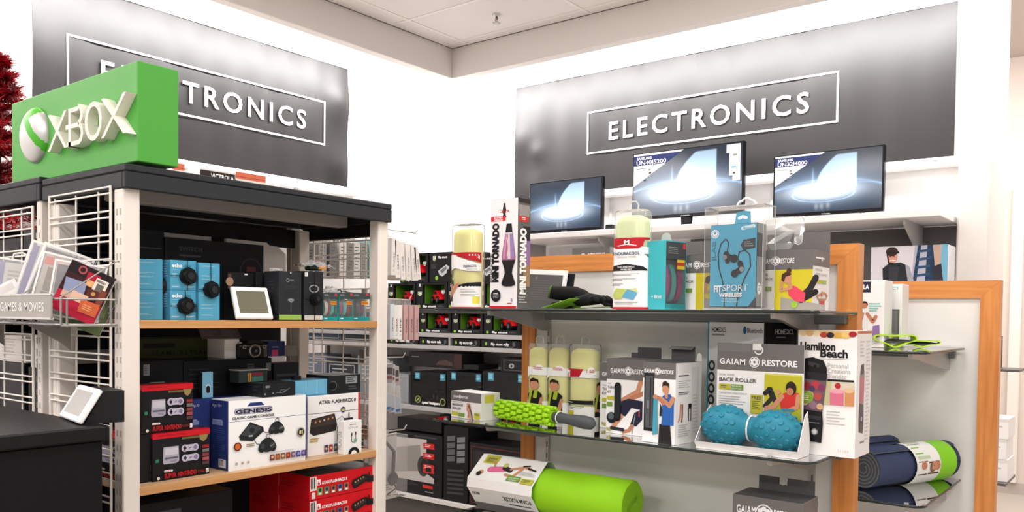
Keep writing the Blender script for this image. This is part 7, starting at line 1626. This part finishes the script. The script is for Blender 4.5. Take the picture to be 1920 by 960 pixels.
t = thing('back_roller_pack', 'back roller pack: teal knobbed peanut roller tied on a grey and yellow card', 'massage roller', (BX_, yc, ZS2+0.0006), RZ)
wc = w; d = 0.11
g = G(); g.box((-wc/2,0.030,0.004),(wc/2,0.034,h),M('#dcdad9',0.42)); F = Face(g,(-wc/2,0.030,h),(1,0,0),(0,0,-1),wc,h)
F.rect(0,0,100,100,M('#e9e7e6',0.42)); F.rect(0,0,100,26,GREYB); F.rect(42,0,52,6,M('#d9d7d4',0.42)); F.ring(49,6,4.4,1.1,M('#e2e0de',0.3),n=20,a0=-PI*0.5,a1=PI*0.9); F.rect(1,1,40,8,M('#747271',0.42)); brand(F, 8, 27, 3, 93)
F.text('DUAL ZONE', 3, 31.5, 1.9, GREY, w=18); F.text('BACK ROLLER', 3, 37, 3.8, TXT, w=44, bold=0.015); F.rect(3,39.5,17,45,LIMEP); F.rect(18,39.5,32,45,GREENP); F.para(5,41,15,44,2,TXT); F.text('RELIEVES', 19, 42, 1.5, PAPER, w=11); F.text('BACK PAIN', 19, 44.4, 1.5, PAPER, w=11); F.text('TARGETED TREATMENT', 3, 49, 1.7, GREY, w=34); F.para(3,51,38,60,4,M('#b5b2b0',0.5),0.3)
F.rect(41,48,55,66,M('#b5ae35',0.45)); F.text('FREE', 42.5, 52.5, 3, TXT, w=11, bold=0.03); F.para(43,54,53,63,5,TXT,0.3)
F.rect(57,27.5,98.5,78,M('#b8b22c',0.45)); F.poly([(57,27.5),(98.5,27.5),(98.5,29),(57,29)],M('#c9c65a',0.45)); F.poly([(57,58),(98.5,54),(98.5,78),(57,78)],M('#a7a62b',0.45))
F.stroke([(62,42),(66,50),(58,58)],4,M('#2a2729',0.5)); F.stroke([(60,40),(68,50)],4.5,SKIN2) if False else F.stroke([(58,46),(64,42),(70,54)],4.4,M('#29272b',0.5)); F.poly([(74,47),(84,43),(96,44),(97,58),(76,59)],M('#c9352f',0.45)); F.stroke([(95,47),(94,57),(86,60)],4,SKIN); F.stroke([(77,48),(68,58),(60,60)],4.6,SKIN); F.ell(87,40,6.4,HAIRB,5); F.ell(86,43,3.4,SKIN2); F.stroke([(78,60),(90,60)],2.4,M('#3f86a0',0.4)); F.ell(73,44,2.2,SKIN)
g.build('printed_card', t)
tw = wc*1.15; g = G(); CW = M('#dedbd9',0.5)
g.box((-tw/2,-0.058,0.0),(tw/2,0.030,0.004),CW); 
g.prism([(-tw/2,-0.058,0.004),(tw/2,-0.058,0.004),(tw/2+0.004,-0.064,0.020),(-tw/2-0.004,-0.064,0.020)],(0,0.002,0),CW)
for sx in (-1, 1):
    g.prism([(sx*tw/2,-0.058,0.0),(sx*tw/2,0.030,0.0),(sx*(tw/2+0.002),0.028,0.045),(sx*(tw/2-0.003),0.024,h*0.40),(sx*(tw/2-0.003),0.004,h*0.36),(sx*(tw/2+0.003),-0.060,0.024)],(-sx*0.0022,0,0),CW)
g.build('card_tray', t)
TL = M('#27788f', 0.42); g = G(); rb = h*0.195; zc_ = rb+0.006; xb = wc*0.285
def prof_r(x):
    u_ = abs(x)
    if u_ <= xb: 
        q = 1-(u_/xb)**2
    s_ = max(0.0, 1-((u_-xb)/(rb*1.22))**2)**0.5*rb
    neck = rb*0.56
    return max(s_, neck if u_ < xb else 0)
rings = []; N = 60; xe = xb+rb*1.22
for i in range(N+1):
    x = -xe+2*xe*i/N; r_ = max(prof_r(x), 0.001)
    if abs(x) < xb: r_ = rb*0.56+(max(0,1-((abs(x)-xb)/(rb*1.22))**2)**0.5*rb-rb*0.56 if max(0,1-((abs(x)-xb)/(rb*1.22))**2)**0.5*rb > rb*0.56 else 0)
    rings.append([Vector((x, -0.018+r_*math.cos(2*PI*k/36), zc_+r_*math.sin(2*PI*k/36)-0.004*x/xe)) for k in range(36)])
g.loft(rings, TL)
for sx in (-1, 1):
    for i in range(7):
        x = sx*(xb+rb*(-0.62+0.27*i)); r_ = max(0,1-((abs(x)-xb)/(rb*1.22))**2)**0.5*rb
        m_ = max(4, int(11*r_/rb))
        for k in range(m_):
            a = 2*PI*(k+0.5*(i%2))/m_; c = Vector((x,-0.018+r_*math.cos(a),zc_+r_*math.sin(a)-0.004*x/xe)); nn = Vector(((x-sx*xb)/(1.22*rb*1.22)*r_/rb*0.6, math.cos(a), math.sin(a))).normalized()
            g.cyl(c-nn*0.002, c+nn*0.0022, 0.0085, TL, r1=0.0062, n=12)
g.build('peanut_roller', t)
g = G(); g.tube([(0.004*0,-0.018+rb*0.60*math.cos(2*PI*k/20),zc_+rb*0.60*math.sin(2*PI*k/20)) for k in range(21)],0.0024,M('#e6e8e8',0.25),6); g.build('clear_tie', t)

yc, w, h = spotR(1492, 1603, 620, 846, 2.235, ZS2); d = 0.13
t = thing('blender_carton', 'white carton printed with a black personal blender, right end of the lower glass shelf', 'box', (2.235+d/2, yc, ZS2+0.0006), RZ)
g, f = carton_geo(w, d, h, M('#e9e6e5',0.42)); F = f['front']
F.rect(0,0,100,100,M('#ebe8e7',0.42)); 
F.poly([(0,0),(100,0),(100,3),(84,6.4),(56,6),(30,3.4),(0,2.4)],M('#d9b98a',0.45))
for k, (x, c) in enumerate(((8,'#e0c9a0'),(20,'#d8b47a'),(32,'#e6d2a8'),(44,'#b9453a'),(55,'#3a2c36'),(68,'#d9a84a'),(80,'#e0c070'),(92,'#a02a34'))): F.ell(x,2.6+(1.0 if 35 < x < 85 else 0),2.3,M(c,0.45),3)
F.text('Hamilton', 4, 15.8, 6.4, INK, w=60, bold=0.035); F.text('Beach', 39, 21.2, 6.4, INK, w=46, bold=0.035); F.para(39,22.6,84,23.3,1,GREY,ragged=False)
for k, s_ in enumerate(('Personal','Creations','Blender')): F.text(s_, 52, 29.5+4.2*k, 3.8, M('#a9a6a5',0.5), w=(34,38,32)[k])
F.rect(52,38.6,96,40.2,INK); F.rect(42,40.4,97,59,M('#cfc4b0',0.45)); F.poly([(42,40.4),(60,40.4),(56,59),(42,59)],M('#b9b58a',0.45)); F.rect(57,48,80,59,M('#cf6f86',0.45)); F.ell(68.5,48,1.8,M('#e09aac',0.45),6.5); F.rect(82,46,97,59,M('#c88a5a',0.45)); F.ell(70,43.6,2.4,M('#b02a34',0.45)); F.ell(88,47,2,M('#d9b48a',0.45),4)
for k in range(5): F.para(52,64+2.4*k,86-6*(k%2),65.4+2.4*k,1,M('#b9b6b4',0.5),0.5)
F.text('51103', 72, 96, 2, M('#c0bdbb',0.5), w=18)
BB_ = M('#1c1a1c',0.35)
Fm = F; F = Face(g, Fm.P(5,0,0.0), (1,0,0), (0,0,-1), Fm.W*1.0, Fm.H, lift=Fm.l)
F.poly([(2,28),(6,23),(22,21.6),(40,24),(46,30),(46,36),(2,35)],BB_); F.poly([(1,33),(47,34.6),(46,40.4),(2,39)],M('#29272a',0.35)); F.poly([(14,25),(34,27),(33,30),(14,28)],M('#3a383b',0.3)); F.ell(26,28.6,1,M('#0a0a0b',0.3))
F.poly([(3,39.5),(46,40.6),(40,66),(6,65)],M('#6a5560',0.35))
for (x, y, r, c) in ((12,45,3.4,'#8a2a34'),(28,44,3.6,'#b03a44'),(38,46,3,'#7a3a5a'),(18,52,3.2,'#c9a27a'),(32,53,3.4,'#a84a4a'),(10,58,2.8,'#d9b88a'),(24,60,3.4,'#8a6a78'),(36,61,2.6,'#caa07a'),(22,47,2.4,'#4a3a5a')): F.ell(x,y,r,M(c,0.4))
F.ell(12,54,5.2,M('#7f9a3a',0.42),6); F.para(6,51.4,18,57,4,M('#d8e0b0',0.5),0.4)
F.poly([(6,64),(40,65),(42,74),(40,90),(6,89),(4,74)],BB_); F.poly([(8,68),(38,69),(38,72),(8,71)],M('#343236',0.3)); F.para(16,74,36,75,1,PRINT,ragged=False); F.ell(28,81.4,2.6,M('#8d8d90',0.3)); F.ell(28,81.4,1.7,M('#d0d0d2',0.3)); F.rect(2,91,16,95,M('#b5b3b2',0.4)); F.rect(3.5,92,14.5,94,PAPER)
S = f['right']; S.rect(0,0,100,100,M('#e3e0de',0.42)); S.rect(0,0,100,2.2,M('#b86a4a',0.5)); S.poly([(24,30),(46,26),(52,34),(52,46),(50,60),(20,58),(20,36)],M('#8d8688',0.4)); S.rect(22,37,50,57,M('#b8707a',0.4)); S.poly([(20,57),(50,59),(52,74),(48,82),(20,80),(17,70)],M('#4d4a4c',0.4)); S.poly([(26,27),(44,26),(46,34),(24,35)],M('#4d4a4c',0.4)); S.ell(36,70,2,M('#b5b5b8',0.4)); S.para(18,8,46,22,5,M('#b9b5b3',0.5),0.35); S.para(60,8,92,90,26,M('#c4c0be',0.5),0.3); S.para(30,88,60,91,1,GREY)
g.build('carton', t)

# ---------------------------------------------------------------- lowest glass shelf: foam roller and one more carton
FR_X, FR_R = 2.25, 0.075
yR = at(1184, 944, 'X', FR_X).y; yL = yR+0.58; ySl = yR+0.315
zc = ZS3+FR_R+0.018
t = thing('foam_roller', 'lime green foam roller in a white card sleeve, on the lowest glass shelf', 'foam roller', (FR_X, (yR+yL)/2, zc), R_(1.5))
FM = M('#8fca1c', 0.62, grain=0.25, scale=300); L = yL-yR
g = G(); g.lathe([(FR_R-0.006,-L/2),(FR_R,-L/2+0.006),(FR_R,L/2-0.006),(FR_R-0.006,L/2)], FM, (0,0,0), 'Y', 48)
F = Face(g, (-0.05,-L/2,0.05), (1,0,0), (0,0,-1), 0.1, 0.1, lift=0.0006); F.text('GAIAM', 20, 72, 20, M('#7cb317',0.6), w=70, rot=30, bold=0.02)
g.build('foam_cylinder', t)
# square sleeve turned about the roller's axis
s_ = FR_R+0.003; ya_, yb_ = ySl-(yR+yL)/2, L/2+0.004
ang = R_(38)
SLW = M('#e9e7e6',0.42); g = G()
def sq(y, k=1.0): 
    out = []
    for (u_, v_) in ((-1,-1),(1,-1),(1,1),(-1,1)):
        x, z = u_*s_*k, v_*s_*k; out.append(Vector((x*math.cos(ang)-z*math.sin(ang), y, x*math.sin(ang)+z*math.cos(ang))))
    return out
def oct_(y):
    pts = sq(y); out = []
    for i in range(4):
        a_, b_ = pts[i], pts[(i+1)%4]; out += [a_.lerp(b_, 0.14), a_.lerp(b_, 0.86)]
    return out
g.loft([oct_(ya_), oct_(yb_)], SLW, False, False); g.poly(oct_(yb_)[::-1], SLW)
inn = [v+Vector((0,0.002,0)) for v in oct_(ya_)]
zt0 = sq(ya_)
# printed sides: the one facing up towards the aisle, and the one below it
def side(i):
    a_, b_ = oct_(yb_)[2*i], oct_(yb_)[2*i+1]; return a_, b_
best = None
for i in range(4):
    a_, b_ = side(i); m_ = (a_+b_)/2; n_ = Vector((m_.x,0,m_.z)).normalized()
    if n_.x < 0 and n_.z > 0: up_i = i
    if n_.x < 0 and n_.z < 0: lo_i = i
for i, which in ((up_i,'u'),(lo_i,'l')):
    a_, b_ = side(i)
    if a_.z < b_.z: a_, b_ = b_, a_
    # a_ upper edge, b_ lower edge; u runs along -Y (viewer's left to right)
    F = Face(g, a_, (0,-1,0), (b_-a_), yb_-ya_, (b_-a_).length)
    if which == 'u':
        F.rect(8,2,30,36,LIMEP); F.text('FREE', 26, 12, 6, TXT, w=14, rot=180, bold=0.02); F.para(11,16,26,32,4,TXT,0.4)
        F.stroke([(26,58),(46,50)],22,M('#d96a92',0.45)); F.stroke([(46,46),(56,52)],17,M('#2a2a2c',0.45)); F.stroke([(52,70),(64,74),(72,40)],10,SKIN); F.stroke([(56,48),(74,32),(84,38)],9,SKIN); F.stroke([(30,44),(26,24)],6,SKIN); F.ell(15,74,9,SKIN); F.ell(13,80,9,HAIRB); F.stroke([(80,36),(92,42)],6,M('#2b2b2d',0.4)); F.stroke([(72,30),(80,26)],6,M('#2b2b2d',0.4)); F.ell(46,36,9,M('#b9bd6a',0.5))
        F.rect(58,72,78,92,GREENP); F.text('LOOSEN TIGHT', 76, 78, 4.4, PAPER, w=16, rot=180); F.text('MUSCLES', 74, 86, 4.4, PAPER, w=12, rot=180); F.rect(80,76,98,96,LIMEP); F.para(82,80,96,92,3,TXT,0.4); F.para(72,52,96,68,4,M('#a9a6a4',0.5),0.35)
    else:
        F.text('FOAM ROLLER', 94, 22, 17, M('#3f3d3d',0.45), w=42, rot=180, bold=0.03); F.text('DEPTH FRIENDLY', 94, 52, 8, M('#6a6868',0.45), w=30, rot=180, bold=0.02) if False else F.para(58,50,94,60,1,M('#5a5858',0.5)); F.text('eco', 16, 20, 16, M('#4a4848',0.45), w=12, rot=180, bold=0.02); F.rect(0,66,100,100,GREYB)
g.build('card_sleeve', t)
yc, w, h = spotR(1373, 1504, 936, 1000, 2.20, ZS3); h = at(1440, 936, 'X', 2.20).z-ZS3; d = 0.12
t = thing('fitness_carton', 'grey carton with a tall grey hang tab, right on the lowest glass shelf', 'box', (2.20+d/2, yc, ZS3+0.0006), RZ)
g, f = carton_geo(w, d, h, M('#e4e2e0',0.42)); F = f['front']; F.rect(0,0,100,40,GREYB); F.text('GAIAM', 6, 26, 12, PAPER, w=28, bold=0.02, sp=1.1); emblem(F, 46, 22, 13); F.text('RESTORE', 55, 26, 12, PAPER, w=36, bold=0.02); F.rect(48,42,98,98,YEL); F.para(8,50,40,70,3,TXT,0.4)
f['top'].rect(0,0,100,100,M('#595757',0.45)); f['right'].rect(0,0,100,40,GREYB); g.build('carton', t)
th = at(1445, 893, 'X', 2.32).z-(ZS3+h); g = G(); GT = M('#575656',0.45)
g.box((-w*0.36,d/2-0.002,h),(-0.01,d/2,h+th),GT); g.box((0.012,d/2-0.002,h),(w*0.46,d/2,h+th),GT); g.box((-0.01,d/2-0.002,h),(0.012,d/2,h+th*0.5),GT); g.tube([(0.012,d/2-0.003,h+th*0.95),(0.010,d/2-0.003,h+th*0.6),(0.0,d/2-0.003,h+th*0.5),(-0.008,d/2-0.003,h+th*0.62)],0.002,M('#d0d0ce',0.35),6); g.build('hang_tab', t)

# ---------------------------------------------------------------- second panel: shoe cartons, bands, rolled mats
def spot2(l, r, top, bot, Xf, z): return spotR(l, r, top, bot, Xf, z)
yc, w, h = spotR(1606, 1656, 526, 650, 2.80, ZQ1)
g, f = carton_geo(w, 0.10, h, M('#e6e4e3',0.42)); F = f['front']; F.rect(2,2,48,18,M('#2a2d42',0.42)); F.text('FILA', 8, 13, 7, PAPER, w=34, bold=0.04); F.para(44,34,92,48,4,M('#7fbdb4',0.5),0.5)
F.ell(26,36,5,HAIRB); F.ell(27,38,4,SKIN2); F.poly([(14,48),(36,44),(44,56),(38,86),(14,84)],M('#ded9d8',0.45)); F.stroke([(20,50),(10,66),(20,80)],5,SKIN2); F.stroke([(38,50),(60,62),(70,54)],5,SKIN2); F.poly([(60,68),(84,66),(86,84),(58,86)],M('#8a6aa0',0.45)); F.para(50,88,90,96,3,M('#b5b2b0',0.5))
g.build('fitness_carton', loc=(2.80+0.05, yc, ZQ1+0.0006), rz=RZ, label='white fitness carton with a navy square and a woman, on the farther panel', cat='box')
yc, w, h = spotR(1640, 1686, 531, 652, 2.74, ZQ1) 
yc, w, h = spotR(1648, 1686, 533, 650, 2.92, ZQ1)
g, f = carton_geo(w+0.05, 0.09, h, M('#e2e0df',0.42)); F = f['front']; F.text('PERFECT', 30, 9, 4.5, M('#7fbdb4',0.5), w=62, bold=0.03); F.text('TONE', 30, 16, 4.5, M('#7fbdb4',0.5), w=40, bold=0.03); F.para(36,19,80,22,1,GREY); F.rect(52,40,94,92,M('#5d5b5c',0.4)); F.poly([(60,44),(88,42),(90,88),(56,88)],M('#77757a',0.4)); F.ell(72,82,5,M('#a8c44a',0.45))
g.build('fitness_carton', loc=(2.92+0.045, yc+0.02, ZQ1+0.0006), rz=RZ, label='white fitness carton with a grey gadget picture, beside the lime bands', cat='box')
def band_loop(label, px, X, L, W_, h_, rz):
    q = at(px, 650, 'X', X); t = thing('resistance_band', label, 'exercise band', (X, q.y, ZQ1+0.0006), rz, 'lime exercise bands on the farther panel')
    g = G(); rings = []; n = 40
    for i in range(n+1):
        a = 2*PI*i/n; c = Vector((math.cos(a)*L/2+(0.012*math.sin(2*a)), 0, h_/2+math.sin(a)*(h_/2-0.003)*(1+0.25*math.sin(a*3))*0.8)); nn = Vector((math.cos(a),0,math.sin(a)))*0.0022
        rings.append([c-nn+Vector((0,-W_/2,0)), c+nn+Vector((0,-W_/2,0)), c+nn+Vector((0,W_/2,0)), c-nn+Vector((0,W_/2,0))])
    g.loft(rings, M('#a9d02a',0.4), False, False); g.build('lime_loop', t)
    g = G()
    for k in range(3): g.tube([(-L*0.42,(-0.3+0.3*k)*W_,h_*0.42),(0,(-0.3+0.3*k)*W_,h_*0.34+0.004*k),(L*0.45,(-0.3+0.3*k)*W_,h_*0.46)],0.003,M('#4a4d4c',0.4),6)
    g.build('grey_cord', t); return t
band_loop('lime exercise band with grey cords, nearest the cartons on the farther panel', 1674, 2.84, 0.12, 0.05, 0.050, R_(-58))
band_loop('lime exercise band with grey cords, lying farther right on the farther panel', 1726, 2.93, 0.10, 0.045, 0.030, R_(-70))
def mat(label, A, B, r, col, inner, wrap=None):
    A, B = Vector(A), Vector(B); ax = (B-A).normalized(); u_ = Vector((0,0,1)); u_ = (u_-ax*u_.dot(ax)).normalized(); v_ = ax.cross(u_)
    t = thing('yoga_mat', label, 'yoga mat', tuple((A+B)/2), 0, 'rolled exercise mats')
    CM = M(col, 0.75, grain=0.4, scale=500); CI = M(inner, 0.8)
    g = G(); n = 40; turns = 5.0; N = int(n*turns); P_ = []
    for i in range(N+1):
        a = 2*PI*turns*i/N+0.6; rr_ = 0.012+(r-0.012)*i/N; P_.append((math.cos(a)*rr_, math.sin(a)*rr_))
    th = 0.0042
    for i in range(N):
        (a0, b0), (a1, b1) = P_[i], P_[i+1]; f0 = 1-th/math.hypot(a0,b0); f1 = 1-th/math.hypot(a1,b1)
        o0, o1 = u_*a0+v_*b0, u_*a1+v_*b1; i0, i1 = o0*f0, o1*f1
        if i > N-n-2: g.add([A+o0,A+o1,B+o1,B+o0],[(0,1,2,3)],CM,True)
        g.add([A+o0,A+i0,A+i1,A+o1],[(0,1,2,3)],CI); g.add([B+o0,B+o1,B+i1,B+i0],[(0,1,2,3)],CI)
        if i < n: pass
    cap = [A+ax*0.001+(u_*math.cos(2*PI*k/24)+v_*math.sin(2*PI*k/24))*(r-0.004) for k in range(24)]; g.poly(cap, M('#4e5155',0.85)); cap = [B-ax*0.001+(u_*math.cos(2*PI*k/24)+v_*math.sin(2*PI*k/24))*(r-0.004) for k in range(24)]; g.poly(cap, M('#4e5155',0.85))
    (a0, b0) = P_[-1]; e = u_*a0+v_*b0; g.add([A+e,A+e*(1-th/r),B+e*(1-th/r),B+e],[(0,1,2,3)],CI)
    g.build('rolled_mat', t, world=True)
    if wrap:
        for (f0, f1, c, nm) in wrap:
            g = G(); rw = r+0.0012; C0, C1 = A.lerp(B, f0), A.lerp(B, f1)
            ring = lambda C, q=rw: [C+(u_*math.cos(2*PI*k/40)+v_*math.sin(2*PI*k/40))*q for k in range(40)]
            g.loft([ring(C0), ring(C1)], M(c,0.42), False, True)
            if nm == 'printed_wrap':
                class Wf(Face):
                    def P(s, x, y, l=None):
                        a = R_(-30)+R_(150)*(y/100); c_ = C0.lerp(C1, x/100); return c_+(u_*math.cos(a)-v_*math.sin(a)*-1)*(rw+0.0006+(s.l-0.0004))
                F = Wf(g,(0,0,0),(1,0,0),(0,0,-1),(C1-C0).length,rw*R_(150)); sg = 1
                for k in range(5):
                    pass
                F.rect(8,40,40,56,M('#7fb53a',0.45)); F.rect(10,60,60,66,M('#b5c4a0',0.5)); F.rect(8,70,46,96,M('#6a4436',0.45)); F.ell(30,78,8,SKIN2); F.ell(66,82,10,M('#7a5a48',0.45)); F.ell(84,80,9,SKIN2); F.rect(50,72,94,96,M('#4a342c',0.45)); F.ell(72,80,8,SKIN)
                for k in range(3): F.rect(12,10+9*k,80-10*k,14+9*k,M('#b9bdb4',0.5))
            g.build(nm, t, world=True)
    return t
rm = 0.064
mz = ZQ2+rm+0.001
ya = at(1622, 888, 'X', 2.72).y
yb = at(1768, 862, 'X', 3.07).y
mat('navy rolled exercise mat with a white and lime wrap, on the low glass shelf', (2.70, ya, mz), (3.08, yb, mz), rm, '#3a4260', '#6e7276', [(0.42,0.72,'#e2e1de','printed_wrap'),(0.722,0.93,'#7fc62a','lime_wrap')])
mat('second navy rolled exercise mat, just behind the wrapped one', (2.76, ya+0.155, mz), (3.08, yb+0.17, mz), rm, '#353d5c', '#6e7276', [(0.0,0.16,'#cfd0d4','white_wrap')])

# ---------------------------------------------------------------- wall shelf beside the column, with white boxes
t = thing('wall_rack', 'thin dark shelf and bracket on the column behind the farther panel', 'shelf', (5.9, 0.95, 1.0))
z_ = at(1880, 692, 'X', 5.75).z; y0_, y1_ = at(1866, 690, 'X', 5.75).y, at(1913, 690, 'X', 5.75).y
g = G(); g.box((5.72, y1_, z_-0.014), (5.995, y0_+0.05, z_), M('#5a5654',0.4)); g.build('shelf_board', t, world=True)
yb_ = at(1873, 660, 'X', 5.9).y
g = G(); g.box((5.9, yb_-0.012, z_+0.001), (5.95, yb_+0.012, at(1873, 630, 'X', 5.9).z), BLACKM); g.build('upright_bracket', t, world=True)
z2_ = at(1870, 898, 'X', 5.75).z; g = G(); g.box((5.6, at(1886, 900, 'X', 5.6).y, z2_-0.014), (5.995, at(1850, 900, 'X', 5.6).y, z2_), M('#5a5654',0.4)); g.build('low_board', t, world=True)
zz = z2_+0.001
for k, (hh_, lab) in enumerate(((0.13,'white carton at the bottom of the little stack by the column'),(0.12,'white carton in the middle of the little stack by the column'),(0.12,'white carton on top of the little stack by the column'))):
    yl_, yr_ = at(1852, 850, 'X', 5.66).y, at(1890-3*(k%2), 850, 'X', 5.66).y
    g, f = carton_geo(yl_-yr_, 0.26, hh_, M('#e6e3e1',0.45)); f['front'].rect(0,0,100,16,M('#d6d2cf',0.45)); f['front'].para(50,36,80,50,1,M('#b9b5b2',0.5))
    g.build('white_carton', loc=(5.66+0.13, (yl_+yr_)/2, zz), rz=RZ, label=lab, cat='box', group='white cartons by the column'); zz += hh_+0.001
